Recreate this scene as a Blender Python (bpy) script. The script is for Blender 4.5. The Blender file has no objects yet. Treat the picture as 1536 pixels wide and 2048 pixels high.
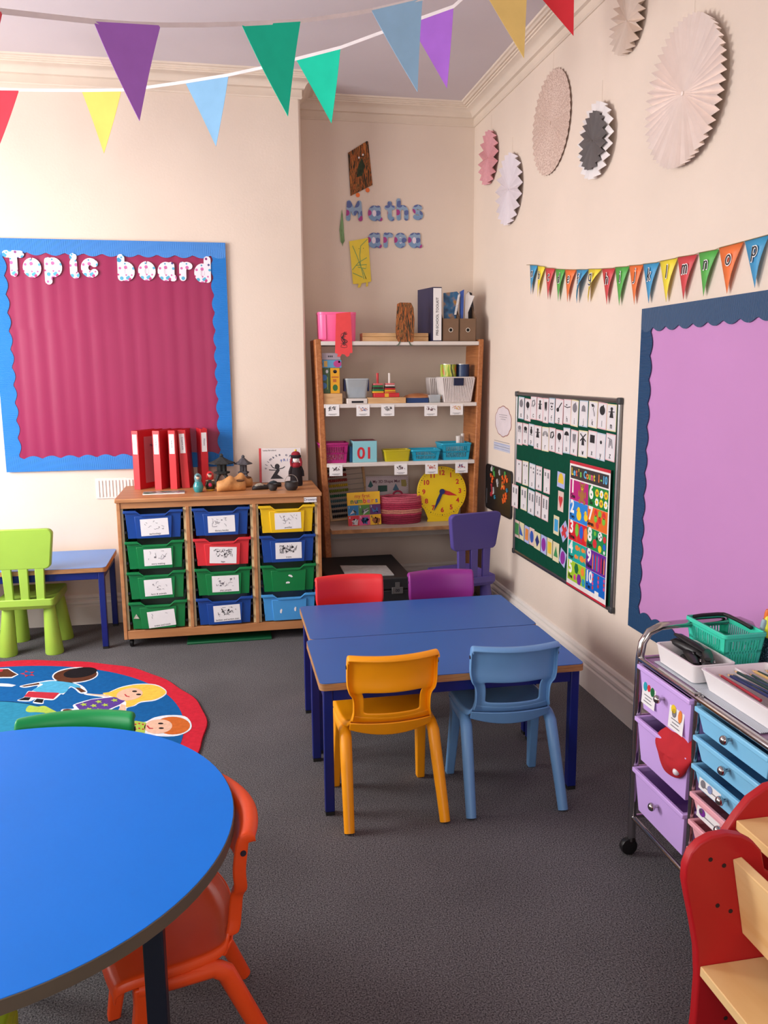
import bpy, bmesh, math, random
from mathutils import Vector as V, Matrix as M
random.seed(7)
S = bpy.context.scene
COL = S.collection
PI = math.pi
rad = math.radians

# ------------------------------------------------------------------ camera
H = 1.40                                   # eye height in metres
FPX = 1642.8                               # focal length in pixels of the 1536 x 2048 frame
YAW, PITCH, ROLL = 0.1894, 0.1694, -0.00707
_f = V((math.sin(YAW)*math.cos(PITCH), math.cos(YAW)*math.cos(PITCH), -math.sin(PITCH)))
_r0 = V((math.cos(YAW), -math.sin(YAW), 0)); _u0 = _r0.cross(_f)
_r = _r0*math.cos(ROLL) + _u0*math.sin(ROLL); _u = _u0*math.cos(ROLL) - _r0*math.sin(ROLL)
CAM = V((0, 0, H))
cd = bpy.data.cameras.new('camera'); cam = bpy.data.objects.new('camera', cd); COL.objects.link(cam)
cd.sensor_fit = 'VERTICAL'; cd.sensor_height = 36; cd.sensor_width = 27; cd.lens = FPX/2048*36
cd.clip_start = 0.02; cd.clip_end = 50
cam.matrix_world = M(((_r.x, _u.x, -_f.x, 0), (_r.y, _u.y, -_f.y, 0), (_r.z, _u.z, -_f.z, H), (0, 0, 0, 1)))
S.camera = cam

# ------------------------------------------------------------------ world, daylight, exposure
w = bpy.data.worlds.new('sky'); S.world = w; w.use_nodes = True
bg = w.node_tree.nodes['Background']
sky = w.node_tree.nodes.new('ShaderNodeTexSky'); sky.sky_type = 'NISHITA'; sky.sun_disc = False
sky.sun_elevation = rad(35); sky.sun_rotation = rad(200)
w.node_tree.links.new(sky.outputs[0], bg.inputs[0]); bg.inputs[1].default_value = 0.15

def area(name, loc, rot, sx, sy, power, col):
    l = bpy.data.lights.new(name, 'AREA'); l.shape = 'RECTANGLE'; l.size = sx; l.size_y = sy
    l.energy = power; l.color = col
    o = bpy.data.objects.new(name, l); COL.objects.link(o); o.location = loc; o.rotation_euler = rot
    return o
# daylight entering through the two windows of the left wall and the one behind the camera
XL = -2.35
area('window_daylight', (XL-0.22, 3.30, 1.66), (0, rad(-90+14), rad(26)), 1.5, 1.35, 150, (1.0, 0.97, 0.95))
area('window_daylight', (XL-0.02, 0.75, 1.62), (0, rad(-90+12), 0), 1.5, 1.5, 56, (1.0, 0.97, 0.95))
area('window_daylight', (-0.5, -2.42, 1.75), (rad(90-8), 0, 0), 1.7, 1.5, 34, (1.0, 0.97, 0.95))
S.view_settings.view_transform = 'Standard'; S.view_settings.look = 'None'
S.view_settings.gamma = 1.0; S.view_settings.use_curve_mapping = False
S.view_settings.exposure = -0.20

# ------------------------------------------------------------------ helpers
def lin(h):
    h = h.lstrip('#'); c = [int(h[i:i+2], 16)/255 for i in (0, 2, 4)]
    return tuple(x/12.92 if x <= .04045 else ((x+.055)/1.055)**2.4 for x in c) + (1,)

def pray(x, y):
    return _r*((x-768)/FPX) - _u*((y-1024)/FPX) + _f
def onX(x, y, X): d = pray(x, y); return CAM + d*(X/d.x)
def onY(x, y, Y): d = pray(x, y); return CAM + d*(Y/d.y)
def onZ(x, y, Z): d = pray(x, y); return CAM + d*((Z-H)/d.z)

MATS = {}
def mat(name, hexc, rough=.5, var=.06, vs=14, bump=0, bs=300, metal=0, coat=0, spec=.5, trans=0, alpha=1):
    if name in MATS: return MATS[name]
    m = bpy.data.materials.new(name); m.use_nodes = True; nt = m.node_tree; N = nt.nodes; L = nt.links
    p = N['Principled BSDF']; c = lin(hexc)
    p.inputs['Roughness'].default_value = rough; p.inputs['Metallic'].default_value = metal
    p.inputs['Specular IOR Level'].default_value = spec; p.inputs['Coat Weight'].default_value = coat
    if trans: p.inputs['Transmission Weight'].default_value = trans
    if alpha < 1: p.inputs['Alpha'].default_value = alpha
    p.inputs['Base Color'].default_value = c
    tc = N.new('ShaderNodeTexCoord')
    if var:
        n = N.new('ShaderNodeTexNoise'); n.inputs['Scale'].default_value = vs; n.inputs['Detail'].default_value = 4
        mr = N.new('ShaderNodeMapRange'); mr.inputs['From Min'].default_value = .3; mr.inputs['From Max'].default_value = .7
        mr.inputs['To Min'].default_value = 1-var; mr.inputs['To Max'].default_value = 1+var
        mx = N.new('ShaderNodeVectorMath'); mx.operation = 'SCALE'; mx.inputs[0].default_value = c[:3]
        L.new(tc.outputs['Object'], n.inputs['Vector']); L.new(n.outputs['Fac'], mr.inputs['Value'])
        L.new(mr.outputs[0], mx.inputs['Scale']); L.new(mx.outputs[0], p.inputs['Base Color'])
    if bump:
        n2 = N.new('ShaderNodeTexNoise'); n2.inputs['Scale'].default_value = bs; n2.inputs['Detail'].default_value = 3
        b = N.new('ShaderNodeBump'); b.inputs['Strength'].default_value = bump; b.inputs['Distance'].default_value = .002
        L.new(tc.outputs['Object'], n2.inputs['Vector']); L.new(n2.outputs['Fac'], b.inputs['Height']); L.new(b.outputs[0], p.inputs['Normal'])
    MATS[name] = m; return m

def ramp_mat(name, stops, scale=(8, 8, 8), tex='noise', rough=.5, detail=3, bump=0, bscale=None, const=False, dist=0, spec=.5, coat=0):
    """procedural pattern: a noise / wave / voronoi texture through a colour ramp"""
    if name in MATS: return MATS[name]
    m = bpy.data.materials.new(name); m.use_nodes = True; nt = m.node_tree; N = nt.nodes; L = nt.links
    p = N['Principled BSDF']; p.inputs['Roughness'].default_value = rough; p.inputs['Specular IOR Level'].default_value = spec
    p.inputs['Coat Weight'].default_value = coat
    tc = N.new('ShaderNodeTexCoord'); mp = N.new('ShaderNodeMapping'); mp.inputs['Scale'].default_value = scale
    L.new(tc.outputs['Object'], mp.inputs[0])
    if tex == 'noise':
        t = N.new('ShaderNodeTexNoise'); t.inputs['Scale'].default_value = 1; t.inputs['Detail'].default_value = detail; t.inputs['Distortion'].default_value = dist; out = t.outputs['Fac']
    elif tex == 'wave':
        t = N.new('ShaderNodeTexWave'); t.inputs['Scale'].default_value = 1; t.inputs['Distortion'].default_value = dist; t.inputs['Detail'].default_value = detail; out = t.outputs['Fac']
    else:
        t = N.new('ShaderNodeTexVoronoi'); t.inputs['Scale'].default_value = 1; out = t.outputs['Distance']
    L.new(mp.outputs[0], t.inputs['Vector'])
    r = N.new('ShaderNodeValToRGB'); e = r.color_ramp.elements
    while len(e) < len(stops): e.new(.5)
    for k, (pos, h) in enumerate(stops): e[k].position = pos; e[k].color = lin(h)
    if const: r.color_ramp.interpolation = 'CONSTANT'
    L.new(out, r.inputs[0]); L.new(r.outputs[0], p.inputs['Base Color'])
    if bump:
        b = N.new('ShaderNodeBump'); b.inputs['Strength'].default_value = bump; b.inputs['Distance'].default_value = .002
        src = out
        if bscale:
            n2 = N.new('ShaderNodeTexNoise'); n2.inputs['Scale'].default_value = bscale; L.new(tc.outputs['Object'], n2.inputs['Vector']); src = n2.outputs['Fac']
        L.new(src, b.inputs['Height']); L.new(b.outputs[0], p.inputs['Normal'])
    MATS[name] = m; return m

def dots_mat(name, base, cols, scale=30, thr=(.25, .45), rough=.6):
    """polka dots of mixed size and colour on a base"""
    if name in MATS: return MATS[name]
    m = bpy.data.materials.new(name); m.use_nodes = True; nt = m.node_tree; N = nt.nodes; L = nt.links
    p = N['Principled BSDF']; p.inputs['Roughness'].default_value = rough
    tc = N.new('ShaderNodeTexCoord'); sx = N.new('ShaderNodeMapping'); sx.inputs['Scale'].default_value = (1, 1, 0)
    L.new(tc.outputs['Object'], sx.inputs[0])
    v = N.new('ShaderNodeTexVoronoi'); v.voronoi_dimensions = '2D'; v.inputs['Scale'].default_value = scale; v.inputs['Randomness'].default_value = .8
    L.new(sx.outputs[0], v.inputs['Vector'])
    sep = N.new('ShaderNodeSeparateColor'); L.new(v.outputs['Color'], sep.inputs[0])
    th = N.new('ShaderNodeMapRange'); th.inputs['To Min'].default_value = thr[0]; th.inputs['To Max'].default_value = thr[1]
    L.new(sep.outputs[1], th.inputs['Value'])
    lt = N.new('ShaderNodeMath'); lt.operation = 'LESS_THAN'; L.new(v.outputs['Distance'], lt.inputs[0]); L.new(th.outputs[0], lt.inputs[1])
    r = N.new('ShaderNodeValToRGB'); r.color_ramp.interpolation = 'CONSTANT'; e = r.color_ramp.elements
    while len(e) < len(cols): e.new(.5)
    for k, h in enumerate(cols): e[k].position = k/len(cols); e[k].color = lin(h)
    L.new(sep.outputs[0], r.inputs[0])
    mx = N.new('ShaderNodeMix'); mx.data_type = 'RGBA'; mx.inputs[6].default_value = lin(base)
    L.new(lt.outputs[0], mx.inputs[0]); L.new(r.outputs[0], mx.inputs[7]); L.new(mx.outputs[2], p.inputs['Base Color'])
    MATS[name] = m; return m

class B:
    """collects shapes; build() links them as one mesh object"""
    def __init__(s): s.v = []; s.f = []
    def add(s, vs, fs):
        o = len(s.v); s.v += [tuple(p) for p in vs]; s.f += [tuple(i+o for i in f) for f in fs]; return s
    def box(s, x0, x1, y0, y1, z0, z1):
        return s.add([(x0,y0,z0),(x1,y0,z0),(x1,y1,z0),(x0,y1,z0),(x0,y0,z1),(x1,y0,z1),(x1,y1,z1),(x0,y1,z1)],
                     [(3,2,1,0),(4,5,6,7),(0,1,5,4),(1,2,6,5),(2,3,7,6),(3,0,4,7)])
    def bar(s, p0, p1, w, d, up=(0, 0, 1)):
        """rectangular bar from p0 to p1: w across, d along 'up'"""
        p0 = V(p0); p1 = V(p1); t = (p1-p0).normalized(); u = V(up)
        a = t.cross(u)
        if a.length < 1e-5: u = V((0, 1, 0)); a = t.cross(u)
        a.normalize(); b = a.cross(t).normalized(); a = a*(w/2); b = b*(d/2)
        vs = [p0-a-b, p0+a-b, p0+a+b, p0-a+b, p1-a-b, p1+a-b, p1+a+b, p1-a+b]
        return s.add(vs, [(0,1,2,3)[::-1],(4,5,6,7),(0,1,5,4),(1,2,6,5),(2,3,7,6),(3,0,4,7)])
    def ring(s, c, a, b, n): return [c + a*math.cos(2*PI*i/n) + b*math.sin(2*PI*i/n) for i in range(n)]
    def loft(s, rings, caps=True, closed=True):
        n = len(rings[0]); o = len(s.v); fs = []
        for k in range(len(rings)-1):
            for i in range(n if closed else n-1):
                j = (i+1) % n; fs.append((o+k*n+i, o+k*n+j, o+(k+1)*n+j, o+(k+1)*n+i))
        if caps and closed:
            fs.append(tuple(o+i for i in range(n))[::-1]); fs.append(tuple(o+(len(rings)-1)*n+i for i in range(n)))
        for r in rings: s.v += [tuple(p) for p in r]
        s.f += fs; return s
    def cyl(s, p0, p1, r0, r1=None, n=16, caps=True):
        r1 = r0 if r1 is None else r1; p0 = V(p0); p1 = V(p1); t = (p1-p0).normalized()
        a = t.orthogonal().normalized(); b = t.cross(a)
        return s.loft([s.ring(p0, a*r0, b*r0, n), s.ring(p1, a*r1, b*r1, n)], caps)
    def tube(s, pts, r, n=10, closed=False):
        pts = [V(p) for p in pts]; m = len(pts); rs = r if isinstance(r, (list, tuple)) else [r]*m
        t0 = (pts[1]-pts[0]).normalized(); a = t0.orthogonal().normalized(); rings = []
        for i in range(m):
            if closed: t = (pts[(i+1) % m]-pts[i-1]).normalized()
            else: t = (pts[min(i+1, m-1)]-pts[max(i-1, 0)]).normalized()
            a = (a - t*a.dot(t)).normalized(); b = t.cross(a); rings.append(s.ring(pts[i], a*rs[i], b*rs[i], n))
        if closed: rings.append(rings[0])
        return s.loft(rings, not closed)
    def lathe(s, prof, n=24, c=(0, 0, 0), sx=1, sy=1):
        c = V(c); rings = [[c+V((r*sx*math.cos(2*PI*i/n), r*sy*math.sin(2*PI*i/n), z)) for i in range(n)] for r, z in prof]
        return s.loft(rings)
    def prism(s, poly, z0, z1):
        n = len(poly); o = len(s.v)
        if abs(z1-z0) < .003: s.k = getattr(s, 'k', 0)+1; z1 += .00004*(s.k % 8)      # overlapping paper layers never share a plane
        s.v += [(p[0], p[1], z0) for p in poly] + [(p[0], p[1], z1) for p in poly]
        s.f += [tuple(o+i for i in range(n))[::-1], tuple(o+n+i for i in range(n))]
        s.f += [(o+i, o+(i+1) % n, o+n+(i+1) % n, o+n+i) for i in range(n)]; return s
    def ell(s, c, rx, ry, rz, nu=16, nv=10):
        c = V(c); rings = []
        for k in range(nv+1):
            a = -PI/2 + PI*k/nv; q = max(math.cos(a), .02)
            rings.append([c+V((rx*q*math.cos(2*PI*i/nu), ry*q*math.sin(2*PI*i/nu), rz*math.sin(a))) for i in range(nu)])
        return s.loft(rings)
    def ribbon(s, pts, wd, z0, z1, cap=6):
        """flat stroke of width wd with round ends, in the XY plane"""
        pts = [V((p[0], p[1])) for p in pts]; L = []; R = []; m = len(pts); h = wd/2
        for i in range(m):
            t = (pts[min(i+1, m-1)]-pts[max(i-1, 0)]).normalized(); nrm = V((-t.y, t.x))
            L.append(pts[i]+nrm*h); R.append(pts[i]-nrm*h)
        for i in range(m-1): s.prism([R[i], R[i+1], L[i+1], L[i]], z0, z1)
        if cap and (m < 5 or (pts[0]-pts[-1]).length > wd*.3):
            for e, q in ((0, 1), (m-1, m-2)):
                t = (pts[e]-pts[q]).normalized(); a0 = math.atan2(t.y, t.x)
                s.prism([pts[e]+V((math.cos(a0-PI/2+PI*k/cap), math.sin(a0-PI/2+PI*k/cap)))*h for k in range(cap+1)], z0, z1)
        return s
    def xf(s, m): s.v = [tuple(m @ V(p)) for p in s.v]; return s
    def build(s, name, material, parent=None, mtx=None, bev=0, seg=2, smooth=True, sub=0, solid=0, ang=38, recalc=True):
        me = bpy.data.meshes.new(name); me.from_pydata(s.v, [], s.f)
        if recalc:
            bm = bmesh.new(); bm.from_mesh(me); bmesh.ops.recalc_face_normals(bm, faces=bm.faces); bm.to_mesh(me); bm.free()
        me.materials.append(material)
        o = bpy.data.objects.new(name, me); COL.objects.link(o)
        if smooth:
            me.polygons.foreach_set('use_smooth', [True]*len(me.polygons))
            if not sub: me.set_sharp_from_angle(angle=rad(ang))
        if parent is not None: o.parent = parent
        if mtx is not None:
            if parent is not None: o.matrix_local = mtx
            else: o.matrix_world = mtx
        if solid:
            d = o.modifiers.new('thickness', 'SOLIDIFY'); d.thickness = solid; d.offset = 0
        if bev:
            d = o.modifiers.new('edges', 'BEVEL'); d.width = bev; d.segments = seg; d.limit_method = 'ANGLE'; d.angle_limit = rad(40)
        if sub:
            d = o.modifiers.new('round', 'SUBSURF'); d.levels = sub; d.render_levels = sub
        return o

def T3(x=0, y=0, z=0, rz=0, rx=0, ry=0):
    return M.Translation((x, y, z)) @ M.Rotation(rz, 4, 'Z') @ M.Rotation(ry, 4, 'Y') @ M.Rotation(rx, 4, 'X')
def FR(p):   # frame on the right wall: x towards the camera, y up, z into the room
    return M(((0, 0, -1, p[0]), (-1, 0, 0, p[1]), (0, 1, 0, p[2]), (0, 0, 0, 1)))
def FB(p):   # frame facing the camera side: x right, y up, z towards the room (-Y)
    return M(((1, 0, 0, p[0]), (0, 0, -1, p[1]), (0, 1, 0, p[2]), (0, 0, 0, 1)))

def tag(o, label, cat, group=None):
    o['label'] = label; o['category'] = cat
    if group: o['group'] = group
    return o
def thing(name, label, cat, mtx, group=None):
    o = bpy.data.objects.new(name, None); COL.objects.link(o); o.empty_display_size = .05; o.matrix_world = mtx
    return tag(o, label, cat, group)
def struct(o): o['kind'] = 'structure'; return o
def copy_tree(o, parent=None):
    c = o.copy(); COL.objects.link(c); c.parent = parent
    for ch in list(o.children): copy_tree(ch, c)
    return c

_tx = {}
def text(s, size, name, material, parent, mtx, ext=.0004, bold=0, align='CENTER', shear=0):
    key = (s, size, ext, bold, align, shear)
    if key not in _tx:
        c = bpy.data.curves.new('t', 'FONT'); c.body = s; c.size = size; c.extrude = ext; c.offset = bold; c.align_x = align; c.align_y = 'CENTER'
        c.resolution_u = 4; c.shear = shear
        o = bpy.data.objects.new('t', c); COL.objects.link(o); bpy.context.view_layer.update()
        me = bpy.data.meshes.new_from_object(o.evaluated_get(bpy.context.evaluated_depsgraph_get()))
        bpy.data.objects.remove(o); bpy.data.curves.remove(c); _tx[key] = me
    me = _tx[key].copy(); me.materials.clear(); me.materials.append(material); me.name = name
    o = bpy.data.objects.new(name, me); COL.objects.link(o); o.parent = parent; o.matrix_local = mtx
    return o

# ------------------------------------------------------------------ infant-style stroke alphabet (x-height 1)
def arc(cx, cy, rx, ry, a0, a1, n=14):
    return [(cx+rx*math.cos(rad(a0+(a1-a0)*i/n)), cy+ry*math.sin(rad(a0+(a1-a0)*i/n))) for i in range(n+1)]
O_ = arc(.42, .5, .42, .5, 90, 450, 24)
GLY = {
 'a': [arc(.4, .5, .4, .5, 60, 420, 22), [(.8, 1), (.8, .25)] + arc(.97, .2, .17, .2, 170, 270, 6)],
 'b': [[(0, 1.6), (0, 0)], arc(.4, .5, .4, .5, 180, 540, 22)], 'c': [arc(.45, .5, .45, .5, 45, 315, 18)],
 'd': [[(.8, 1.6), (.8, 0)], arc(.4, .5, .4, .5, 0, 360, 22)], 'e': [arc(.42, .5, .4, .5, 8, 315, 18), [(.03, .5), (.8, .53)]],
 'f': [arc(.5, 1.3, .25, .25, 60, 180, 8) + [(.25, 0)], [(0, .95), (.6, .95)]],
 'g': [arc(.4, .5, .4, .5, 0, 360, 22), [(.8, 1), (.8, -.3)] + arc(.42, -.3, .38, .3, 0, -160, 10)],
 'h': [[(0, 1.6), (0, 0)], [(0, .55)] + arc(.37, .6, .37, .4, 170, 0, 10) + [(.74, 0)]],
 'i': [[(.15, 1), (.15, .2)] + arc(.32, .2, .17, .2, 180, 270, 6), [(.15, 1.42), (.15, 1.46)]],
 'j': [[(.4, 1), (.4, -.35)] + arc(.1, -.35, .3, .25, 0, -120, 8), [(.4, 1.42), (.4, 1.46)]],
 'k': [[(0, 1.6), (0, 0)], [(.65, 1), (.05, .45)], [(.2, .58), (.7, 0)]], 'l': [[(.15, 1.6), (.15, 0)]],
 'm': [[(0, 1), (0, 0)], [(0, .6)] + arc(.27, .65, .27, .35, 170, 0, 8) + [(.54, 0)], [(.54, .6)] + arc(.81, .65, .27, .35, 170, 0, 8) + [(1.08, 0)]],
 'n': [[(0, 1), (0, 0)], [(0, .55)] + arc(.37, .6, .37, .4, 170, 0, 10) + [(.74, 0)]], 'o': [O_],
 'p': [[(0, 1), (0, -.6)], arc(.4, .5, .4, .5, 180, 540, 22)], 'q': [[(.8, 1), (.8, -.6)], arc(.4, .5, .4, .5, 0, 360, 22)],
 'r': [[(0, 1), (0, 0)], [(0, .5)] + arc(.35, .6, .35, .4, 170, 60, 8)],
 's': [arc(.35, .75, .3, .25, 40, 270, 12) + arc(.35, .25, .32, .25, 90, -140, 12)],
 't': [[(.3, 1.4), (.3, .25)] + arc(.5, .25, .2, .25, 180, 280, 6), [(0, 1), (.6, 1)]],
 'u': [[(0, 1), (0, .4)] + arc(.37, .4, .37, .4, 180, 360, 10) + [(.74, 1)], [(.74, 1), (.74, 0)]],
 'v': [[(0, 1), (.38, 0)], [(.38, 0), (.76, 1)]], 'w': [[(0, 1), (.27, 0)], [(.27, 0), (.54, .9)], [(.54, .9), (.81, 0)], [(.81, 0), (1.08, 1)]], 'x': [[(0, 1), (.7, 0)], [(.7, 1), (0, 0)]],
 'y': [[(0, 1), (.38, .05)], [(.76, 1), (.15, -.6)]], 'z': [[(0, 1), (.7, 1)], [(.7, 1), (0, 0)], [(0, 0), (.7, 0)]],
 'M': [[(0, 0), (.1, 1.5)], [(.1, 1.5), (.6, .5)], [(.6, .5), (1.1, 1.5)], [(1.1, 1.5), (1.2, 0)]], 'T': [[(-.1, 1.5), (1.0, 1.5)], [(.45, 1.5), (.45, 0)]]}
def glyph(ch, xh, wd, z0, z1, dx=0, dy=0, shear=0):
    b = B()
    for k, st in enumerate(GLY[ch]): b.ribbon([(dx+(x+shear*y)*xh, dy+y*xh) for x, y in st], wd, z0+.00004*k, z1+.00015*k)
    return b

# ------------------------------------------------------------------ materials of the room
WALL = mat('cream_wall_paint', '#E4D3C4', .75, .025, 3, .25, 90, spec=.3)
CEIL = mat('white_ceiling_paint', '#D2C9CE', .8, .02, 3, .1, 80, spec=.2)
TRIM = mat('white_gloss_trim', '#E9E1D9', .4, .03, 6, spec=.4)
CORN = mat('cornice_paint', '#E2D2C2', .6, .04, 6, spec=.3)

def carpet():
    m = bpy.data.materials.new('grey_carpet'); m.use_nodes = True; N = m.node_tree.nodes; L = m.node_tree.links; p = N['Principled BSDF']
    p.inputs['Roughness'].default_value = .95; p.inputs['Specular IOR Level'].default_value = .15
    tc = N.new('ShaderNodeTexCoord')
    n1 = N.new('ShaderNodeTexNoise'); n1.inputs['Scale'].default_value = 260; n1.inputs['Detail'].default_value = 2
    n2 = N.new('ShaderNodeTexNoise'); n2.inputs['Scale'].default_value = 2.5; n2.inputs['Detail'].default_value = 5
    L.new(tc.outputs['Object'], n1.inputs[0]); L.new(tc.outputs['Object'], n2.inputs[0])
    r = N.new('ShaderNodeValToRGB'); e = r.color_ramp.elements
    e[0].position = .3; e[0].color = lin('#2E2C2F'); e[1].position = .7; e[1].color = lin('#807D7F')
    L.new(n1.outputs[0], r.inputs[0])
    mr = N.new('ShaderNodeMapRange'); mr.inputs['From Min'].default_value = .3; mr.inputs['From Max'].default_value = .7; mr.inputs['To Min'].default_value = .86; mr.inputs['To Max'].default_value = 1.12
    L.new(n2.outputs[0], mr.inputs['Value'])
    mx = N.new('ShaderNodeVectorMath'); mx.operation = 'SCALE'; L.new(r.outputs[0], mx.inputs[0]); L.new(mr.outputs[0], mx.inputs['Scale'])
    L.new(mx.outputs[0], p.inputs['Base Color'])
    b = N.new('ShaderNodeBump'); b.inputs['Strength'].default_value = .7; b.inputs['Distance'].default_value = .004
    L.new(n1.outputs[0], b.inputs['Height']); L.new(b.outputs[0], p.inputs['Normal'])
    return m
CARPET = carpet()

# ------------------------------------------------------------------ the room
XR, YA, YBR, YF, ZC = 1.548, 5.08, 4.735, -2.4, 2.96     # right wall, alcove wall, chimney breast, wall behind camera, ceiling
XBR = .463                                               # right edge of the chimney breast
struct(B().box(XL-.12, XR+.12, YF-.12, YA+.12, -.1, 0).build('floor', CARPET, smooth=False))
struct(B().box(XL-.12, XR+.12, YF-.12, YA+.12, ZC, ZC+.1).build('ceiling', CEIL, smooth=False))
struct(B().box(XR, XR+.12, YF-.12, YA+.12, 0, ZC).build('wall_right', WALL, smooth=False))
struct(B().box(XBR-.1, XR, YA, YA+.12, 0, ZC).build('wall_alcove', WALL, smooth=False))
struct(B().box(XL, XBR, YBR, YA+.12, 0, ZC).build('wall_chimney_breast', WALL, bev=.012))
lw = B(); zs, zt = .85, 2.4
ys = [YF-.12, 0.0, 1.5, 2.6, 4.1, YA+.12]
for k in range(5):
    if k in (1, 3):
        lw.box(XL-.12, XL, ys[k], ys[k+1], 0, zs); lw.box(XL-.12, XL, ys[k], ys[k+1], zt, ZC)
    else: lw.box(XL-.12, XL, ys[k], ys[k+1], 0, ZC)
struct(lw.build('wall_left', WALL, smooth=False))
bw = B().box(XL, -1.4, YF-.12, YF, 0, ZC).box(.4, XR, YF-.12, YF, 0, ZC).box(-1.4, .4, YF-.12, YF, 0, .95).box(-1.4, .4, YF-.12, YF, 2.55, ZC)
struct(bw.build('wall_behind', WALL, smooth=False))
def window(n, m, wd, ht):
    root = struct(bpy.data.objects.new('window_%d' % n, None)); COL.objects.link(root); root.matrix_world = m
    f = B()
    for x in (0, wd-.05): f.box(x, x+.05, 0, ht, -.04, .02)
    for y in (0, ht-.05): f.box(0, wd, y, y+.05, -.04, .02)
    f.build('window_frame', TRIM, root, bev=.004)
    B().box(wd/2-.02, wd/2+.02, .05, ht-.05, -.03, .01).build('mullion', TRIM, root)
    B().box(.05, wd-.05, ht*.5-.025, ht*.5+.025, -.03, .015).build('meeting_rail', TRIM, root)
    B().box(-.04, wd+.04, -.03, 0, -.04, .09).build('window_sill', TRIM, root, bev=.005)
def FL(p): return M(((0, 0, 1, p[0]), (1, 0, 0, p[1]), (0, 1, 0, p[2]), (0, 0, 0, 1)))
window(1, FL((XL-.05, 2.6, zs)), 1.5, zt-zs); window(2, FL((XL-.05, 0.0, zs)), 1.5, zt-zs)
window(3, M(((-1, 0, 0, .4), (0, 0, 1, YF-.05), (0, 1, 0, .95), (0, 0, 0, 1))), 1.8, 1.6)

def moulding(name, prof, path, material):
    """sweep profile (out, z) along a polyline of (point, outward mitre direction)"""
    b = B(); b.loft([[V((p[0]+d[0]*o, p[1]+d[1]*o, z)) for o, z in prof] for p, d in path], caps=True)
    return struct(b.build(name, material, ang=25))
# cornice: flat frieze, cove and stepped beads up to the ceiling
z = ZC
cp = [(-.002, z-.112), (.006, z-.112), (.012, z-.106), (.010, z-.100), (.010, z-.068), (.024, z-.064), (.026, z-.058), (.034, z-.045), (.05, z-.032), (.07, z-.026),
      (.072, z-.02), (.082, z-.02), (.084, z-.014), (.096, z-.016), (.104, z-.010), (.114, z-.008), (.118, z+.001), (-.002, z+.001)]
moulding('trim_1', cp, [((XR, YF), (-1, 0)), ((XR, YA), (-1, -1)), ((XBR, YA), (1, -1)), ((XBR, YBR), (1, -1)), ((XL, YBR), (0, -1))], CORN)
sp = [(-.002, 0), (.022, 0), (.022, .105), (.017, .112), (.017, .118), (.021, .122), (.019, .134), (.010, .142), (.010, .150), (.014, .155), (.008, .168), (-.002, .172)]
moulding('baseboard_right', sp, [((XR, YF), (-1, 0)), ((XR, YA), (-1, -1)), ((XBR, YA), (1, -1)), ((XBR, YBR), (1, -1)), ((XL, YBR), (0, -1))], TRIM)
# wall air vent of the chimney breast
v0 = onY(191, 957, YBR); v1 = onY(272, 995, YBR)
vr = thing('wall_vent', 'white slotted air vent on the wall behind the red binders', 'vent', FB((v0.x, YBR, v1.z)))
vw, vh = v1.x-v0.x, v0.z-v1.z
B().box(0, vw, 0, vh, 0, .006).build('vent_plate', mat('vent_white', '#E6DFD8', .4), vr, bev=.002)
for k in range(11):
    B().box(vw*(k+.6)/11.6, vw*(k+.6)/11.6+.006, .012, vh-.012, .006, .010).build('louvre', mat('vent_white', '#E6DFD8'), vr)
# ------------------------------------------------------------------ furniture
BLUE_TOP = mat('blue_laminate', '#2C62AC', .38, .03, 5, spec=.45)
ROUND_TOP = mat('bright_blue_laminate', '#007CEC', .5, .03, 4, spec=.22)
PLY = ramp_mat('plywood_edge', [(.3, '#8A5A34'), (.5, '#B98551'), (.7, '#9A6A40')], (12, 12, 400), 'noise', .6)
NAVY = mat('navy_painted_steel', '#13206F', .35, .05, 20, spec=.5)
DARKEDGE = mat('grey_brown_edge_band', '#62574A', .5, .05, 10)

def rounded(x0, x1, y0, y1, r, n=5):
    out = []
    for cx, cy, a in ((x1-r, y1-r, 0), (x0+r, y1-r, 90), (x0+r, y0+r, 180), (x1-r, y0+r, 270)):
        out += [(cx+r*math.cos(rad(a+90*k/n)), cy+r*math.sin(rad(a+90*k/n))) for k in range(n+1)]
    return out

def rect_table(label, x0, x1, y0, y1, h, group, topmat=BLUE_TOP):
    w_, d_ = x1-x0, y1-y0
    t = thing('classroom_table', label, 'table', T3((x0+x1)/2, (y0+y1)/2, 0), group)
    B().prism(rounded(-w_/2, w_/2, -d_/2, d_/2, .018), h-.0245, h-.002).build('edge_band', PLY, t)
    B().prism(rounded(-w_/2+.001, w_/2-.001, -d_/2+.001, d_/2-.001, .018), h-.002, h).build('table_top', topmat, t)
    lg = .03; ins = .012
    for sx in (-1, 1):
        for sy in (-1, 1):
            cx = sx*(w_/2-ins-lg/2); cy = sy*(d_/2-ins-lg/2)
            L = B().box(cx-lg/2, cx+lg/2, cy-lg/2, cy+lg/2, .012, h-.0245).build('leg', NAVY, t, bev=.003)
            B().box(cx-lg/2+.001, cx+lg/2-.001, cy-lg/2+.001, cy+lg/2-.001, 0, .012).build('foot_cap', mat('black_rubber', '#151515', .7), L)
    for sy in (-1, 1):
        cy = sy*(d_/2-ins-lg/2); B().box(-w_/2+ins+lg, w_/2-ins-lg, cy-.0125, cy+.0125, h-.0645, h-.0245).build('rail', NAVY, t, bev=.002)
    for sx in (-1, 1):
        cx = sx*(w_/2-ins-lg/2); B().box(cx-.0125, cx+.0125, -d_/2+ins+lg, d_/2-ins-lg, h-.0645, h-.0245).build('rail', NAVY, t, bev=.002)
    return t
rect_table('blue rectangular table with plywood edge, the nearer of the joined pair', .255, 1.13, 2.405, 2.836, .45, 'blue rectangular tables')
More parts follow.
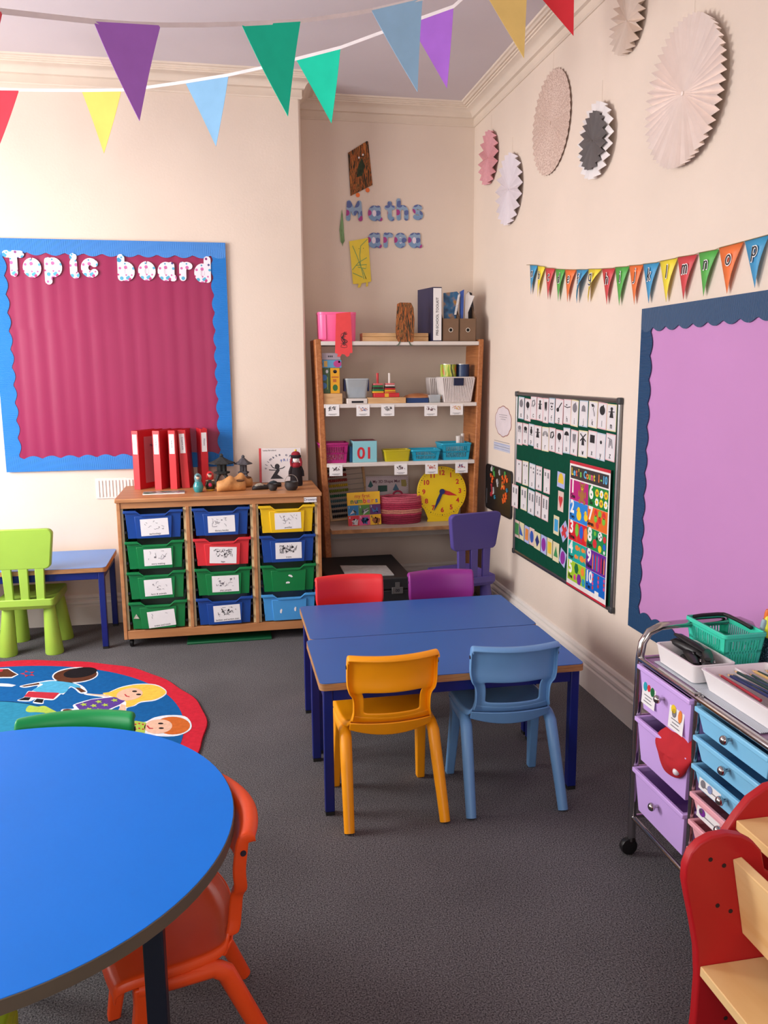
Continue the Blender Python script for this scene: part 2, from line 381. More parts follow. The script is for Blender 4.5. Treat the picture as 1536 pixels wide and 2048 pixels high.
rect_table('blue rectangular table with plywood edge, the farther of the joined pair', .270, 1.135, 2.841, 3.272, .45, 'blue rectangular tables')
rect_table('light blue table against the chimney breast beside the drawer cabinet', -1.62, -.622, 4.243, 4.69, .435, 'blue rectangular tables',
           mat('pale_blue_laminate', '#4E86CF', .3, .03, 5, spec=.5))

# round table
RC = (-.493, 1.555); RR = .481; RH = .54
rt = thing('round_table', 'large round bright blue table in the foreground', 'table', T3(RC[0], RC[1], 0))
B().lathe([(RR-.001, RH-.026), (RR, RH-.025), (RR, RH-.002), (RR-.0015, RH-.001)], 96).build('edge_band', DARKEDGE, rt, ang=30)
B().lathe([(RR-.0015, RH-.0012), (RR-.002, RH)], 96).build('table_top', ROUND_TOP, rt, ang=20)
DKLEG = mat('dark_navy_leg', '#141B2C', .4, .05, 20)
lp = onZ(315, 1880, RH-.026)
lr = RR-.075; lk_ = onZ(313, 1960, .4); lk_ = lk_.x/lk_.y      # the near leg stands on the sight line seen under the table edge
qa = lk_*lk_+1; qb = -2*(lk_*RC[0]+RC[1]); qc = RC[0]**2+RC[1]**2-lr*lr; yl = (-qb-math.sqrt(max(0, qb*qb-4*qa*qc)))/(2*qa)
la = math.atan2(yl-RC[1], lk_*yl-RC[0])
for k in range(4):
    a = la+k*PI/2; cx, cy = lr*math.cos(a), lr*math.sin(a)
    L = B().box(-.0175, .0175, -.0175, .0175, .012, RH-.026).build('leg', DKLEG, rt, T3(cx, cy, 0, la+rad(32)), bev=.003)
    B().box(-.016, .016, -.016, .016, 0, .012).build('foot_cap', mat('black_rubber', '#151515'), L)
B().tube([((lr-.02)*math.cos(2*PI*k/32), (lr-.02)*math.sin(2*PI*k/32), RH-.045) for k in range(32)], .012, 8, True).build('under_frame', DKLEG, rt)

# moulded plastic chairs -------------------------------------------------
def moulded_chair(label, hexc, mtx, group=None, s=1.0):
    m = mat('chair_plastic_'+hexc[1:], hexc, .38, .03, 10, .08, 900, spec=.45)
    t = thing('moulded_chair', label, 'chair', mtx @ M.Scale(s, 4), group)
    ts = [-1, -.94, -.84, -.73, -.5, -.24, 0, .24, .5, .73, .84, .94, 1]
    def rows(prof, flange):
        R = []
        for (y, z, hw, wrap, dish) in prof:
            row = []
            for tt in ts:
                row.append(V((hw*tt, y+wrap*tt*tt, z+dish*tt*tt)))
            # side rims folded to the rear / down
            if flange == 'back' and z < .535:
                a = row[0]+V((0.000, -.027, -.002)); b = row[-1]+V((0, -.027, -.002))
            elif flange == 'back': yf = -.149+.45*(y+.127)+wrap; a = V((-hw+.001, yf, .529)); b = V((hw-.001, yf, .529))
            else:
                a = row[0]+V((-.004, 0, -.018)); b = row[-1]+V((.004, 0, -.018))
            R.append([a]+row+[b])
        return R
    def surf(name, R, hole=None):
        n = len(R[0]); vs = [p for r in R for p in r]; fs = []
        for i in range(len(R)-1):
            for j in range(n-1):
                if hole and hole[0] <= i < hole[1] and hole[2] <= j < hole[3]: continue
                fs.append((i*n+j, i*n+j+1, (i+1)*n+j+1, (i+1)*n+j))
        b = B().add(vs, fs); o = b.build(name, m, t, sub=0, solid=.007, recalc=False)
        d = o.modifiers.new('round', 'SUBSURF'); d.levels = 1; d.render_levels = 2
        return o
    # y, z, half width, wrap of the sides to the front, dish
    seat = [(.172, .272, .140, -.012, .004), (.172, .293, .146, -.012, .004), (.160, .306, .150, -.010, .005), (.10, .308, .152, 0, .006), (.03, .303, .150, 0, .008),
            (-.03, .300, .143, 0, .010), (-.068, .305, .134, .008, .012), (-.085, .318, .127, .022, .008), (-.0975, .338, .1225, .026, .004)]
    back = [(-.085, .318, .127, .022, .008), (-.096, .340, .124, .028, .002), (-.100, .352, .122, .030, 0), (-.103, .366, .121, .032, -.006), (-.106, .384, .121, .032, 0), (-.108, .404, .122, .033, 0), (-.112, .418, .128, .034, 0),
            (-.117, .424, .134, .035, 0), (-.118, .440, .139, .036, 0), (-.115, .458, .142, .036, 0), (-.115, .480, .142, .036, 0), (-.119, .508, .142, .036, 0), (-.122, .528, .142, .036, 0), (-.127, .541, .142, .036, 0), (-.135, .548, .142, .036, 0), (-.146, .550, .142, .036, 0), (-.157, .546, .142, .036, 0), (-.161, .538, .142, .036, 0)]
    SR = rows(seat, 'seat'); BR = rows(back, 'back')
    surf('seat', SR)
    # slot: opening between the lumbar rows
    surf('backrest', BR, (2, 7, 4, 10))
    for sx in (-1, 1):
        B().tube([(sx*.139, .02, .284), (sx*.141, -.03, .279), (sx*.143, -.055, .262), (sx*.146, -.09, .18), (sx*.150, -.133, .08), (sx*.1525, -.165, .002)],
                 [.017, .019, .0195, .019, .0175, .0165], 14).build('leg', m, t)
        f = B()
        for (px, py, pz), (qx, qy, qz) in ((((sx*.140), .095, .292), (sx*.150, .140, .0)),):
            f.loft([[V((px-.018, py-.02, pz)), V((px+.018, py-.02, pz)), V((px+.018, py+.03, pz)), V((px-.018, py+.03, pz))],
                    [V((px-.016, py-.014, pz-.05)), V((px+.016, py-.014, pz-.05)), V((px+.016, py+.03, pz-.05)), V((px-.016, py+.03, pz-.05))],
                    [V((qx-.014, qy-.012, qz)), V((qx+.014, qy-.012, qz)), V((qx+.014, qy+.016, qz)), V((qx-.014, qy+.016, qz))]])
        f.build('leg', m, t, bev=.005, seg=3)
        B().tube([(sx*.143, .115, .283), (sx*.146, .05, .281), (sx*.144, -.03, .278)], .0165, 12).build('side_rail', m, t)
    ap = [[V((x, -.096+.024*(x/.13)**2+o, .272+.016*(x/.13)**2 if low else .318)) for low, o in ((1, .012), (0, -.004), (0, .004), (1, .020))] for x in [-.132+.264*k/12 for k in range(13)]]
    B().loft(ap).build('rear_apron', m, t, bev=.003)
    for sx in (-1, 1):
        B().cyl((sx*.1405, -.100, .512), (sx*.1462, -.100, .512), .0062, n=12).build('screw_cap', mat('dark_cap', '#2A2030', .5), t)
    return t
moulded_chair('amber yellow plastic chair at the joined blue tables', '#FFA406', T3(.476, 2.47, 0, rad(1)), 'moulded plastic chairs')
moulded_chair('light steel blue plastic chair at the joined blue tables', '#6A9ACB', T3(.876, 2.47, 0, rad(-2)), 'moulded plastic chairs')
moulded_chair('red plastic chair on the far side of the blue tables', '#E02A30', T3(.487, 3.225, 0, PI), 'moulded plastic chairs', 1.0)
moulded_chair('magenta purple plastic chair on the far side of the blue tables', '#8A2A82', T3(.885, 3.225, 0, PI), 'moulded plastic chairs', 1.0)
moulded_chair('orange plastic chair tucked under the round table', '#F0501A', T3(-.125, 1.578, 0, rad(104)), 'moulded plastic chairs', .962)
moulded_chair('dark green plastic chair tucked behind the round table', '#0E9A50', T3(-.405, 1.953, 0, rad(177)), 'moulded plastic chairs')
moulded_chair('lime plastic chair almost hidden under the near edge of the round table', '#B4CC28', T3(-.552, 1.322, 0, rad(0)), 'moulded plastic chairs', .88)

# chunky slatted chairs --------------------------------------------------
def chunky_chair(label, hexc, mtx, group):
    m = mat('chunky_plastic_'+hexc[1:], hexc, .45, .03, 8, .06, 600, spec=.4)
    t = thing('chunky_chair', label, 'chair', mtx, group)
    # backrest: rounded slab, wider at the top; y = -0.14 is the rear
    poly = []
    for cx, cy, a, r in ((.128, .625, 0, .026), (-.128, .625, 90, .026), (-.108, .475, 180, .026), (.108, .475, 270, .026)):
        poly += [(cx+r*math.cos(rad(a+90*k/5)), cy+r*math.sin(rad(a+90*k/5))) for k in range(6)]
    rings = []
    for y, sc in ((-.178, .985), (-.174, 1), (-.148, 1), (-.144, .985)):
        rings.append([V((x*sc, y - .02*((z-.45)/.2) + .012*(x/.15)**2, .55+(z-.55)*sc)) for x, z in poly])
    B().loft(rings).build('backrest', m, t, bev=.004, seg=2)
    for k in (-1, 0, 1):
        B().loft([[V((k*.074+dx*.9, -.156+dy, .29)) for dx, dy in ((-.022, -.011), (.022, -.011), (.022, .011), (-.022, .011))],
                  [V((k*.078+dx, -.158+dy, .456)) for dx, dy in ((-.022, -.011), (.022, -.011), (.022, .011), (-.022, .011))]]).build('slat', m, t, bev=.003)
    sp_ = rounded(-.137, .137, -.174, .14, .02)
    b = B(); b.loft([[V((x*.93, y*.93, .243)) for x, y in sp_], [V((x, y, .262)) for x, y in sp_], [V((x, y, .292)) for x, y in sp_], [V((x*.985, y*.985, .296)) for x, y in sp_], [V((x*.9, y*.9, .290)) for x, y in sp_]])
    b.build('seat', m, t, ang=30)
    for sx in (-1, 1):
        for sy, yy in ((-1, -.115), (1, .095)):
            B().loft([B().ring(V((sx*.098, yy, .255)), V((.027, 0, 0)), V((0, .027, 0)), 20), B().ring(V((sx*.112, yy+sy*.014, .006)), V((.045, 0, 0)), V((0, .045, 0)), 20), B().ring(V((sx*.112, yy+sy*.014, 0)), V((.043, 0, 0)), V((0, .043, 0)), 20)]).build('leg', m, t, ang=50)
    return t
chunky_chair('lime green chunky slatted chair at the light blue table', '#A6CC4C', T3(-1.005, 4.385, 0, rad(-2)), 'chunky slatted chairs')
chunky_chair('purple chunky slatted chair in the corner by the shelf', '#574A94', T3(1.258, 4.33, 0, rad(13)), 'chunky slatted chairs')
# ------------------------------------------------------------------ drawer cabinet
def rect(x0, y0, x1, y1, Y):
    """world rectangle (x0, x1, z0, z1) of a thing whose face stands at depth Y"""
    a = onY(x0, y1, Y); b = onY(x1, y0, Y); c = onY(x0, y0, Y); d = onY(x1, y1, Y)
    return (a.x+c.x)/2, (b.x+d.x)/2, (a.z+d.z)/2, (b.z+c.z)/2
BEECH = ramp_mat('beech_veneer', [(.25, '#A86E42'), (.5, '#BC8152'), (.75, '#C98F60')], (2.5, 14, 40), 'noise', .45, 5, dist=1.2)
PINE = ramp_mat('pine_board', [(.2, '#8A4E2A'), (.45, '#A86536'), (.75, '#BC7A48')], (40, 40, 3), 'noise', .5, 5, dist=1.5)
LWOOD = ramp_mat('light_wood', [(.25, '#C0915F'), (.5, '#D3A876'), (.8, '#DDB88A')], (6, 40, 40), 'noise', .5, 4, dist=1)
WHITE = mat('white_card', '#EDEAEA', .7, .02, 20)
INK = mat('dark_ink', '#26242A', .7, .1, 60)
GREYINK = mat('grey_ink', '#7A767C', .8, .1, 60)
BLACK = mat('black_plastic', '#141416', .4, .1, 30)
CREAM = mat('cream_runner', '#D8C79A', .5, .05, 20)
NAVYINK = mat('navy_ink', '#1D2552', .7, .05, 30)

def doodle(w_, h_, n, seed, wd=.0012, blob=0):
    """small line drawing in a w x h field, as flat strokes"""
    r = random.Random(seed); b = B()
    for k in range(n):
        x = r.uniform(-w_/2, w_/2); y = r.uniform(-h_/2, h_/2); a = r.uniform(0, 6.28); L = r.uniform(.12, .3)*w_; pts = [(x, y)]
        for j in range(4):
            a += r.uniform(-1.2, 1.2); x = min(max(x+math.cos(a)*L/4, -w_/2), w_/2); y = min(max(y+math.sin(a)*L/4, -h_/2), h_/2); pts.append((x, y))
        pts = [p for i, p in enumerate(pts) if i == 0 or abs(p[0]-pts[i-1][0])+abs(p[1]-pts[i-1][1]) > 1e-5]
        if len(pts) > 1: b.ribbon(pts, wd, 0, .0003, 0)
    for k in range(blob):
        x = r.uniform(-w_/2, w_/2)*.8; y = r.uniform(-h_/2, h_/2)*.8; q = r.uniform(.04, .1)*w_
        b.prism([(x+q*math.cos(2*PI*i/9)*r.uniform(.6, 1), y+.8*q*math.sin(2*PI*i/9)*r.uniform(.6, 1)) for i in range(9)], 0, .0003)
    return b

CX0, CX1, CY0, CY1, CZ0, CZ1 = -.551, .473, 4.222, 4.71, .052, .783
cab = thing('drawer_cabinet', 'beech cabinet on castors with twelve coloured plastic tray drawers', 'cabinet', FB(((CX0+CX1)/2, CY0, 0)))
W = CX1-CX0; D = CY1-CY0; hw = W/2
B().box(-hw-.006, hw+.006, CZ1-.02, CZ1, -D, .012).build('top_panel', BEECH, cab, bev=.004)
for sx in (-1, 1): B().box(min(sx*hw, sx*(hw-.018)), max(sx*hw, sx*(hw-.018)), CZ0, CZ1-.02, -D, 0).build('side_panel', BEECH, cab, bev=.002)
B().box(-hw+.018, hw-.018, CZ1-.052, CZ1-.02, -.02, -.004).build('fascia', BEECH, cab, bev=.002)
B().box(-hw+.018, hw-.018, CZ0, CZ0+.045, -.02, -.002).build('plinth', BEECH, cab, bev=.002)
B().box(-hw+.018, hw-.018, CZ0+.03, CZ0+.045, -D, -.02).build('bottom_panel', BEECH, cab)
B().box(-hw+.018, hw-.018, CZ0, CZ1-.02, -D, -D+.006).build('back_panel', BEECH, cab)
cw = (W-.036-.036)/3
colx = []
for k in range(3):
    x0 = -hw+.018+k*(cw+.018); colx.append(x0+cw/2)
    if k < 2: B().box(x0+cw, x0+cw+.018, CZ0+.045, CZ1-.05, -D, -.001).build('divider', BEECH, cab, bev=.002)
    for sx in (-1, 1):
        xr = x0 if sx < 0 else x0+cw-.012
        B().box(xr, xr+.012, CZ0+.046, CZ1-.054, -.40, -.014).build('runner_strip', CREAM, cab)
pit = (CZ1-.054-(CZ0+.046))/4
TC = {'b': ('blue', '#1B4796'), 'g': ('green', '#0F7A40'), 'r': ('red', '#D8343C'), 'y': ('yellow', '#E9BE1C'), 's': ('sky blue', '#4A9ADB')}
def tray(col, cx, z0, cardinfo, seed):
    nm, hx = TC[col]; m = mat('tray_plastic_'+col, hx, .32, .04, 10, spec=.5)
    wt, wb, h = .284, .256, .146
    fr = T3(cx, z0, 0)
    b = B()
    def ringr(hwid, y, z0_, z1_): return [V((-hwid, y, z1_)), (V((hwid, y, z1_))), V((hwid, y, z0_)), V((-hwid, y, z0_))]
    b.loft([ringr(wb/2, .002, -.37, -.006), ringr(wt/2-.006, h-.02, -.40, -.001), ringr(wt/2-.010, h-.02, -.396, -.005), ringr(wb/2-.004, .006, -.366, -.010)])
    # raised shoulders of the front either side of the hand dip
    for sx in (-1, 1):
        b.prism([(sx*.138, h-.022), (sx*.138, h-.004), (sx*.082, h-.004), (sx*.060, h-.022)], -.005, -.001)
    d = b.build('drawer', m, cab, fr, bev=.0015); d['label'] = nm + ' plastic tray drawer'
    # rolled rim with the dip
    up = [(-.146, h), (-.085, h), (-.062, h-.019), (.062, h-.019), (.085, h), (.146, h)]
    lo = [(.146, h-.013), (.0785, h-.013), (.0565, h-.031), (-.0565, h-.031), (-.0785, h-.013), (-.146, h-.013)]
    r = B().prism(up+lo, -.004, .010)
    for sx in (-1, 1): r.box(min(sx*.146, sx*.139), max(sx*.146, sx*.139), h-.013, h-.001, -.40, -.004)
    r.build('rim', m, d, bev=.002)
    B().prism([(-.092, h-.03), (-.084, .003), (.084, .003), (.092, h-.03)], -.004, .005).build('front_panel', m, d, bev=.002)
    for sx in (-1, 1):
        for q in (.035, .105):
            B().box(min(sx*.145, sx*.134), max(sx*.145, sx*.134), q-.006, q+.006, -.012, -.002).build('runner_stop', BLACK, d)
    if cardinfo:
        cap, dx, dy, ang, n, blob = cardinfo
        cm = T3(dx, .058+dy, .0052, rad(ang))
        B().box(-.068, .068, -.043, .043, 0, .0008).build('picture_card', WHITE, d, cm)
        doodle(.092, .044, n, seed, .0017, blob).build('picture', INK if n > 14 else GREYINK, d, cm @ T3(0, .009, .0009))
        text(cap, .0128, 'caption', INK, d, cm @ T3(0, -.034, .001), .0002)
    return d
grid = [('b', ('technology', .004, .002, 2, 9, 1)), ('g', ('story making', .012, .004, 1, 10, 2)), ('g', ('farm & animals', .006, .004, 2, 7, 2)), ('g', ('trains and track', .014, -.004, 5, 3, 0)),
        ('b', ('library books', 0, .004, 1, 14, 1)), ('r', ('lego', .002, -.002, -3, 30, 6)), ('g', ('play people', .008, .004, 0, 10, 5)), ('b', ('barbies and action men', .010, .004, 2, 26, 3)),
        ('y', ('puzzles', .004, .006, 1, 14, 1)), ('b', ('trains', .003, .006, 0, 40, 8)), ('g', None), ('s', None)]
for i, (c, info) in enumerate(grid):
    k, r = divmod(i, 4)
    d = tray(c, colx[k], CZ1-.054-(r+1)*pit+.004, info, 40+i)
    if c in 'gs' and info is None:
        for (x, y, a, s_) in (((.01, .085, -.4, 1), (-.005, .05, .1, .9)) if c == 'g' else ((-.045, .055, 1.4, 1), (.03, .062, 1.5, 1))):
            B().prism([(-.012*s_, -.004), (.009*s_, -.005), (.012*s_, .001), (.002, .006), (-.011*s_, .004)], 0, .0008).build('torn_paper', WHITE, d, T3(x, y, .0052, a))
    if i == 3: B().prism([(-.015, -.01), (.014, -.012), (0, .014)], 0, .0008).build('torn_sticker', mat('old_sticker', '#B9B4A8', .6, .4, 90), d, T3(-.11, .07, .001))
ca = rect(607, 990, 632, 1001, CY0-.012)
cl = B().box(-.033, .033, -.013, .013, 0, .001).build('label_card', WHITE, cab, T3(hw-.055, CZ1-.036, .0125))
text('Drawers', .019, 'lettering', NAVYINK, cl, T3(0, .001, .0012), .0002)
for sx in (-1, 1):
    for dz in (-.05, -D+.05):
        c_ = B().lathe([(.018, -.009), (.022, -.006), (.022, .006), (.018, .009)], 20).xf(M.Rotation(PI/2, 4, 'Y')).build('castor', BLACK, cab, T3(sx*(hw-.03), .022, dz))
        B().tube([(0, .03, 0), (0, .012, -.006), (0, -.002, -.012), (.0, -.016, -.002)], .005, 8).build('castor_fork', mat('castor_steel', '#3A3A3C', .3, metal=.8), c_)
gm = B().box(-.22, .22, -.10, .10, 0, .012); 
tag(gm.build('activity_mat', mat('dark_green_plastic', '#0B5A34', .5, .05, 20), None, T3(-.02, 4.33, 0.0, rad(0)), bev=.003), 'flat dark green board lying under the drawer cabinet', 'board')

# ------------------------------------------------------------------ things on the cabinet
RED = mat('red_binder_cover', '#C8222C', .42, .05, 12, .05, 500)
DKRED = mat('binder_lining', '#7E4A50', .6, .05, 12)
ZT = CZ1
def binder(px, py, ang, label, caption, wspine=.040, ht=.315, dp=.235, tilt=0):
    p = onZ(px, py, ZT); t = thing('ring_binder', label, 'binder', T3(p.x, p.y, ZT, rad(ang)) @ M.Rotation(rad(tilt), 4, 'Y'), 'red ring binders on the cabinet')
    # local: spine at y=0 facing -y, covers run to +y
    B().box(-wspine/2, wspine/2, 0, .003, 0, ht).build('spine', RED, t, bev=.001)
    B().box(wspine/2-.003, wspine/2, .003, dp, 0, ht).build('cover', RED, t, bev=.001)
    B().box(-wspine/2, -wspine/2+.003, .003, dp, 0, ht).build('cover', RED, t, bev=.001)
    B().box(-wspine/2+.005, wspine/2-.006, .02, dp-.02, .01, ht-.012).build('pages', mat('file_pages', '#CFC7C8', .8), t)
    l = B().box(-.014, .014, -.0012, 0, ht-.125, ht-.02).build('spine_label', WHITE, t)
    text(caption, .013, 'handwriting', NAVYINK, l, M.Translation((.001, -.0014, ht-.072)) @ M.Rotation(PI/2, 4, 'X') @ M.Rotation(-PI/2, 4, 'Z'), .0002)
    return t
bi = binder(275, 979, -33, 'leftmost red ring binder, its white spine label nearly blank', 'Maths', .040)
B().box(.0205, .0215, .05, .21, .03, .28).build('inner_sheet', mat('pink_sheet', '#B77780', .6), bi)
text('Maths', .02, 'lettering', NAVYINK, bi, M.Translation((.0218, .12, .23)) @ M.Rotation(PI/2, 4, 'Z') @ M.Rotation(PI/2, 4, 'X'), .0002)
binder(317, 979, -24, 'second red ring binder from the left, beside the leftmost', 'Literacy 1', .040)
binder(348, 978, -17, 'middle one of the five red ring binders', 'Science', .038)
binder(372, 976, -6, 'fourth red ring binder from the left, with the longest spine label', 'Creative arts', .042, tilt=-2)
binder(412, 972, 12, 'rightmost red ring binder standing apart beside the nesting dolls', 'History', .038)
p = onZ(328, 986, ZT)
bk = thing('picture_booklet', 'flat picture booklet lying in front of the red binders', 'booklet', T3(p.x, p.y, ZT, rad(2)))
B().box(-.105, .105, -.045, .045, 0, .004).build('pages', WHITE, bk)
B().box(-.104, .104, -.041, .044, .004, .005).build('cover', ramp_mat('booklet_cover', [(.3, '#1E2A2E'), (.45, '#3E6B4E'), (.55, '#A9B0B4'), (.65, '#7E3A46')], (18, 25, 1), 'noise', .4, 2), bk)

def doll(name, label, px, py, ht, bodym, headm, skirt=None):
    p = onZ(px, py, ZT); t = thing(name, label, 'doll', T3(p.x, p.y, ZT), 'nesting dolls'); s = ht/.1
    B().lathe([(r*s, z*s) for r, z in ((.001, 0), (.017, 0), (.022, .006), (.0265, .022), (.026, .034), (.021, .048), (.0165, .057))], 24).build('body', bodym, t)
    B().lathe([(r*s, z*s) for r, z in ((.0165, .057), (.0185, .066), (.0195, .077), (.0175, .088), (.011, .096), (.003, .0995))], 24).build('head_scarf', headm, t)
    B().ell((0, -.0135*s, .077*s), .0105*s, .0075*s, .0115*s, 14, 8).build('face', mat('doll_face', '#E8C3A8', .4), t)
    B().ell((0, -.0145*s, .085*s), .0095*s, .0065*s, .005*s, 12, 6).build('hair', INK, t)
    for sx in (-1, 1): B().ell((sx*.004*s, -.0205*s, .077*s), .0014*s, .001*s, .0014*s, 6, 4).build('eye', INK, t)
    return t, s
doll('nesting_doll', 'small teal glazed nesting doll in front of the red binders', 397, 984, .100, mat('teal_glaze', '#2F8C92', .15, .06, 20, coat=.5), mat('grey_teal_glaze', '#5E8C92', .2, coat=.4))
t, s = doll('nesting_doll', 'red scarfed nesting doll with a painted rose, beside the teal one', 421, 981, .105, mat('dark_green_lacquer', '#2A2E20', .2, .1, 30, coat=.5), mat('red_lacquer', '#C41E26', .2, coat=.5))
B().ell((0, -.0225*s, .03*s), .010*s, .005*s, .012*s, 12, 8).build('painted_rose', mat('rose_paint', '#D42A55', .3), t)
B().lathe([(.0175*s, -.0005), (.0235*s, .006*s), (.0225*s, .009*s)], 24).build('yellow_base_band', mat('yellow_paint', '#E0AE3A', .3), t)
for sx in (-1, 1): B().ell((sx*.014*s, -.012*s, .052*s), .009*s, .007*s, .004*s, 10, 6).build('shawl', mat('shawl_paint', '#C9A98A', .3), t)

CLOG = ramp_mat('clog_wood', [(.3, '#A8723E'), (.55, '#C98F54'), (.8, '#B67E46')], (30, 8, 30), 'noise', .55, 4)
def clog(label, px, py, ang, L=.155):
    p = onZ(px, py, ZT); t = thing('wooden_clog', label, 'clog', T3(p.x, p.y, ZT, rad(ang)), 'pair of wooden clogs')
    # toe points to -x
    sec = [(-.5, .022, .050, .008), (-.46, .032, .058, .020), (-.34, .037, .058, .029), (-.2, .040, .066, .033), (-.06, .038, .086, .033), (.06, .034, .082, .029), (.16, .031, .056, .027), (.3, .032, .052, .028), (.44, .027, .056, .022), (.5, .014, .048, .010)]
    rings = []
    for x, hh_, top, wd in sec:
        rings.append([V((x*L, math.cos(a)*wd, (top/2)+math.sin(a)*top/2 if math.sin(a) > -.3 or abs(x) > .45 else max(0, top/2+math.sin(a)*top/2))) for a in [2*PI*i/18 for i in range(18)]])
    B().loft(rings).build('clog_body', CLOG, t, sub=1)
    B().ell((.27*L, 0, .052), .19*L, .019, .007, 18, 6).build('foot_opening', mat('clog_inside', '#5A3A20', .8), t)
    return t
clog('light wooden clog with its toe to the left, the front one of the pair', 463, 982, 8, .155)
clog('light wooden clog behind its twin, mostly hidden', 484, 975, 25, .125)

STONE = ramp_mat('dark_grey_stone', [(.3, '#38353A'), (.6, '#5A565B')], (60, 60, 60), 'noise', .85, 4, .4)
DSTONE = ramp_mat('black_stone', [(.3, '#1C1E1E'), (.6, '#303232')], (60, 60, 60), 'noise', .8, 4, .4)
def lantern(label, px, py, m, s, wide):
    p = onZ(px, py, ZT); t = thing('stone_lantern', label, 'lantern', T3(p.x, p.y, ZT), 'miniature stone lanterns')
    for a in (45, 135, 225, 315):
        ca_, sa = math.cos(rad(a)), math.sin(rad(a))
        B().tube([(ca_*.040*s*wide, sa*.030*s, 0), (ca_*.034*s*wide, sa*.026*s, .03*s), (ca_*.022*s*wide, sa*.018*s, .055*s), (ca_*.012*s*wide, sa*.01*s, .066*s)], [.008*s, .008*s, .009*s, .010*s], 8).build('leg', m, t)
    B().lathe([(.02*s, .062*s), (.032*s*wide, .068*s), (.034*s*wide, .076*s), (.02*s, .080*s)], 6).build('platform', m, t, ang=20)
    fb = B()
    for a in range(6): fb.box(-.004*s, .004*s, -.004*s, .004*s, .078*s, .118*s); fb.v[-8:] = [tuple(V(q)+V((math.cos(a*PI/3)*.017*s*wide, math.sin(a*PI/3)*.017*s*wide, 0))) for q in fb.v[-8:]]
    fb.lathe([(.014*s*wide, .08*s), (.016*s*wide, .118*s)], 6); fb.build('light_box', m, t, ang=20)
    B().lathe([(.02*s, .114*s), (.055*s*wide, .119*s), (.056*s*wide, .124*s), (.032*s*wide, .135*s), (.014*s, .150*s), (.006*s, .158*s)], 6).build('roof', m, t, ang=20)
    B().lathe([(.006*s, .155*s), (.010*s, .160*s), (.007*s, .168*s), (.001, .172*s)], 10).build('finial', m, t)
    return t
lantern('black stone lantern ornament behind the clogs, in shadow by the binders', 445, 972, DSTONE, 1.05, 1.25)
lantern('grey stone lantern ornament with open legs behind the wooden clogs', 488, 970, STONE, .98, .92)

# picture book leaning on the wall
a, b_, c, d = rect(521, 901, 607, 975, 4.60)
p = onZ(560, 966, ZT)
pb = thing('picture_book', 'white picture book with red spine leaning on the wall', 'book', T3(p.x+.008, p.y+.02, ZT+.0015, rad(-4)) @ M.Rotation(rad(90-12), 4, 'X'))
B().box(-.115, .115, 0, .195, -.008, 0).build('cover', mat('book_cover_white', '#D8CFCE', .4, .03, 12), pb, bev=.001)
B().box(-.121, -.108, 0, .195, -.009, .001).build('spine', mat('book_red', '#C23338', .4), pb, bev=.001)
def curved(s_, r, a0, step, size, m, par, cx, cy, z):
    for i, ch in enumerate(s_):
        if ch == ' ': continue
        a = rad(a0-i*step); text(ch, size, 'lettering', m, par, T3(cx+r*math.cos(a), cy+r*math.sin(a), z, a-PI/2), .0002, .0004)
text('Lesley Beresford', .011, 'lettering', INK, pb, T3(-.062, .182, .0005), .0002)
curved('climate of and', .098, 168, 11.5, .021, NAVYINK, pb, .01, .06, .0005)
curved("PRIYA'S C", .066, 112, 14.5, .021, mat('blue_print', '#3D57A0', .6), pb, .03, .06, .0005)
fg = B(); fg.ell((-.02, .09, 0), .014, .016, .0004, 12, 4)
fg.prism([(-.02, .08), (-.005, .07), (-.02, .045), (.015, .02), (-.06, .02), (-.04, .05)], 0, .0005)
for st in ([(-.02, .075), (-.045, .085), (-.055, .1)], [(-.015, .075), (.01, .08), (.022, .088)], [(-.03, .07), (-.05, .07), (-.065, .072)]): fg.ribbon(st, .005, 0, .0005)
fg.build('figure_silhouette', INK, pb)

# cloth doll
p = onZ(593, 971, ZT)
t = thing('cloth_doll', 'cloth doll in black dress and red hat beside the picture book', 'doll', T3(p.x, p.y, ZT) @ M.Diagonal((1.2, 1.15, 1.04, 1)))
FEL = mat('black_felt', '#1C1216', .95, .1, 60); RFEL = mat('crimson_felt', '#8E1828', .9, .12, 60)
B().lathe([(.001, 0), (.027, 0), (.029, .01), (.027, .06), (.022, .09), (.014, .106)], 18).build('dress', FEL, t)
B().lathe([(.018, .098), (.023, .106), (.021, .118), (.012, .124)], 16).build('scarf', RFEL, t)
B().ell((0, 0, .138), .0185, .0175, .0185, 16, 10).build('head', mat('white_cloth', '#EDE6E2', .9), t)
B().lathe([(.019, .146), (.0235, .150), (.024, .160), (.021, .164)], 18).build('hat_brim', FEL, t)
B().lathe([(.021, .162), (.020, .172), (.012, .180), (.002, .183)], 18).build('hat', RFEL, t)
B().ell((0, 0, .187), .006, .006, .006, 10, 6).build('pompom', mat('yellow_wool', '#D8C04A', .9), t)
for sx in (-1, 1):
    B().tube([(sx*.018, 0, .102), (sx*.027, -.004, .075), (sx*.028, -.008, .05)], .0085, 10).build('arm', FEL, t)
    B().tube([(sx*.019, -.006, .148), (sx*.023, -.008, .125), (sx*.021, -.012, .105)], .0055, 8).build('braid', RFEL, t)
    B().ell((sx*.006, -.0165, .140), .0015, .001, .0015, 6, 4).build('eye', INK, t)
B().ell((0, -.018, .135), .0014, .0012, .0014, 6, 4).build('nose', mat('skin_pink', '#C98B7A'), t)

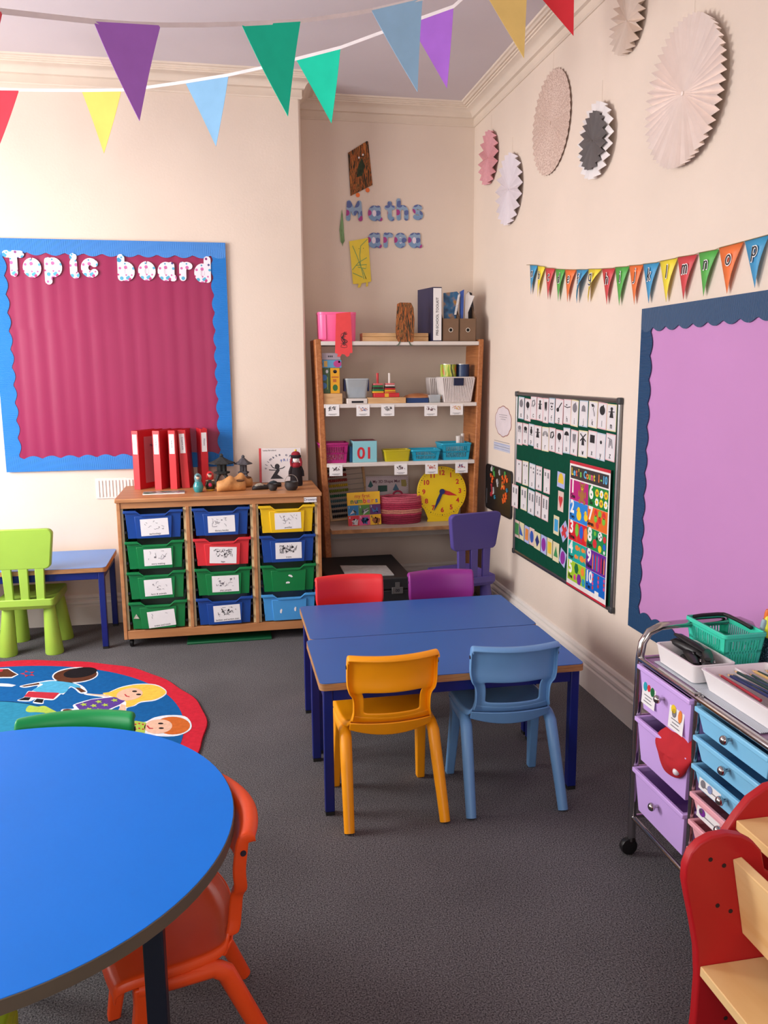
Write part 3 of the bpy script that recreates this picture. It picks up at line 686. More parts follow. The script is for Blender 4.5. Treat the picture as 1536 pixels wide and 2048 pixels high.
# dark iron pots, tiny shoes and a purse in front of the picture book
IRON = mat('cast_iron', '#2A2627', .6, .1, 50, .2, 400)
def pot(label, px, py, r, h, handle):
    p = onZ(px, py, ZT); t = thing('small_pot', label, 'pot', T3(p.x, p.y, ZT), 'small dark pots')
    B().lathe([(.001, 0), (r*.6, 0), (r*.9, h*.25), (r, h*.6), (r*.93, h*.92), (r*.96, h), (r*.86, h), (r*.84, h*.8), (r*.5, h*.2), (.001, h*.15)], 24).build('bowl', IRON, t)
    if handle:
        B().tube([(r*.95*math.cos(a), 0, h*.9+math.sin(a)*r*1.15) for a in [PI*k/14 for k in range(15)]], .0016, 6).build('wire_handle', mat('wire', '#B9AFA8', .35, metal=.7), t)
    return t
pot('round dark pot with wire handle at the right of the ornaments', 583, 980, .036, .045, True)
pot('small dark cup without a handle between pot and tiny shoes', 546, 981, .024, .036, False)
def shoe(label, px, py, ang, m, mt):
    p = onZ(px, py, ZT); t = thing('tiny_shoe', label, 'shoe', T3(p.x, p.y, ZT, rad(ang)), 'tiny ornamental shoes')
    rings = []
    for x, wd, top in ((-.045, .006, .012), (-.038, .014, .022), (-.02, .018, .030), (0, .018, .034), (.02, .016, .026), (.036, .015, .024), (.044, .008, .022)):
        rings.append([V((x, wd*math.cos(a), max(0, top/2+math.sin(a)*top/2))) for a in [2*PI*i/14 for i in range(14)]])
    B().loft(rings).build('shoe_body', IRON, t)
    rings = []
    for x, wd, top in ((-.034, .012, .0235), (-.02, .0165, .0318), (0, .0165, .036), (.014, .014, .031)):
        rings.append([V((x, wd*math.cos(a), top*.62+math.sin(a)*top*.40)) for a in [PI*i/8 for i in range(9)]])
    B().loft(rings, caps=False, closed=False).build('upper_trim', mt, t)
    return t
BEAD = ramp_mat('beaded_cloth', [(.35, '#3A342E'), (.5, '#B9AE9C'), (.65, '#6E665A')], (220, 220, 220), 'noise', .7, 2)
shoe('tiny shoe with pale beaded upper next to the wooden clogs', 521, 979, 12, IRON, BEAD)
shoe('tiny shoe with dark blue cloth upper behind the small cup', 548, 974, 30, IRON, mat('dark_blue_cloth', '#233038', .8, .1, 60))
# ------------------------------------------------------------------ shelf unit in the alcove
YS, YSB = 4.70, 4.965
Z1 = onY(800, 682.5, YS).z; Z2 = onY(800, 806.5, YS).z; Z3 = onY(800, 923.5, YS).z; YD = 4.62; Z4 = onY(780, 1056, YD).z
WSH = mat('white_shelf', '#DAD1CB', .5, .05, 10)
def lx(z): return .512+(1.565-z)*.030          # outer face of the left upright
def rx(z): return 1.503-(1.565-z)*.027
su = thing('shelf_unit', 'wooden shelf unit with white shelves in the alcove', 'shelf', FB((1.0, YS, 0)))
ZU = Z1+.012
for inner, o in ((.036, lx), (-.030, rx)):
    B().loft([[V((o(q)-1, q, 0)), V((o(q)+inner-1, q, 0)), V((o(q)+inner-1, q, -(YSB-YS))), V((o(q)-1, q, -(YSB-YS)))] for q in (0, ZU)]).build('upright', PINE, su, bev=.006, seg=3)
CARDC = {'r': mat('print_red', '#B8404A', .7), 'b': mat('print_blue', '#3A4E8C', .7), 'd': INK, 'y': mat('print_yellow', '#D9A93A', .7), 'p': mat('print_plum', '#5A2436', .7), 'o': mat('print_orange', '#C97A4A', .7)}
for zt_, cards in ((Z1, ()), (Z2, ((665, 821, 'dd', 61), (726, 821, 'ob', 62), (775.5, 821, 'dd', 63), (861.5, 821, 'pp', 64), (913, 819, 'oy', 65))),
                   (Z3, ((672, 941, 'dp', 66), (801.5, 938.5, 'pd', 67), (863, 937, 'or', 68), (923, 935, 'rb', 69)))):
    s_ = B().box(lx(zt_)+.034-1, rx(zt_)-.030-1, zt_-.022, zt_, -(YSB-YS)+.004, .0).build('shelf_board', WSH, su, bev=.002)
    for (px, py, cc, sd) in cards:
        q = onY(px, py, YS-.002)
        c_ = B().box(-.0385, .0385, -.032, .032, 0, .001).build('label_card', WHITE, s_, T3(q.x-1, q.z, .002))
        for k_, ch in enumerate(cc):
            doodle(.05, .024, 9, sd*3+k_, .002, 4).build('picture', CARDC[ch], s_, T3(q.x-1, q.z+.010, .0032))
        B().box(-.024, .024, -.0215, -.0195, 0, .0004).box(-.015, .015, -.0265, -.025, 0, .0004).build('caption_line', INK, s_, T3(q.x-1, q.z, .0031))
dk = B().box(lx(.5)+.034-1, rx(.5)-.030-1, Z4-.022, Z4, -(YSB-YS), .08).build('desk_board', mat('desk_laminate', '#BFB2A6', .45, .04, 8), su, bev=.002)
B().box(lx(.5)+.034-1, rx(.5)-.030-1, Z4-.0225, Z4-.0005, .080, .083).build('desk_edge', PLY, dk)
B().box(lx(.5)+.034-1, rx(.5)-.030-1, Z4-.085, Z4-.022, -.10, -.085).build('desk_apron', mat('apron_grey', '#A39A92', .6), dk)

def plain(name, label, cat, px0, py0, px1, py1, Y, dp, z, m, group=None, bev=.002, rz=0):
    x0, x1, _, z1 = rect(px0, py0, px1, py1, Y); t = tag(B().box(-(x1-x0)/2, (x1-x0)/2, 0, dp, 0, z1-z).build(name, m, None, T3((x0+x1)/2, Y, z, rz), bev=bev), label, cat, group)
    return t, x1-x0, z1-z
# ---- top shelf
x0, x1, _, z1 = rect(637, 624, 714, 683, YS+.03)
pk = thing('storage_tub', 'bright pink plastic tub on the top shelf', 'tub', T3((x0+x1)/2, YS+.03, Z1))
PINK = mat('pink_plastic', '#FF6CA4', .35, .03, 8)
hwd = (x1-x0)/2; hh = z1-Z1
rp = lambda sc, z, dz=0: [V((x*sc, .07+y*sc, z)) for x, y in rounded(-hwd, hwd, -.07, .07, .03)]
B().loft([rp(.93, 0), rp(.95, .004), rp(.985, hh-.012), rp(.95, hh-.012), rp(.90, .012)]).build('tub_body', PINK, pk, ang=30)
B().loft([rp(.985, hh-.014), rp(1, hh-.012), rp(1, hh), rp(.95, hh), rp(.95, hh-.014)]).build('rim', PINK, pk, ang=30)
for sx in (-1, 1): B().box(sx*(hwd-.04)-.004, sx*(hwd-.04)+.004, -.002, .004, .01, hh-.014).build('rib', PINK, pk, bev=.002)
def paper(name, label, cat, pts, Y, m, group=None, thick=.0012):
    """cut paper shape given by its outline on a plane facing the room"""
    q = [onY(x, y, Y) for x, y in pts]; cx = sum(p.x for p in q)/len(q); z0 = min(p.z for p in q)
    t = thing(name, label, cat, FB((cx, Y, z0)), group)
    B().prism([(p.x-cx, p.z-z0) for p in q], 0, thick).build('paper', m, t)
    return t, (lambda x, y: (onY(x, y, Y).x-cx, onY(x, y, Y).z-z0))
RP = mat('red_paper', '#E8484A', .75, .05, 20)
t, L = paper('paper_creature', 'red paper creature with a black scribble hanging over the top shelf', 'drawing', [(672, 627), (701, 624), (705, 706), (700, 706), (698, 712), (694, 714), (689, 709), (684, 708), (680, 714), (674, 713), (676, 708), (670, 706)], YS-.003, RP, 'paper creatures')
c = L(688, 680); B().ribbon([(c[0]+.021*math.sin(a*5.3)*(.6+.4*math.cos(a)), c[1]+.046*math.cos(a*1.7)*(.7+.3*math.sin(a*2))) for a in [k*.21 for k in range(70)]], .0022, .0012, .0018, 0).build('scribble', INK, t)
wb = thing('wooden_case', 'long light wooden case lying on the top shelf', 'box', FB((0, 0, 0)))
x0, x1, _, z1 = rect(725, 666, 857, 683, YS+.04); wb.matrix_world = FB(((x0+x1)/2, YS+.04, Z1))
B().box(-(x1-x0)/2, (x1-x0)/2, 0, (z1-Z1)*.55, -.10, 0).build('case_base', LWOOD, wb, bev=.002); B().box(-(x1-x0)/2, (x1-x0)/2, (z1-Z1)*.57, z1-Z1, -.10, 0).build('case_lid', LWOOD, wb, bev=.002)
B().cyl((.018, (z1-Z1)*.56, 0), (.018, (z1-Z1)*.56, .004), .005, n=10).build('catch', mat('brass', '#8A6A3A', .3, metal=.8), wb)
BRN = ramp_mat('brown_crayon_scribble', [(.36, '#26231A'), (.44, '#4E3A20'), (.5, '#B8622C'), (.56, '#4A4226'), (.64, '#C4743A')], (75, 11, 1), 'noise', .8, 3, dist=1.2)
t, L = paper('paper_creature', 'brown crayoned paper creature standing on the top shelf edge', 'drawing', [(794, 608), (800, 605), (822, 605.5), (827, 616), (829, 640), (828, 672), (826, 684), (797, 684), (792, 676), (791, 660)], YS-.001, BRN, 'paper creatures')
for px in (800, 818):
    a = L(px, 683); b_ = L(px-3 if px < 810 else px+3, 690); B().ribbon([a, b_, (b_[0]+.008*(1 if px > 810 else -1), b_[1]-.001)], .007, .0005, .0016).build('foot', mat('grey_green_paper', '#5E6A5A', .8), t)
# lever arch file
x0, x1, _, z1 = rect(866, 574, 883.5, 683, YS+.02)
lf = thing('lever_arch_file', 'tall navy lever arch file with white spine on the top shelf', 'file', FB(((x0+x1)/2, YS+.02, Z1)))
NV = mat('navy_file_cover', '#2E2C4A', .45, .05, 12); hw_ = (x1-x0)/2; hf = z1-Z1
B().box(-hw_, hw_, 0, hf, -.004, 0).build('spine', NV, lf, bev=.001)
B().box(-hw_+.0015, hw_-.002, .006, hf-.006, 0, .001).build('spine_label', WHITE, lf)
B().box(-hw_, -hw_+.003, 0, hf, -.20, -.004).build('cover', NV, lf, T3(0, 0, 0) @ M.Translation((-hw_, 0, 0)) @ M.Rotation(rad(13), 4, 'Y') @ M.Translation((hw_, 0, 0)))
B().box(hw_-.003, hw_, 0, hf, -.20, -.004).build('cover', NV, lf)
B().box(-hw_+.006, hw_-.006, .008, hf-.02, -.19, -.02).build('pages', mat('file_pages', '#CFC7C8'), lf)
text('PRE-SCHOOL TOOLKIT', .0205, 'lettering', INK, lf, T3(0, hf*.46, .0012, PI/2), .0002, .0003)
BOARD = mat('brown_board', '#7A5E48', .7, .05, 20)
def mag(label, px0, px1):
    x0, x1, _, z1 = rect(px0, 637, px1, 683, YS+.025); w2 = (x1-x0)/2; h2 = z1-Z1
    t = thing('magazine_file', label, 'file', FB(((x0+x1)/2, YS+.025, Z1)), 'brown magazine files')
    B().box(-w2, w2, 0, h2, -.003, 0).build('front', BOARD, t, bev=.001)
    for sx in (-1, 1):
        o = B(); pl = [(0, 0), (.20, 0), (.20, h2*2), (.15, h2*2), (0, h2)]
        o.add([(sx*w2, y, -x) for x, y in pl]+[(sx*(w2-.003), y, -x) for x, y in pl], [(0, 1, 2, 3, 4), (9, 8, 7, 6, 5)]+[(i, (i+1) % 5, 5+(i+1) % 5, 5+i) for i in range(5)]); o.build('side', BOARD, t)
    B().box(-w2, w2, 0, .003, -.20, 0).build('bottom', BOARD, t)
    B().lathe([(.0095, 0), (.013, .0), (.013, .002), (.0095, .002), (.0095, 0)], 20).build('ring_pull', mat('ring_metal', '#D8D4CC', .3, metal=.7), t, T3(0, h2*.5, 0))
    B().lathe([(.001, 0), (.0095, 0), (.0095, .0008)], 16).build('finger_hole', mat('hole_black', '#080808', .9), t, T3(0, h2*.5, 0))
    return t
mag('brown magazine file beside the lever arch file', 885, 918); mag('brown magazine file at the right end of the top shelf', 919, 952.5)
def leaf(name, label, cat, pts, Y, m, dp=.004, group=None):
    q = [onY(x, y, Y) for x, y in pts]; cx = sum(p.x for p in q)/len(q); z0 = min(p.z for p in q)
    return tag(B().prism([(p.x-cx, p.z-z0) for p in q], -dp, 0).build(name, m, None, FB((cx, Y, z0))), label, cat, group)
leaf('spiral_book', 'blue picture book leaning in the left magazine file', 'book', [(888, 676), (887, 586), (914, 583), (920, 590), (905, 676)], YS+.06, ramp_mat('blue_cover', [(.35, '#16385E'), (.5, '#2F6FA0'), (.62, '#C08A3A'), (.75, '#1C4668')], (14, 14, 1), 'noise', .4, 2))
sb = [onY(918-k*1.6, 590+k*8.2, YS+.052) for k in range(6)]
bb = thing('spiral_binding', 'white and black comb binding between the two magazine files', 'binding', FB((sb[-1].x, YS+.052, sb[-1].z)))
for i in range(5):
    for j in range(3):
        f = (i*3+j)/15*5; k0 = int(f); q = sb[k0].lerp(sb[min(k0+1, 5)], f-k0); B().box(-.006, .006, -.003, .003, -.004, .004).build('comb_tooth', WHITE, bb, T3(q.x-sb[-1].x, q.z-sb[-1].z, 0, rad(10)))
B().tube([(q.x-sb[-1].x, q.z-sb[-1].z, -.002) for q in sb], .004, 6).build('comb_spine', INK, bb)
leaf('plastic_folder', 'upright blue plastic folder in the right magazine file', 'folder', [(921, 676), (921, 583), (928, 579), (925, 676)], YS+.06, mat('blue_folder', '#2C57B0', .3), .02)
leaf('loose_papers', 'white loose papers sticking out of the right magazine file', 'paper', [(928, 676), (931, 590), (938, 583), (940, 590), (949, 592), (936, 625), (938, 676)], YS+.075, WHITE, .003)
leaf('dark_folder', 'dark folder at the back of the right magazine file', 'folder', [(934, 676), (936, 583), (944, 586), (950, 637), (950, 676)], YS+.11, mat('dark_folder', '#23202A', .5), .006)

# ---- second shelf
plain('wooden_box', 'small light wooden box under the stacked game boxes', 'box', 638, 787, 685, 807, YS+.012, .16, Z2, LWOOD)
zb = Z2 + (onY(660, 787, YS+.012).z - Z2) + .001
def gamebox(label, px0, py0, px1, py1, zb_, m, prints, Y=YS+.02, tilt=0):
    x0, x1, _, z1 = rect(px0, py0, px1, py1, Y); t = thing('game_box', label, 'box', FB(((x0+x1)/2, Y, zb_)) @ M.Rotation(tilt, 4, 'Z'), 'stacked game boxes')
    w2 = (x1-x0)/2; h2 = z1-zb_
    B().box(-w2, w2, 0, h2, -.13, 0).build('box_body', m, t, bev=.001)
    for (fx, fy, sx, sy, mm, rnd) in prints:
        b = B()
        if rnd: b.prism([(fx*w2+sx*w2*math.cos(2*PI*i/16), fy*h2+sy*h2*math.sin(2*PI*i/16)) for i in range(16)], 0, .0006)
        else: b.box(fx*w2-sx*w2, fx*w2+sx*w2, fy*h2-sy*h2, fy*h2+sy*h2, 0, .0006)
        b.build('printed_panel', mm, t)
    return t, h2
GBL = mat('box_print_blue', '#3A6FA8', .5); GWH = mat('box_print_white', '#C9C9CE', .5); GPK = mat('box_print_pink', '#B8408A', .5); GOC = mat('box_print_ochre', '#C9A050', .5); GGR = mat('box_print_green', '#2E6A34', .5)
_, h_ = gamebox('dark green game box standing on the wooden box', 637, 736, 660, 787, zb, mat('game_green', '#3E5A38', .5, .2, 40), [(.0, .62, .5, .12, GBL, 1), (-.1, .3, .55, .12, GBL, 1), (.5, .86, .22, .07, GWH, 1), (.55, .4, .08, .25, mat('box_print_olive', '#8A9A4A', .5), 0)])
gamebox('yellow game box standing beside the dark green one', 661, 736, 679.5, 787, zb, mat('game_yellow', '#E3A41E', .5, .05, 30), [(0, .86, .42, .07, INK, 1), (0, .82, .2, .035, GWH, 1), (0, .22, .55, .13, GGR, 1), (0, .64, .75, .025, mat('box_print_rust', '#B8642A', .5), 0), (-.1, .5, .35, .06, mat('box_print_rust', '#B8642A', .5), 0)])
zb2 = zb+h_+.001
_, h2_ = gamebox('light blue and pink game box lying on the upright boxes', 636, 720, 683, 736, zb2, mat('game_lightblue', '#5E9AC0', .5, .05, 30), [(-.75, .5, .13, .3, INK, 1), (-.35, .5, .14, .38, GOC, 0), (.65, .5, .34, .45, GPK, 1), (.8, .75, .08, .14, INK, 1)])
gamebox('grey game box on top of the stacked boxes', 635.5, 706, 681, 720, zb2+h2_+.001, mat('game_grey', '#A79AA4', .6, .04, 30), [(-.05, .5, .05, .12, INK, 0), (.1, .5, .05, .12, INK, 0), (.25, .5, .05, .12, INK, 0)])
CLEAR = mat('clear_plastic', '#C9D2D8', .12, 0, spec=.5, trans=.0, alpha=.38)
x0, x1, _, z1 = rect(694, 797, 735, 809, YS+.008)
wt_ = thing('white_tray', 'small white tray with a dark slot on the second shelf', 'tray', FB(((x0+x1)/2, YS+.008, Z2)))
hT = z1-Z2
B().box(-(x1-x0)/2, (x1-x0)/2, 0, hT, -.14, 0).build('tray_body', WSH, wt_, bev=.003); B().box(-(x1-x0)/2*.55, (x1-x0)/2*.6, hT*.15, hT*.55, 0, .001).build('slot', INK, wt_)
x0, x1, _, z1 = rect(691, 757, 739, 797, YS+.02); zb = Z2+hT+.001; hc = z1-zb; w2 = (x1-x0)/2
ct = thing('clear_tub', 'clear plastic tub with blue clips on the white tray', 'tub', FB(((x0+x1)/2, YS+.02, zb)))
rq = lambda sc, z: [V((x*sc, z, y*sc-.06)) for x, y in rounded(-w2, w2, -.06, .06, .015)]
B().loft([rq(.78, 0), rq(.98, hc), rq(.95, hc), rq(.75, .004)]).build('tub_body', CLEAR, ct, ang=30)
B().loft([rq(.97, hc-.01), rq(1, hc-.008), rq(1, hc), rq(.94, hc), rq(.94, hc-.008)]).build('rim', CLEAR, ct, ang=30)
for sx in (-1, 1): B().box(sx*w2*.98-.005, sx*w2*.98+.005, hc*.35, hc*.97, -.08, -.03).build('clip', mat('clip_blue', '#1C2F66', .4), ct, bev=.002)
B().box(-w2*.6, w2*.6, .006, hc*.55, -.10, -.02).build('contents', ramp_mat('tub_contents', [(.4, '#5A6E82'), (.55, '#B9C2CA'), (.65, '#3A5A86')], (60, 60, 60), 'noise', .5), ct)
wt, _, ht_ = plain('wooden_tray', 'shallow light wooden tray under the coloured stacking toys', 'tray', 736, 795, 812, 808, YS+.01, .14, Z2, LWOOD)
zt2 = Z2+ht_+.001
x0, x1, _, z1 = rect(748, 786, 799, 796, YS+.03)
tb = thing('stacking_toy', 'two stacks of coloured rings on pegs in a wooden tray', 'toy', FB(((x0+x1)/2, YS+.03, zt2)))
h0 = z1-zt2; RB = {'r': '#C62A30', 'y': '#E0B030', 'g': '#2E7A4A', 'k': '#3A2A2A', 'p': '#D86A70', 'o': '#D8783A', 'w': '#D8CFC8'}
RM = {k: mat('toy_'+k, v, .4) for k, v in RB.items()}
B().box(-(x1-x0)/2, (x1-x0)/2, 0, h0, -.055, 0).build('base', RM['r'], tb, bev=.002)
B().box(-.012, .012, .002, h0-.002, 0, .0008).build('yellow_inlay', RM['y'], tb)
for px, cols, pc in ((757, 'ygkgp', 'r'), (781, 'oyrkwp', 'w')):
    cx = onY(px, 790, YS+.03).x-(x0+x1)/2; y = h0
    ztop = onY(px, 746, YS+.05).z-zt2
    for i, c_ in enumerate(cols):
        hb = .056/len(cols); wv = .033-.0012*i
        B().box(cx-wv, cx+wv, y+.0004, y+hb-.0004, -.055, -.004).build('ring_block', RM[c_], tb, bev=.003); y += hb
    B().cyl((cx, y-.001, -.03), (cx, ztop, -.03), .007, n=14).build('peg', RM[pc], tb)
bx, _, hbx = plain('blue_box', 'flat dark blue box under the copper coloured bowl', 'box', 813, 796, 857, 807, YS+.02, .13, Z2, mat('deep_blue_card', '#1A3A6E', .5))
p = onY(836, 796, YS+.08)
tag(B().lathe([(.088, 0), (.088, .004), (.075, .014), (.05, .022), (.02, .026), (.001, .0265)], 32, sy=.72).build('wooden_bowl', ramp_mat('copper_wood', [(.3, '#9A5E3A'), (.6, '#BE7E54')], (10, 10, 60), 'noise', .35, 3), None, T3(p.x, YS+.085, Z2+hbx+.0005)), 'upturned copper brown wooden bowl on the flat blue box', 'bowl')
x0, x1, _, z1 = rect(858, 790, 883, 807, YS+.012); w2 = (x1-x0)/2; hq = z1-Z2
cb = thing('small_clear_tub', 'small clear tub beside the white wicker basket', 'tub', FB(((x0+x1)/2, YS+.012, Z2)))
B().loft([[V((x*k_, z, y*k_-.035)) for x, y in rounded(-w2, w2, -.03, .03, .008)] for k_, z in ((.9, 0), (1, hq), (.95, hq), (.86, .003))]).build('tub_body', CLEAR, cb, ang=30)
B().box(-w2*.8, w2*.8, .004, hq*.5, -.055, -.012).build('contents', ramp_mat('small_bits', [(.4, '#8A7A70'), (.6, '#C9C0B8')], (120, 120, 120), 'noise', .6), cb)
WICK = mat('white_wicker', '#D3C9C6', .7, .06, 30)
def wicker(label, px0, py0, px1, py1, Y, dp, handle):
    x0, x1, _, z1 = rect(px0, py0, px1, py1, Y); w2 = (x1-x0)/2; h2 = z1-Z2
    t = thing('wicker_basket', label, 'basket', FB(((x0+x1)/2, Y, Z2)), 'white wicker baskets')
    def at(u, k): # perimeter position u 0..1 at height factor k
        s_ = .80+.20*k; P_ = rounded(-w2*s_, w2*s_, -dp*s_/2, dp*s_/2, .012, 3); n = len(P_); f = u*n; i = int(f) % n; a_ = V(P_[i]); c_ = V(P_[(i+1) % n]); q = a_.lerp(c_, f-int(f)); return V((q.x, h2*k, q.y-dp/2))
    per = rounded(-1, 1, -1, 1, .1, 3)
    b = B(); s_ = lambda k: .80+.20*k
    b.loft([[V((x*s_(k)*.97, h2*k, y*s_(k)*.97-dp/2)) for x, y in rounded(-w2, w2, -dp/2, dp/2, .012)] for k in (0, 1)]+[[V((x*s_(k)*.94, h2*k, y*s_(k)*.94-dp/2)) for x, y in rounded(-w2, w2, -dp/2, dp/2, .012)] for k in (1, .03)])
    b.build('lining', mat('wicker_lining', '#A79C99', .8), t)
    st = B(); ns = int(w2*2/.0115)
    for i in range(ns+1):
        f = -1+2*i/ns
        for sg in (0, 1):
            q = .0 if sg else -dp
            st.cyl((f*w2*.80*.96, .003, -dp/2+(dp/2*.80 if sg else -dp/2*.80)), (f*w2*.96, h2-.002, -dp/2+(dp/2 if sg else -dp/2)), .0046, n=8)
    nd = int(dp/.0115)
    for i in range(nd+1):
        f = -1+2*i/nd
        for sg in (-1, 1): st.cyl((sg*w2*.80, .003, -dp/2+f*dp/2*.78), (sg*w2, h2-.002, -dp/2+f*dp/2*.97), .0046, n=8)
    st.build('woven_stakes', WICK, t)
    B().tube([(x, h2, y-dp/2) for x, y in rounded(-w2, w2, -dp/2, dp/2, .012, 4)], .0045, 8, True).build('rim', WICK, t)
    B().tube([(x*.8, .004, y*.8-dp/2) for x, y in rounded(-w2, w2, -dp/2, dp/2, .012, 4)], .004, 8, True).build('base_rim', WICK, t)
    if handle:
        B().box(-.030, .030, h2*.68, h2*.98, .004, .008).build('navy_handle_patch', mat('navy_fabric', '#151C3E', .8), t, bev=.003)
    return t
wicker('white wicker basket with a navy patch on the second shelf', 884, 755, 949, 807, YS+.012, .135, True)
wicker('white wicker basket standing behind the one with navy patch', 859, 756, 900, 800, YS+.16, .085, False)
def tin(label, px0, px1, m, band, Yt=YS+.085):
    x0, x1, _, z1 = rect(px0, 728, px1, 757, Yt); r = (x1-x0)/2
    t = thing('tin_can', label, 'tin', T3((x0+x1)/2, Yt, Z2+.0165), 'tins in the wicker basket'); h2 = z1-Z2-.0165
    B().cyl((0, 0, 0), (0, 0, h2), r, n=28).build('tin_body', m, t)
    for z in (0, h2-.003): B().lathe([(r-.002, z), (r+.0015, z), (r+.0015, z+.003), (r-.002, z+.003)], 28).build('tin_rim', mat('tin_metal', '#B9B6B0', .3, metal=.8), t)
    if band: B().lathe([(r+.0006, h2*.1), (r+.0006, h2*.55)], 28).build('label_band', band, t)
    return t
tin('green and orange tin in the white wicker basket', 881, 912, ramp_mat('tin_green', [(.35, '#C06A2A'), (.45, '#7AB02A'), (.55, '#D9D26A'), (.62, '#3E5A2A')], (30, 30, 8), 'noise', .4, 2), None)
tin('dark blue tin in the white wicker basket', 912.5, 938, mat('tin_blue', '#16335E', .35), mat('tin_red', '#A83A3A', .4))

# ---- slotted plastic baskets
def slot_basket(label, x0, x1, Y, dp, z, h2, m, contents=None, group='slotted plastic baskets', rz=0, slot=.010, name='slotted_basket', taper=.86):
    w2 = (x1-x0)/2; t = thing(name, label, 'basket', T3((x0+x1)/2, Y+dp/2, z, rz), group); d2 = dp/2
    def P(fx, fy, k): s_ = taper+(1-taper)*k; return V((fx*w2*s_, fy*d2*s_, h2*k))
    b = B(); th = .0022
    def quad(a_, c_, k0, k1, side):
        # strip on one side from fraction a_ to c_ along it, between heights k0, k1
        def pt(f, k, o):
            q = P(f, -1, k) if side == 0 else P(f, 1, k) if side == 1 else P(-1, f, k) if side == 2 else P(1, f, k)
            nrm = (V((0, -1, 0)), V((0, 1, 0)), V((-1, 0, 0)), V((1, 0, 0)))[side]; return q-nrm*o
        vs = [pt(a_, k0, 0), pt(c_, k0, 0), pt(c_, k1, 0), pt(a_, k1, 0), pt(a_, k0, th), pt(c_, k0, th), pt(c_, k1, th), pt(a_, k1, th)]
        b.add(vs, [(0, 1, 2, 3), (7, 6, 5, 4), (0, 4, 5, 1), (1, 5, 6, 2), (2, 6, 7, 3), (3, 7, 4, 0)])
    for side in range(4):
        L_ = w2 if side < 2 else d2; n = max(3, int(2*L_*.76/slot)); 
        quad(-1, 1, 0, .16, side); quad(-1, 1, .80, 1, side); quad(-1, 1, .44, .52, side); quad(-1, -.76, .16, .80, side); quad(.76, 1, .16, .80, side)
        for i in range(n+1):
            c = -.76+1.52*i/n; hwf = .25*1.52/n; quad(c-hwf, c+hwf, .16, .80, side)
    bs = [P(-1, -1, 0), P(1, -1, 0), P(1, 1, 0), P(-1, 1, 0)]; b.add(bs+[q+V((0, 0, th)) for q in bs], [(3, 2, 1, 0), (4, 5, 6, 7), (0, 1, 5, 4), (1, 2, 6, 5), (2, 3, 7, 6), (3, 0, 4, 7)])
    b.build('basket_body', m, t, smooth=False)
    rm = [V((x, y, 0)) for x, y in rounded(-w2-.004, w2+.004, -d2-.004, d2+.004, .012)]; ri = [V((x, y, 0)) for x, y in rounded(-w2+.003, w2-.003, -d2+.003, d2-.003, .010)]
    zz = lambda R_, q: [p+V((0, 0, q)) for p in R_]
    B().loft([zz(ri, h2-.012), zz(rm, h2-.012), zz(rm, h2), zz(ri, h2), zz(ri, h2-.012)], caps=False).build('rim', m, t, bev=.002)
    if contents:
        B().box(-w2*.8, w2*.8, -d2*.8, d2*.8, .004, h2*.55).build('contents', contents, t, bev=.01)
    return t
BITS = ramp_mat('coloured_bits', [(.3, '#8A3A34'), (.42, '#D8C9B8'), (.52, '#3A5A3A'), (.6, '#C98A3A'), (.7, '#3A3A4A')], (90, 90, 90), 'noise', .5, 1, const=True)
MAG = mat('magenta_plastic', '#A8206E', .38); TURQ = mat('turquoise_plastic', '#1E9FC0', .36)
x0, x1, _, z1 = rect(639, 886, 697, 931, YS+.012); slot_basket('magenta slotted basket at the left of the third shelf', x0, x1, YS+.012, .14, Z3, z1-Z3, MAG, BITS)
plain('blue_book', 'slim blue book standing beside the number cube', 'book', 699, 893, 708, 928, YS+.05, .15, Z3, mat('book_blue', '#1F6E9E', .4))
x0, x1, _, z1 = rect(706, 882, 754, 927.5, YS+.02); w2 = (x1-x0)/2; h2 = z1-Z3
cu = thing('number_cube', 'pale blue cube box with an upside down red ten', 'box', FB(((x0+x1)/2, YS+.02, Z3)))
B().box(-w2, w2, 0, h2, -.13, 0).build('cube_body', mat('cube_blue', '#86C3CE', .5, .03, 12), cu, bev=.002)
B().box(-w2+.002, w2-.002, h2-.002, h2+.0008, -.128, -.002).build('cube_lid', mat('cube_maroon', '#7A2A3E', .5), cu)
text('10', .094, 'numeral', mat('numeral_red', '#C8202E', .5), cu, T3(0, h2*.47, .0005, PI), .0004, .002)
YEL = mat('yellow_clear_plastic', '#D6C62A', .15, 0, alpha=.62)
x0, x1, _, z1 = rect(768, 900, 823, 928, YS+.012); w2 = (x1-x0)/2; h2 = z1-Z3
yt = thing('yellow_tub', 'translucent yellow tub holding wooden sticks', 'tub', FB(((x0+x1)/2, YS+.012, Z3)))
rq2 = lambda sc, z: [V((x*sc, z, y*sc-.055)) for x, y in rounded(-w2, w2, -.05, .05, .012)]
B().loft([rq2(.86, 0), rq2(.97, h2-.004), rq2(.94, h2-.004), rq2(.84, .003)]).build('tub_body', YEL, yt, ang=30)
B().loft([rq2(.96, h2-.010), rq2(1, h2-.008), rq2(1, h2), rq2(.93, h2), rq2(.93, h2-.008)]).build('rim', YEL, yt, ang=30)
for k in range(7): B().cyl((-w2*.7+.01*k, .008+.003*k, -.02-.01*k), (w2*.7-.006*k, .014+.004*((k*3) % 5), -.035-.006*k), .0025, n=6).build('stick', LWOOD, yt)
x0, x1, _, z1 = rect(824, 899, 881, 927, YS+.012); slot_basket('low turquoise slotted basket on the third shelf', x0, x1, YS+.012, .13, Z3, z1-Z3, TURQ, BITS)
x0, x1, _, z1 = rect(884, 886, 942, 925, YS+.012); slot_basket('tall turquoise slotted basket at the right of the third shelf', x0, x1, YS+.012, .15, Z3, z1-Z3, TURQ, BITS)
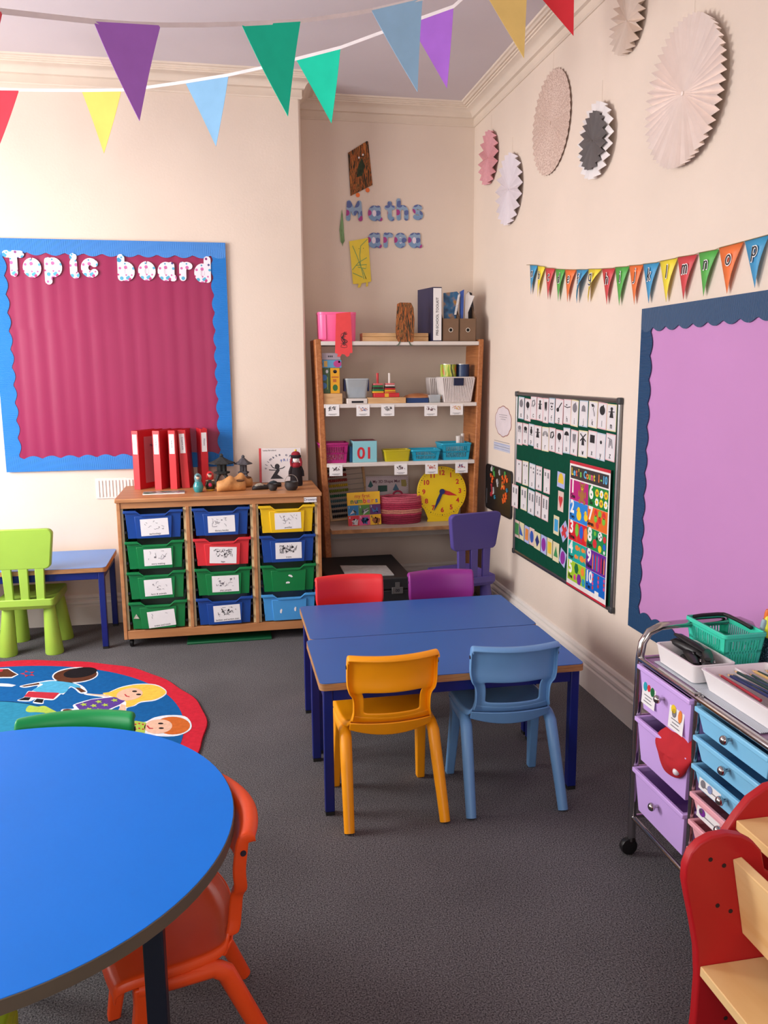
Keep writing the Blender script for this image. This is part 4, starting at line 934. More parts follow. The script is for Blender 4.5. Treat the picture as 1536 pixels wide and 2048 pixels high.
for px, py, lb in ((917, 878, 'white cup in the tall turquoise basket'), (928, 874, 'tall white beaker in the turquoise basket')):
    p = onY(px, py, YS+.08); r = .016 if px < 920 else .011
    tag(B().lathe([(r*.8, 0), (r, p.z-Z3-.03), (r*.9, p.z-Z3-.03), (r*.72, .003)], 18).build('cup', WSH, None, T3(p.x, YS+.08 if px < 920 else YS+.11, Z3+.049)), lb, 'cup')

# ---- on the desk
ab = thing('abacus', 'wooden abacus with rows of coloured beads leaning on the desk', 'abacus', FB((onZ(663, 1043, Z4).x, onZ(663, 1043, Z4).y, Z4+.002)) @ M.Rotation(rad(-17), 4, 'X') @ M.Rotation(rad(4), 4, 'Z'))
AW, AH = .235, .335
for x in (0, AW): B().box(x-.007, x+.007, 0, AH, -.008, .008).build('frame_post', LWOOD, ab, bev=.002)
B().box(-.007, AW+.007, -.002, .010, -.008, .008).build('frame_rail', LWOOD, ab); B().box(-.007, AW+.007, AH-.010, AH, -.008, .008).build('frame_rail', LWOOD, ab)
for i, hx in enumerate(('#14161C', '#1B2430', '#1F4A5E', '#4F7480', '#1E6A4A', '#7E8A2A', '#D2B02A', '#A8423A', '#A8423A', '#1C1A20')):
    y = .026+i*.0315
    B().cyl((0, y, 0), (AW, y, 0), .0012, n=6).build('wire', mat('steel_wire', '#9A9A9A', .3, metal=.8), ab)
    br = B()
    for k in range(10): br.lathe([(.003, -.0058), (.009, -.004), (.0105, 0), (.009, .004), (.003, .0058)], 10)
    for k in range(10):
        o = k*50; 
        for j in range(50):
            q = br.v[o+j]; br.v[o+j] = (.016+k*.0118+q[2], y+q[0], q[1])
    br.build('bead_row', mat('bead_'+hx[1:], hx, .35), ab)
x0, x1, _, z1 = rect(697, 987, 763, 1052, 4.60); w2 = (x1-x0)/2
q0 = onZ(730, 1051, Z4)
nb = thing('number_book', 'yellow number book for children standing open on the desk', 'book', FB((q0.x, q0.y, Z4+.001)) @ M.Rotation(rad(-6), 4, 'X') @ M.Rotation(rad(1.5), 4, 'Z'))
nh = (onY(730, 985, q0.y).z-Z4); w2 = (onY(763, 1030, q0.y).x-onY(697, 1030, q0.y).x)/2
B().box(-w2, w2, 0, nh, -.012, 0).build('cover', mat('book_yellow', '#F0BC22', .4), nb, bev=.001)
text('my first', .030, 'lettering', mat('print_orange_red', '#C8502A', .5), nb, T3(-.008, nh*.885, .0004), .0002, .0003)
for i, (ch, hx) in enumerate(zip('numbers', ('#1E7A46', '#2A4A8C', '#3A9A4A', '#D84A3A', '#D86AA0', '#E07A2A', '#2A6AA8'))):
    text(ch, .040, 'lettering', mat('print_'+hx[1:], hx, .5), nb, T3((-.070+i*.0238+(.004 if i > 2 else 0)), nh*.735, .0004), .0002, .001)
pw = 2*w2/3; ph = nh*.31
for r_ in range(2):
    for c_ in range(3):
        hx = (('#C8283A', '#D8508A', '#F0BC22'), ('#1E78B0', '#4E8A3A', '#5A2A6E'))[r_][c_]
        B().box(-w2+pw*c_+.0004, -w2+pw*(c_+1)-.0004, ph*r_+.001, ph*(r_+1)-.0004, 0, .0006).build('picture_panel', mat('panel_'+hx[1:], hx, .45), nb)
        k = c_+1 if r_ else c_+4
        text(str(k), .018, 'numeral', GWH if k != 6 else GGR, nb, T3(-w2+pw*c_+.010, ph*(r_+1)-.012, .0008), .0002, .0006)
        rr = random.Random(k); b = B()
        for j in range(k): b.prism([(-w2+pw*(c_+.55)+rr.uniform(-.3, .3)*pw+.008*math.cos(2*PI*i/8), ph*(r_+.42)+rr.uniform(-.3, .3)*ph+.007*math.sin(2*PI*i/8)) for i in range(8)], .0006, .0010)
        b.build('picture', {1: GWH, 2: GWH, 3: GBL, 4: GWH, 5: GBL, 6: mat('print_brown', '#9A5A2A', .5)}[k], nb)
# shape mat
x0, x1, z0, z1 = rect(733, 953, 818, 1010, 4.92); w2 = (x1-x0)/2
sm = thing('shape_mat', 'laminated shape mat with drawn solids behind the pink basket', 'poster', FB(((x0+x1)/2, 4.93, Z4+.001)) @ M.Rotation(rad(-3), 4, 'X'))
hm = z1-Z4
B().box(-w2, w2, 0, hm, -.001, 0).build('sheet', mat('laminated_sheet', '#C2B2B4', .3), sm)
text('My 3D Shape Mat', .024, 'lettering', mat('print_plum', '#5A2436', .7), sm, T3(-.005, hm-.034, .0004), .0002, .0003)
GTL = mat('print_teal', '#2A5A5A', .6); db = B()
for k in range(22): db.box(-w2+.006+k*(2*w2-.012)/22, -w2+.006+(k+.55)*(2*w2-.012)/22, hm-.008, hm-.0065, 0, .0004)
for k in range(14): db.box(w2-.0075, w2-.006, hm-.012-k*.012, hm-.018-k*.012, 0, .0004)
db.build('dashed_border', INK, sm)
B().prism([(-w2+.012, hm-.062), (-w2+.03, hm-.024), (-w2+.046, hm-.058), (-w2+.03, hm-.070)], 0, .0004).build('drawn_pyramid', GTL, sm)
B().prism([(-.058, hm-.058), (.0, hm-.058), (.0, hm-.095), (-.058, hm-.098)], 0, .0004).build('drawn_cylinder', mat('print_green', '#2A4E44', .6), sm)
B().prism([(.034, hm-.088), (.054, hm-.048), (.075, hm-.088), (.054, hm-.095)], 0, .0004).build('drawn_cone', mat('print_sky', '#4A6E86', .6), sm)
B().prism([(.088, hm-.026), (.118, hm-.026), (.124, hm-.06), (.118, hm-.070), (.090, hm-.066)], 0, .0004).build('drawn_cuboid', mat('print_ochre', '#9A8A4A', .6), sm)
# woven basket
PW = [('#8E2440', .0, .30), ('#B8385A', .30, .42), ('#D08A78', .42, .55), ('#B03050', .55, .80), ('#C85A6E', .80, 1.0)]
x0, x1, z0, z1 = rect(763, 988, 847, 1039, 4.72); w2 = (x1-x0)/2; hb = z1-Z4-.02
kb = thing('woven_basket', 'oval pink striped woven basket on the desk', 'basket', T3((x0+x1)/2, 4.79, Z4))
nc = 13
for i in range(nc):
    z = (i+.5)*hb/nc; f = (i+.5)/nc; hx = [c_ for c_, a_, b_ in PW if a_ <= f <= b_][0]; sc = .93+.07*math.sin(f*PI*.9)
    B().tube([(w2*sc*math.cos(2*PI*k/40), .075*sc*math.sin(2*PI*k/40), z+.0012*math.sin(k*5+i)) for k in range(40)], hb/nc*.56, 8, True).build('woven_coil', mat('straw_'+hx[1:], hx, .85, .2, 120, .5, 500), kb)
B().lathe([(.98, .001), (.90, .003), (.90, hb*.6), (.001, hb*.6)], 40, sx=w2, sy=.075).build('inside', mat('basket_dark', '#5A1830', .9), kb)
B().tube([(.028*math.cos(a_), .070, hb-.004+.022*math.sin(a_)) for a_ in [PI*k/8 for k in range(9)]], .006, 8).build('handle', mat('straw_8E2440', '#8E2440'), kb)
# clock
ctr = onY(886, 985, 4.75); ce = onY(935, 985, 4.75); R_ = ce.x-ctr.x
ck = thing('teaching_clock', 'big yellow teaching clock with red numbers on the desk', 'clock', FB((ctr.x, 4.76, Z4+.001)) @ M.Rotation(rad(-5), 4, 'X'))
cy = ctr.z-Z4+.002
CY = mat('clock_yellow', '#EFCB12', .35, .02, 8)
B().prism([(R_*math.cos(2*PI*k/64), cy+R_*math.sin(2*PI*k/64)) for k in range(64)], -.010, 0).build('dial', CY, ck, bev=.002)
B().prism([(-R_*.62, 0), (R_*.62, 0), (R_*.58, .02), (R_*.75, cy-R_*.62), (-R_*.75, cy-R_*.62), (-R_*.58, .02)], -.010, -.001).build('foot', CY, ck)
CR = mat('clock_red', '#C8282A', .5)
for k in range(1, 13):
    a_ = PI/2-k*PI/6; text(str(k), .040, 'numeral', CR, ck, T3(R_*.735*math.cos(a_), cy+R_*.735*math.sin(a_), .0005), .0003, .0012)
    B().box(-.0035, .0035, -.0025, .0025, 0, .0006).build('minute_figure', INK, ck, T3(R_*.93*math.cos(a_), cy+R_*.93*math.sin(a_), .0002, a_))
tk = B()
for k in range(60):
    a_ = k*PI/30
    if k % 5: tk.add([(R_*r_*math.cos(a_+s_), cy+R_*r_*math.sin(a_+s_), .0006) for r_, s_ in ((.90, -.006), (.94, -.006), (.94, .006), (.90, .006))], [(0, 1, 2, 3)])
tk.build('minute_marks', INK, ck)
for nm, ang, L_, wd, mm in (('hour_hand', 90-106, .62, .020, CR), ('minute_hand', 90-205, .82, .016, mat('hand_blue', '#1B2A66', .4))):
    a_ = rad(ang); B().prism([(-.012, -wd*.5), (R_*L_*.45, -wd*.62), (R_*L_, -.001), (R_*L_, .001), (R_*L_*.45, wd*.62), (-.012, wd*.5)], .001 if nm[0] == 'h' else .003, .003 if nm[0] == 'h' else .005).build(nm, mm, ck, T3(0, cy, 0, a_))
B().cyl((0, cy, .003), (0, cy, .009), .0165, n=24).build('hub', mat('hand_blue', '#1B2A66'), ck)
# chest and papers
ch = thing('black_chest', 'black storage chest with a metal lock under the desk', 'chest', FB((.72, 4.13, 0)))
BK = mat('black_vinyl', '#17171A', .5, .15, 20, .1, 300)
B().box(-.22, .22, 0, .26, -.55, 0).build('chest_body', BK, ch, bev=.006); B().box(-.224, .224, .262, .328, -.555, .004).build('lid', BK, ch, bev=.008)
q = onY(795, 1181, 4.125); lk = B().box(-.030, .030, -.018, .018, 0, .006).build('lock_plate', mat('lock_steel', '#6E6C6A', .4, .1, 30, metal=.6), ch, T3(q.x-.72, q.z, .001), bev=.002)
B().box(-.012, .012, .016, .045, .002, .007).build('hasp', mat('lock_steel', '#6E6C6A'), lk)
text('00', .022, 'lock_dial', INK, lk, T3(0, 0, .0062), .0003, .001)
q = [onZ(x, y, .331) for x, y in ((680, 1132), (772, 1132), (788, 1150), (692, 1152))]; cxp = sum(p.x for p in q)/4; cyp = sum(p.y for p in q)/4
tag(B().prism([(p.x-cxp, p.y-cyp) for p in q], 0, .006).build('paper_stack', mat('grey_print_paper', '#9A9694', .8, .12, 40), None, T3(cxp, cyp, .3285)), 'few printed sheets lying on the black chest', 'paper')
# ------------------------------------------------------------------ topic board on the chimney breast
def wavy_strip(L, wd, per, amp, ph=0):
    """strip along x from 0 to L, straight outer edge at y=0, scalloped inner edge at y=wd"""
    n = int(L/per*8)
    return [(0, 0), (L, 0)] + [(L*(1-i/n), wd+amp*(2*abs(math.sin(PI*(L*(1-i/n)/per+ph)))-1.2)) for i in range(n+1)]
def ribbed(name, hexc, rough, ribs, horiz):
    m = mat(name, hexc, rough, .04, 6)
    nt = m.node_tree; N = nt.nodes; L = nt.links; p = N['Principled BSDF']
    tc = N.new('ShaderNodeTexCoord'); wv = N.new('ShaderNodeTexWave'); wv.inputs['Scale'].default_value = ribs; wv.bands_direction = 'X'
    b = N.new('ShaderNodeBump'); b.inputs['Strength'].default_value = .6; b.inputs['Distance'].default_value = .0025
    L.new(tc.outputs['Object'], wv.inputs[0]); L.new(wv.outputs['Fac'], b.inputs['Height']); L.new(b.outputs[0], p.inputs['Normal'])
    return m
def board(name, label, u0, u1, v0, v1, frame, border, backing, sheets, per=.094, bw=.078):
    w_, h_ = u1-u0, v1-v0
    t = thing(name, label, 'notice board', frame)
    B().box(.004, w_-.004, .004, h_-.004, .002, .008).build('board_panel', mat('softboard', '#8A7A60', .9), t)
    for (ya, yb, off) in sheets:
        nx, b = 90, B(); vs = []; r = random.Random(int(ya*100)); ph = [r.uniform(0, 6.28) for _ in range(6)]
        ny = 8
        for j in range(ny+1):
            for i in range(nx+1):
                x = .02+(w_-.04)*i/nx; y = ya+(yb-ya)*j/ny; f = math.sin(PI*j/ny)**.4 if ya > .1 else 1
                zz = .0012*(abs(math.sin(x*PI/.074+ph[0]+.4*math.sin(x*5)))*2-1) + .0006*math.sin(x*2*PI/.113+ph[1])
                vs.append((x, y, .0125+off+zz*.9*(1 if sheets[0][2] >= 0 else 0)))
        b.add(vs, [(j*(nx+1)+i, j*(nx+1)+i+1, (j+1)*(nx+1)+i+1, (j+1)*(nx+1)+i) for j in range(ny) for i in range(nx)])
        b.build('backing_paper', backing, t, ang=60)
    for (L_, m_) in ((w_, T3(0, h_, .016) @ M.Rotation(PI, 4, 'X')), (w_, T3(0, 0, .016)), (h_, T3(0, h_, .0155, -PI/2)), (h_, T3(w_, 0, .0155, PI/2))):
        B().prism(wavy_strip(L_, bw, per, .008), -.0008, .0008).build('border_strip', border, t, m_)
    return t
BBL = ribbed('blue_corrugated_border', '#2480D6', .45, 60, False)
MGP = mat('magenta_paper', '#96194F', .38, .03, 4, spec=.5)
q = [onY(451, 487, YBR-.01), onY(467, 935, YBR-.01), onY(15, 941, YBR-.01)]
bx1 = (q[0].x+q[1].x)/2; bx0 = q[2].x-.004; bz0 = (q[1].z+q[2].z)/2; bz1 = q[0].z+.003
tbd = board('topic_board', 'magenta topic board with blue scalloped border on the chimney breast', bx0, bx1, bz0, bz1, FB((bx0, YBR, bz0)), BBL, MGP, [(.03, .755, 0), (.73, bz1-bz0-.03, -.0012)])
SPOT = dots_mat('spotted_letter_card', '#F1E6EE', ['#C23A7E', '#8E3A80', '#3A9AC4', '#D06AA8', '#4A4A86', '#58B0D0'], 34, (.12, .46))
CNT = mat('letter_counter', '#E6DCE8', .7)
def put_letter(ch, px, py, Y, xh, wd, material, parent, off, name='letter', counters=True, label=None, cat=None, rot=0):
    p = onY(px, py, Y)
    b = glyph(ch, xh, wd, 0, .0022, wd/2 - (xh*-.1 if ch == 'T' else 0), wd/2)
    if parent is not None:
        ox, oy = off; o = b.build(name, material, parent, T3(p.x-ox, p.z-oy, .0185, rot), smooth=False)
    else:
        o = tag(b.build(name, material, None, FB((p.x, Y, p.z)) @ M.Rotation(rot, 4, 'Z'), smooth=False), label, cat, off)
    if counters and ch in 'aopbdegq':
        cx = .42 if ch == 'o' else .4
        b2 = B().prism([(wd/2+(cx+.40*math.cos(2*PI*i/20))*xh, wd/2+(.5+.47*math.sin(2*PI*i/20))*xh) for i in range(20)], .0003, .0012)
        c = b2.build('counter', CNT, o, smooth=False)
        if parent is not None:
            B().tube([(wd/2+(cx+.17*math.cos(2*PI*i/20))*xh, wd/2+(.5+.27*math.sin(2*PI*i/20))*xh, .0022) for i in range(20)], .0006, 4, True).build('counter_outline', GREYINK, o)
    return o
XH, WD = .064, .037
for ch, px, py in (('T', 7, 553), ('o', 47, 555), ('p', 90, 554), ('i', 137, 557), ('c', 163, 555), ('b', 236, 562), ('o', 277, 561), ('a', 316, 562), ('r', 359, 562), ('d', 389, 565)):
    o = put_letter(ch, px, py, YBR-.018, XH, WD, SPOT, tbd, (bx0, bz0), rot=rad(-1))
    o['label'] = 'spotted cut-out letter ' + ch

# ------------------------------------------------------------------ wall lettering and children's paper creatures in the alcove
MLT = dots_mat('maths_letter_card', '#8FA8C4', ['#A83A86', '#B85AA0', '#9AB4CC', '#5A6AA0', '#C6B4D4', '#7C9CC0'], 24, (.35, .75))
YW = YA-.004
for wn, items in (('Maths', (('M', 692, 442, 'first'), ('a', 736, 442, 'second'), ('t', 769, 442, 'third'), ('h', 793, 441, 'fourth'), ('s', 824, 440, 'last'))), ('area', (('a', 735, 496, 'first'), ('r', 767, 496, 'second'), ('e', 788, 496, 'third'), ('a', 816, 496, 'last')))):
    for ch, px, py, nth in items:
        put_letter(ch, px, py, YW, .064 if ch != 'M' else .062, .026, MLT, None, 'wall letters', 'wall_letter', ch in 'ae', 'patterned cut-out letter %s, the %s letter of %s on the alcove wall' % (ch, nth, wn), 'letter')
def pts_of(l, ox, oy, s_): return [(ox+x/s_, oy+y/s_) for x, y in l]
C7 = lambda l: pts_of(l, 640, 260, 5.908)
t, L = paper('paper_creature', 'brown and black crayoned paper creature with orange feet high on the alcove wall', 'drawing', C7([(330, 270), (555, 130), (570, 140), (620, 650), (360, 780)]), YW, BRN, 'paper creatures')
for q in C7([(447, 768), (562, 710)]): c = L(*q); B().prism([(c[0]+.0125*math.cos(2*PI*i/12), c[1]+.013*math.sin(2*PI*i/12)) for i in range(12)], -.0006, .0004).build('foot', mat('orange_paper', '#F07A3E', .8), t)
for q in C7([(460, 327), (507, 293)]): c = L(*q); B().prism([(c[0]+.005*math.cos(2*PI*i/10), c[1]+.006*math.sin(2*PI*i/10)) for i in range(10)], .0012, .0018).build('eye', WHITE, t)
c = [L(*q) for q in C7([(490, 330), (530, 420), (500, 540), (430, 560), (450, 430)])]; B().prism(c, .0012, .0016).build('dark_patch', mat('dark_green_crayon', '#2E3A26', .85, .3, 60), t)
t, L = paper('paper_leaf', 'thin green paper leaf on the alcove wall', 'drawing', C7([(258, 935), (268, 1000), (278, 1130), (290, 1310), (270, 1345), (266, 1375), (260, 1340), (243, 1320), (230, 1180), (245, 1060)]), YW, ramp_mat('green_crayon', [(.35, '#5E7A4A'), (.6, '#8AB07E')], (60, 12, 1), 'noise', .8), 'paper creatures')
t, L = paper('paper_creature', 'yellow paper creature with green crayon lines below the word area', 'drawing', C7([(345, 1315), (568, 1275), (605, 1790), (568, 1798), (566, 1845), (545, 1852), (545, 1800), (492, 1812), (472, 1862), (445, 1862), (455, 1818), (390, 1820)]), YW-.004, mat('yellow_paper', '#F2D84A', .75, .04, 20), 'paper creatures')
GC = mat('green_crayon_line', '#7AA86A', .8)
for l in ([(385, 1370), (440, 1500), (480, 1610)], [(560, 1290), (480, 1370), (470, 1480), (480, 1600), (520, 1760)], [(385, 1650), (450, 1570), (550, 1510)], [(430, 1600), (550, 1590), (540, 1640), (450, 1620)], [(390, 1690), (500, 1740)], [(500, 1640), (545, 1760), (515, 1690)]):
    B().ribbon([L(*q) for q in C7(l)], .004, .0012, .0017).build('crayon_line', GC, t)
for q in C7([(460, 1402), (512, 1398)]): c = L(*q); B().prism([(c[0]+.0022*math.cos(2*PI*i/8), c[1]+.0022*math.sin(2*PI*i/8)) for i in range(8)], .0018, .0022).build('eye', INK, t)

# ------------------------------------------------------------------ paper rosettes on the right wall
def rosette(label, px, py, ytop, ybot, n, m, depth, off=.02, inner=None, mi=None, flat=False, edge='zig', xs=1.0):
    c = onX(px, py, XR-off); r = (onX(px, ytop, XR-off).z-onX(px, ybot, XR-off).z)/2
    t = thing('paper_rosette', label, 'rosette', FR((XR-off, c.y, c.z)), 'pleated paper rosettes')
    def disc(rad_, z0, dp, mm, nm, rz=0):
        b = B(); fr = (.03, .12, .35, .7, 1.0); vs = []; N_ = 2*n; rr = random.Random(px)
        jit = [rr.uniform(-.22, .22) for _ in range(N_)]
        for k in fr:
            for i in range(N_):
                a = 2*PI*(i+jit[i]*k)/N_; q = rad_*k
                if k == 1.0 and edge == 'scallop' and i % 2 == 0: q *= .965
                if k == 1.0 and edge == 'zig' and i % 2 == 0: q *= .97
                vs.append((q*math.cos(a), q*math.sin(a), z0+(dp if i % 2 else -dp)*min(1, k*1.0)))
        for j in range(len(fr)-1):
            for i in range(N_): b.f.append((j*N_+i, j*N_+(i+1) % N_, (j+1)*N_+(i+1) % N_, (j+1)*N_+i))
        b.v = vs; b.build(nm, mm, t, T3(0, 0, 0, rz), smooth=False, solid=.0006)
        B().cyl((0, 0, z0-.003), (0, 0, z0+.004), rad_*.03, n=10).build('hub', mm, t)
    disc(r, 0, depth, m, 'pleated_disc')
    if inner: disc(r*inner, depth*.9, depth*.8, mi, 'inner_disc', .02)
    B().cyl((0, r*.9, -off+.002), (0, r*.9+.10, -off+.002), .0005, n=5).build('hanging_thread', mat('thread', '#D8C8BA', .9), t)
    return t
PPK = mat('rose_pink_paper', '#D79AA0', .85, .06, 60); PWH = mat('white_tissue_paper', '#DDD3D8', .85, .03, 20); PBE = ramp_mat('glittered_beige_paper', [(.35, '#B89C8F'), (.5, '#CDB2A4'), (.62, '#DAC4B7')], (160, 160, 160), 'noise', .7, 2)
PGR = mat('charcoal_paper', '#6E6766', .85, .05, 30); PCR = mat('blush_paper', '#F2E2DA', .85, .03, 20); PCW = mat('cream_paper', '#E2D0C2', .85, .04, 30)
rosette('small rose pink paper rosette nearest the alcove corner', 976, 316, 263, 370, 17, PPK, .015)
rosette('white paper rosette hanging below the pink one', 1017, 379, 308, 450, 20, PWH, .015)
rosette('flat beige speckled paper rosette between the white and grey ones', 1101, 246, 143, 349, 40, PBE, .0034, .009)
rosette('charcoal paper rosette with a white outer ring', 1190, 282, 207, 357, 20, mat('bright_white_paper', '#EFE9E8', .85), .013, .026, .76, PGR)
rosette('small cream paper rosette cut by the top of the photo', 1254, 42, -22, 107, 22, PCW, .017, .022)
rosette('largest blush paper rosette with fine scalloped pleats', 1366, 187, 41, 333, 50, PCR, .014, .028, edge='scallop')

# ------------------------------------------------------------------ bunting under the ceiling
FELT = {k: mat('felt_'+k, h, .8, .04, 14, .05, 500, spec=.2) for k, h in {'red': '#E03A48', 'purple': '#AB6CD2', 'green': '#1CC8A4', 'blue': '#8ABADF', 'yellow': '#EEC665', 'crimson': '#CC2F38'}.items()}
for k_, h_ in {'purple': '#B478DA', 'green': '#22D6B0', 'blue': '#A2D0F2', 'yellow': '#F6D684', 'red': '#E85A66'}.items(): FELT['light ' + k_] = mat('felt_brightened_'+k_, h_, .8, .04, 14, .05, 500, spec=.2)  # same felts with brightening put in the colour; little light reaches the nearer string
TAPE = mat('white_tape', '#EFE6E6', .7)
def Yn(px): return min(2.33+(px-254)*.0011, 2.9)
def Yf(px): return 3.9-(px-203)*.00105
def garland(label, Yfun, cord, flags):
    cp_ = [onY(x, y, Yfun(x)) for x, y in cord]; o0 = cp_[0]
    t = thing('bunting', label, 'bunting', M.Translation(o0), 'felt bunting under the ceiling')
    b = B()
    for i in range(len(cp_)-1):
        a_, c_ = cp_[i]-o0, cp_[i+1]-o0; b.bar(a_, c_+(c_-a_)*.01, .0016, .012, (0, 0, 1))
    b.build('tape', TAPE, t)
    for (tl, tr, tip, col) in flags:
        a_, c_ = onY(*tl, Yfun(tl[0]))-o0, onY(*tr, Yfun(tr[0]))-o0; d_ = onY(*tip, Yfun((tl[0]+tr[0])/2)-.012)-o0
        nrm = (c_-a_).cross(d_-a_).normalized()*.0007
        n = 6; vs = []; fs = []
        for s_ in (-1, 1):
            for j in range(n+1):
                f = j/n
                for e in (0, .5, 1):
                    q = a_.lerp(c_, e).lerp(d_, f); bow = .010*math.sin(f*PI)*(1 if e == .5 else .55)*(1-f*.4); vs.append(q+nrm*s_ + nrm.normalized()*bow)
        o1 = 3*(n+1)
        for s_ in (0, 1):
            for j in range(n):
                for e in range(2):
                    k = s_*o1+j*3+e; fs.append((k, k+1, k+4, k+3))
        for j in range(n): fs += [(j*3, j*3+3, o1+j*3+3, o1+j*3), (j*3+2, j*3+5, o1+j*3+5, o1+j*3+2)]
        fs += [(0, 1, o1+1, o1), (1, 2, o1+2, o1+1)]
        p_ = B().add(vs, fs).build('pennant', FELT[col], t, ang=60); p_['label'] = col + ' felt pennant'  # 'light' marks a felt brightened against weak light, not a paler cloth
garland('nearer string of felt pennants on white tape across the ceiling', Yn, [(-140, 5), (0, 22), (60, 29), (187, 43), (260, 48), (321, 50), (400, 50), (483, 48), (601, 42), (690, 30), (745, 20), (845, -3), (930, -95), (1060, -117), (1120, -118)],
        [((-130, 6), (5, 24), (-28, 215), 'light red'), ((187, 43), (321, 51), (279, 242), 'light purple'), ((483, 49), (601, 42), (576, 233), 'light green'), ((743, 21), (845, -3), (835, 184), 'light blue'), ((925, -95), (1060, -116), (1048, 117), 'light yellow')])
garland('farther string of felt pennants on white tape across the ceiling', Yf, [(-60, 176), (38, 180), (163, 181), (243, 180), (300, 174), (370, 164), (457, 150), (530, 134), (592, 118), (681, 95), (760, 66), (818, 45), (907, 13), (1015, -82), (1150, -124), (1190, -125)],
        [((-45, 178), (38, 180), (-12, 318), 'red'), ((163, 181), (243, 180), (208, 307), 'yellow'), ((370, 164), (457, 151), (432, 293), 'blue'), ((592, 119), (681, 96), (663, 247), 'green'), ((818, 45), (907, 14), (894, 177), 'purple'), ((1015, -82), (1148, -123), (1147, 72), 'crimson')])

# ------------------------------------------------------------------ alphabet bunting on the right wall
XB = XR-.006
CB = lambda l: pts_of(l, 1020, 460, 2.977)
APC = {'b': '#3E9ACB', 'y': '#F2DC3C', 'r': '#D5464C', 'g': '#57B24E', 'o': '#F0783A'}
APM = {k: mat('card_'+k, v, .5, .03, 14) for k, v in APC.items()}
fl = [('a', 'b', (120, 207), (167, 210), (130, 385)), ('b', 'y', (167, 213), (212, 218), (170, 400)), ('c', 'r', (212, 225), (270, 228), (232, 415)), ('d', 'g', (273, 232), (330, 235), (293, 425)), ('e', 'o', (330, 235), (395, 237), (348, 430)),
      ('f', 'b', (400, 235), (468, 235), (405, 437)), ('g', 'y', (470, 232), (548, 232), (472, 432)), ('h', 'r', (550, 230), (628, 227), (583, 445)), ('i', 'g', (628, 222), (712, 217), (657, 450)), ('j', 'o', (712, 212), (795, 207), (747, 445)),
      ('k', 'b', (795, 203), (892, 192), (833, 437)), ('l', 'y', (895, 187), (1000, 167), (937, 430)), ('m', 'r', (1000, 163), (1117, 145), (1040, 415)), ('n', 'g', (1127, 137), (1245, 115), (1160, 395)), ('o', 'o', (1247, 108), (1393, 70), (1300, 380)), ('p', 'b', (1400, 68), (1545, 29), (1467, 345))]
o0 = onX(1060, 600, XB)
ag = thing('alphabet_bunting', 'string of small alphabet pennants from a to p on the right wall', 'bunting', FR((XB, o0.y, o0.z)))
def WL(x, y): p = onX(x, y, XB); return V((o0.y-p.y, p.z-o0.z))
cord = [WL(*q) for q in CB([(105, 208)])]
BLK = mat('letter_black', '#1A1A20', .6); LWH = mat('letter_white', '#F2EEEC', .6)
for ch, col, tl, tr, tip in fl:
    A_, C_, D_ = [WL(*q) for q in CB([tl, tr, tip])]
    cord += [A_.lerp(C_, .1), A_.lerp(C_, .9)]
    b = B(); n = 5; curl = .030 if ch in 'fg' else .010
    vs = []
    for j in range(n+1):
        f = j/n
        for e in (0, .5, 1):
            q = A_.lerp(C_, e).lerp(D_, f); vs.append((q.x, q.y, .001+curl*e*e*math.sin(f*PI)*.8+.004*f))
    b.add(vs, [(j*3+e, j*3+e+1, j*3+e+4, j*3+e+3) for j in range(n) for e in range(2)])
    pn = b.build('pennant', APM[col], ag, ang=80, solid=.0005); pn['label'] = 'pennant with the letter ' + ch
    xh = (C_-A_).length*.215; cxy = (A_+C_+D_)/3+(D_-(A_+C_)/2)*-.03
    wdt = max(x for st in GLY[ch] for x, y in st)+min(x for st in GLY[ch] for x, y in st)
    oy = -.5*xh + (.25*xh if ch in 'gjp' else -.15*xh if ch in 'bdfhkl' else 0)
    for (w_, z_, mm, nm) in ((.40, .0052, LWH, 'letter_outline'), (.16, .0068, BLK, 'letter')):
        glyph(ch, xh, xh*w_, 0, .0004, -wdt*xh/2, oy, .12).build(nm, mm, pn, T3(cxy.x, cxy.y, z_+(.011 if ch in 'fg' else .0035)), smooth=False)
cord.append(WL(*CB([(1600, 15)])[0]))
B().tube([(q.x, q.y, .0055) for q in cord], .0012, 6).build('cord', mat('jute_cord', '#8A7A4A', .9), ag)

# ------------------------------------------------------------------ green felt board with cards
XG = XR-.016
gp = [onX(x, y, XG) for x, y in ((1033, 785), (1024, 1105), (1222, 1222), (1240, 797))]
gy0 = (gp[0].y+gp[1].y)/2; gy1 = (gp[2].y+gp[3].y)/2; gz0 = (gp[1].z+gp[2].z)/2; gz1 = (gp[0].z+gp[3].z)/2
GW, GH = gy0-gy1, gz1-gz0
gb = thing('felt_board', 'large dark green felt board in an aluminium frame on the right wall', 'notice board', FR((XR, gy0, gz0)))
B().box(.006, GW-.006, .006, GH-.006, .001, .010).build('felt_panel', mat('dark_green_felt', '#0D4634', .95, .06, 40, .2, 900, spec=.1), gb)
ALU = mat('aluminium', '#8A888A', .28, .05, 20, metal=.9); GRC = mat('grey_corner_cap', '#3C3D40', .5)
for a_, c_ in (((.012, .008), (GW-.012, .008)), ((.012, GH-.008), (GW-.012, GH-.008))): B().cyl((a_[0], a_[1], .008), (c_[0], c_[1], .008), .0105, n=14).build('frame_rail', ALU, gb)
for x in (.008, GW-.008): B().cyl((x, .012, .008), (x, GH-.012, .008), .0105, n=14).build('frame_rail', ALU, gb)
for x in (.009, GW-.009):
    for y in (.009, GH-.009): B().box(x-.014, x+.014, y-.014, y+.014, .0, .021).build('corner_cap', GRC, gb, bev=.006, seg=3)
C8 = lambda x, y: (960+x/4.097, 760+y/4.097)
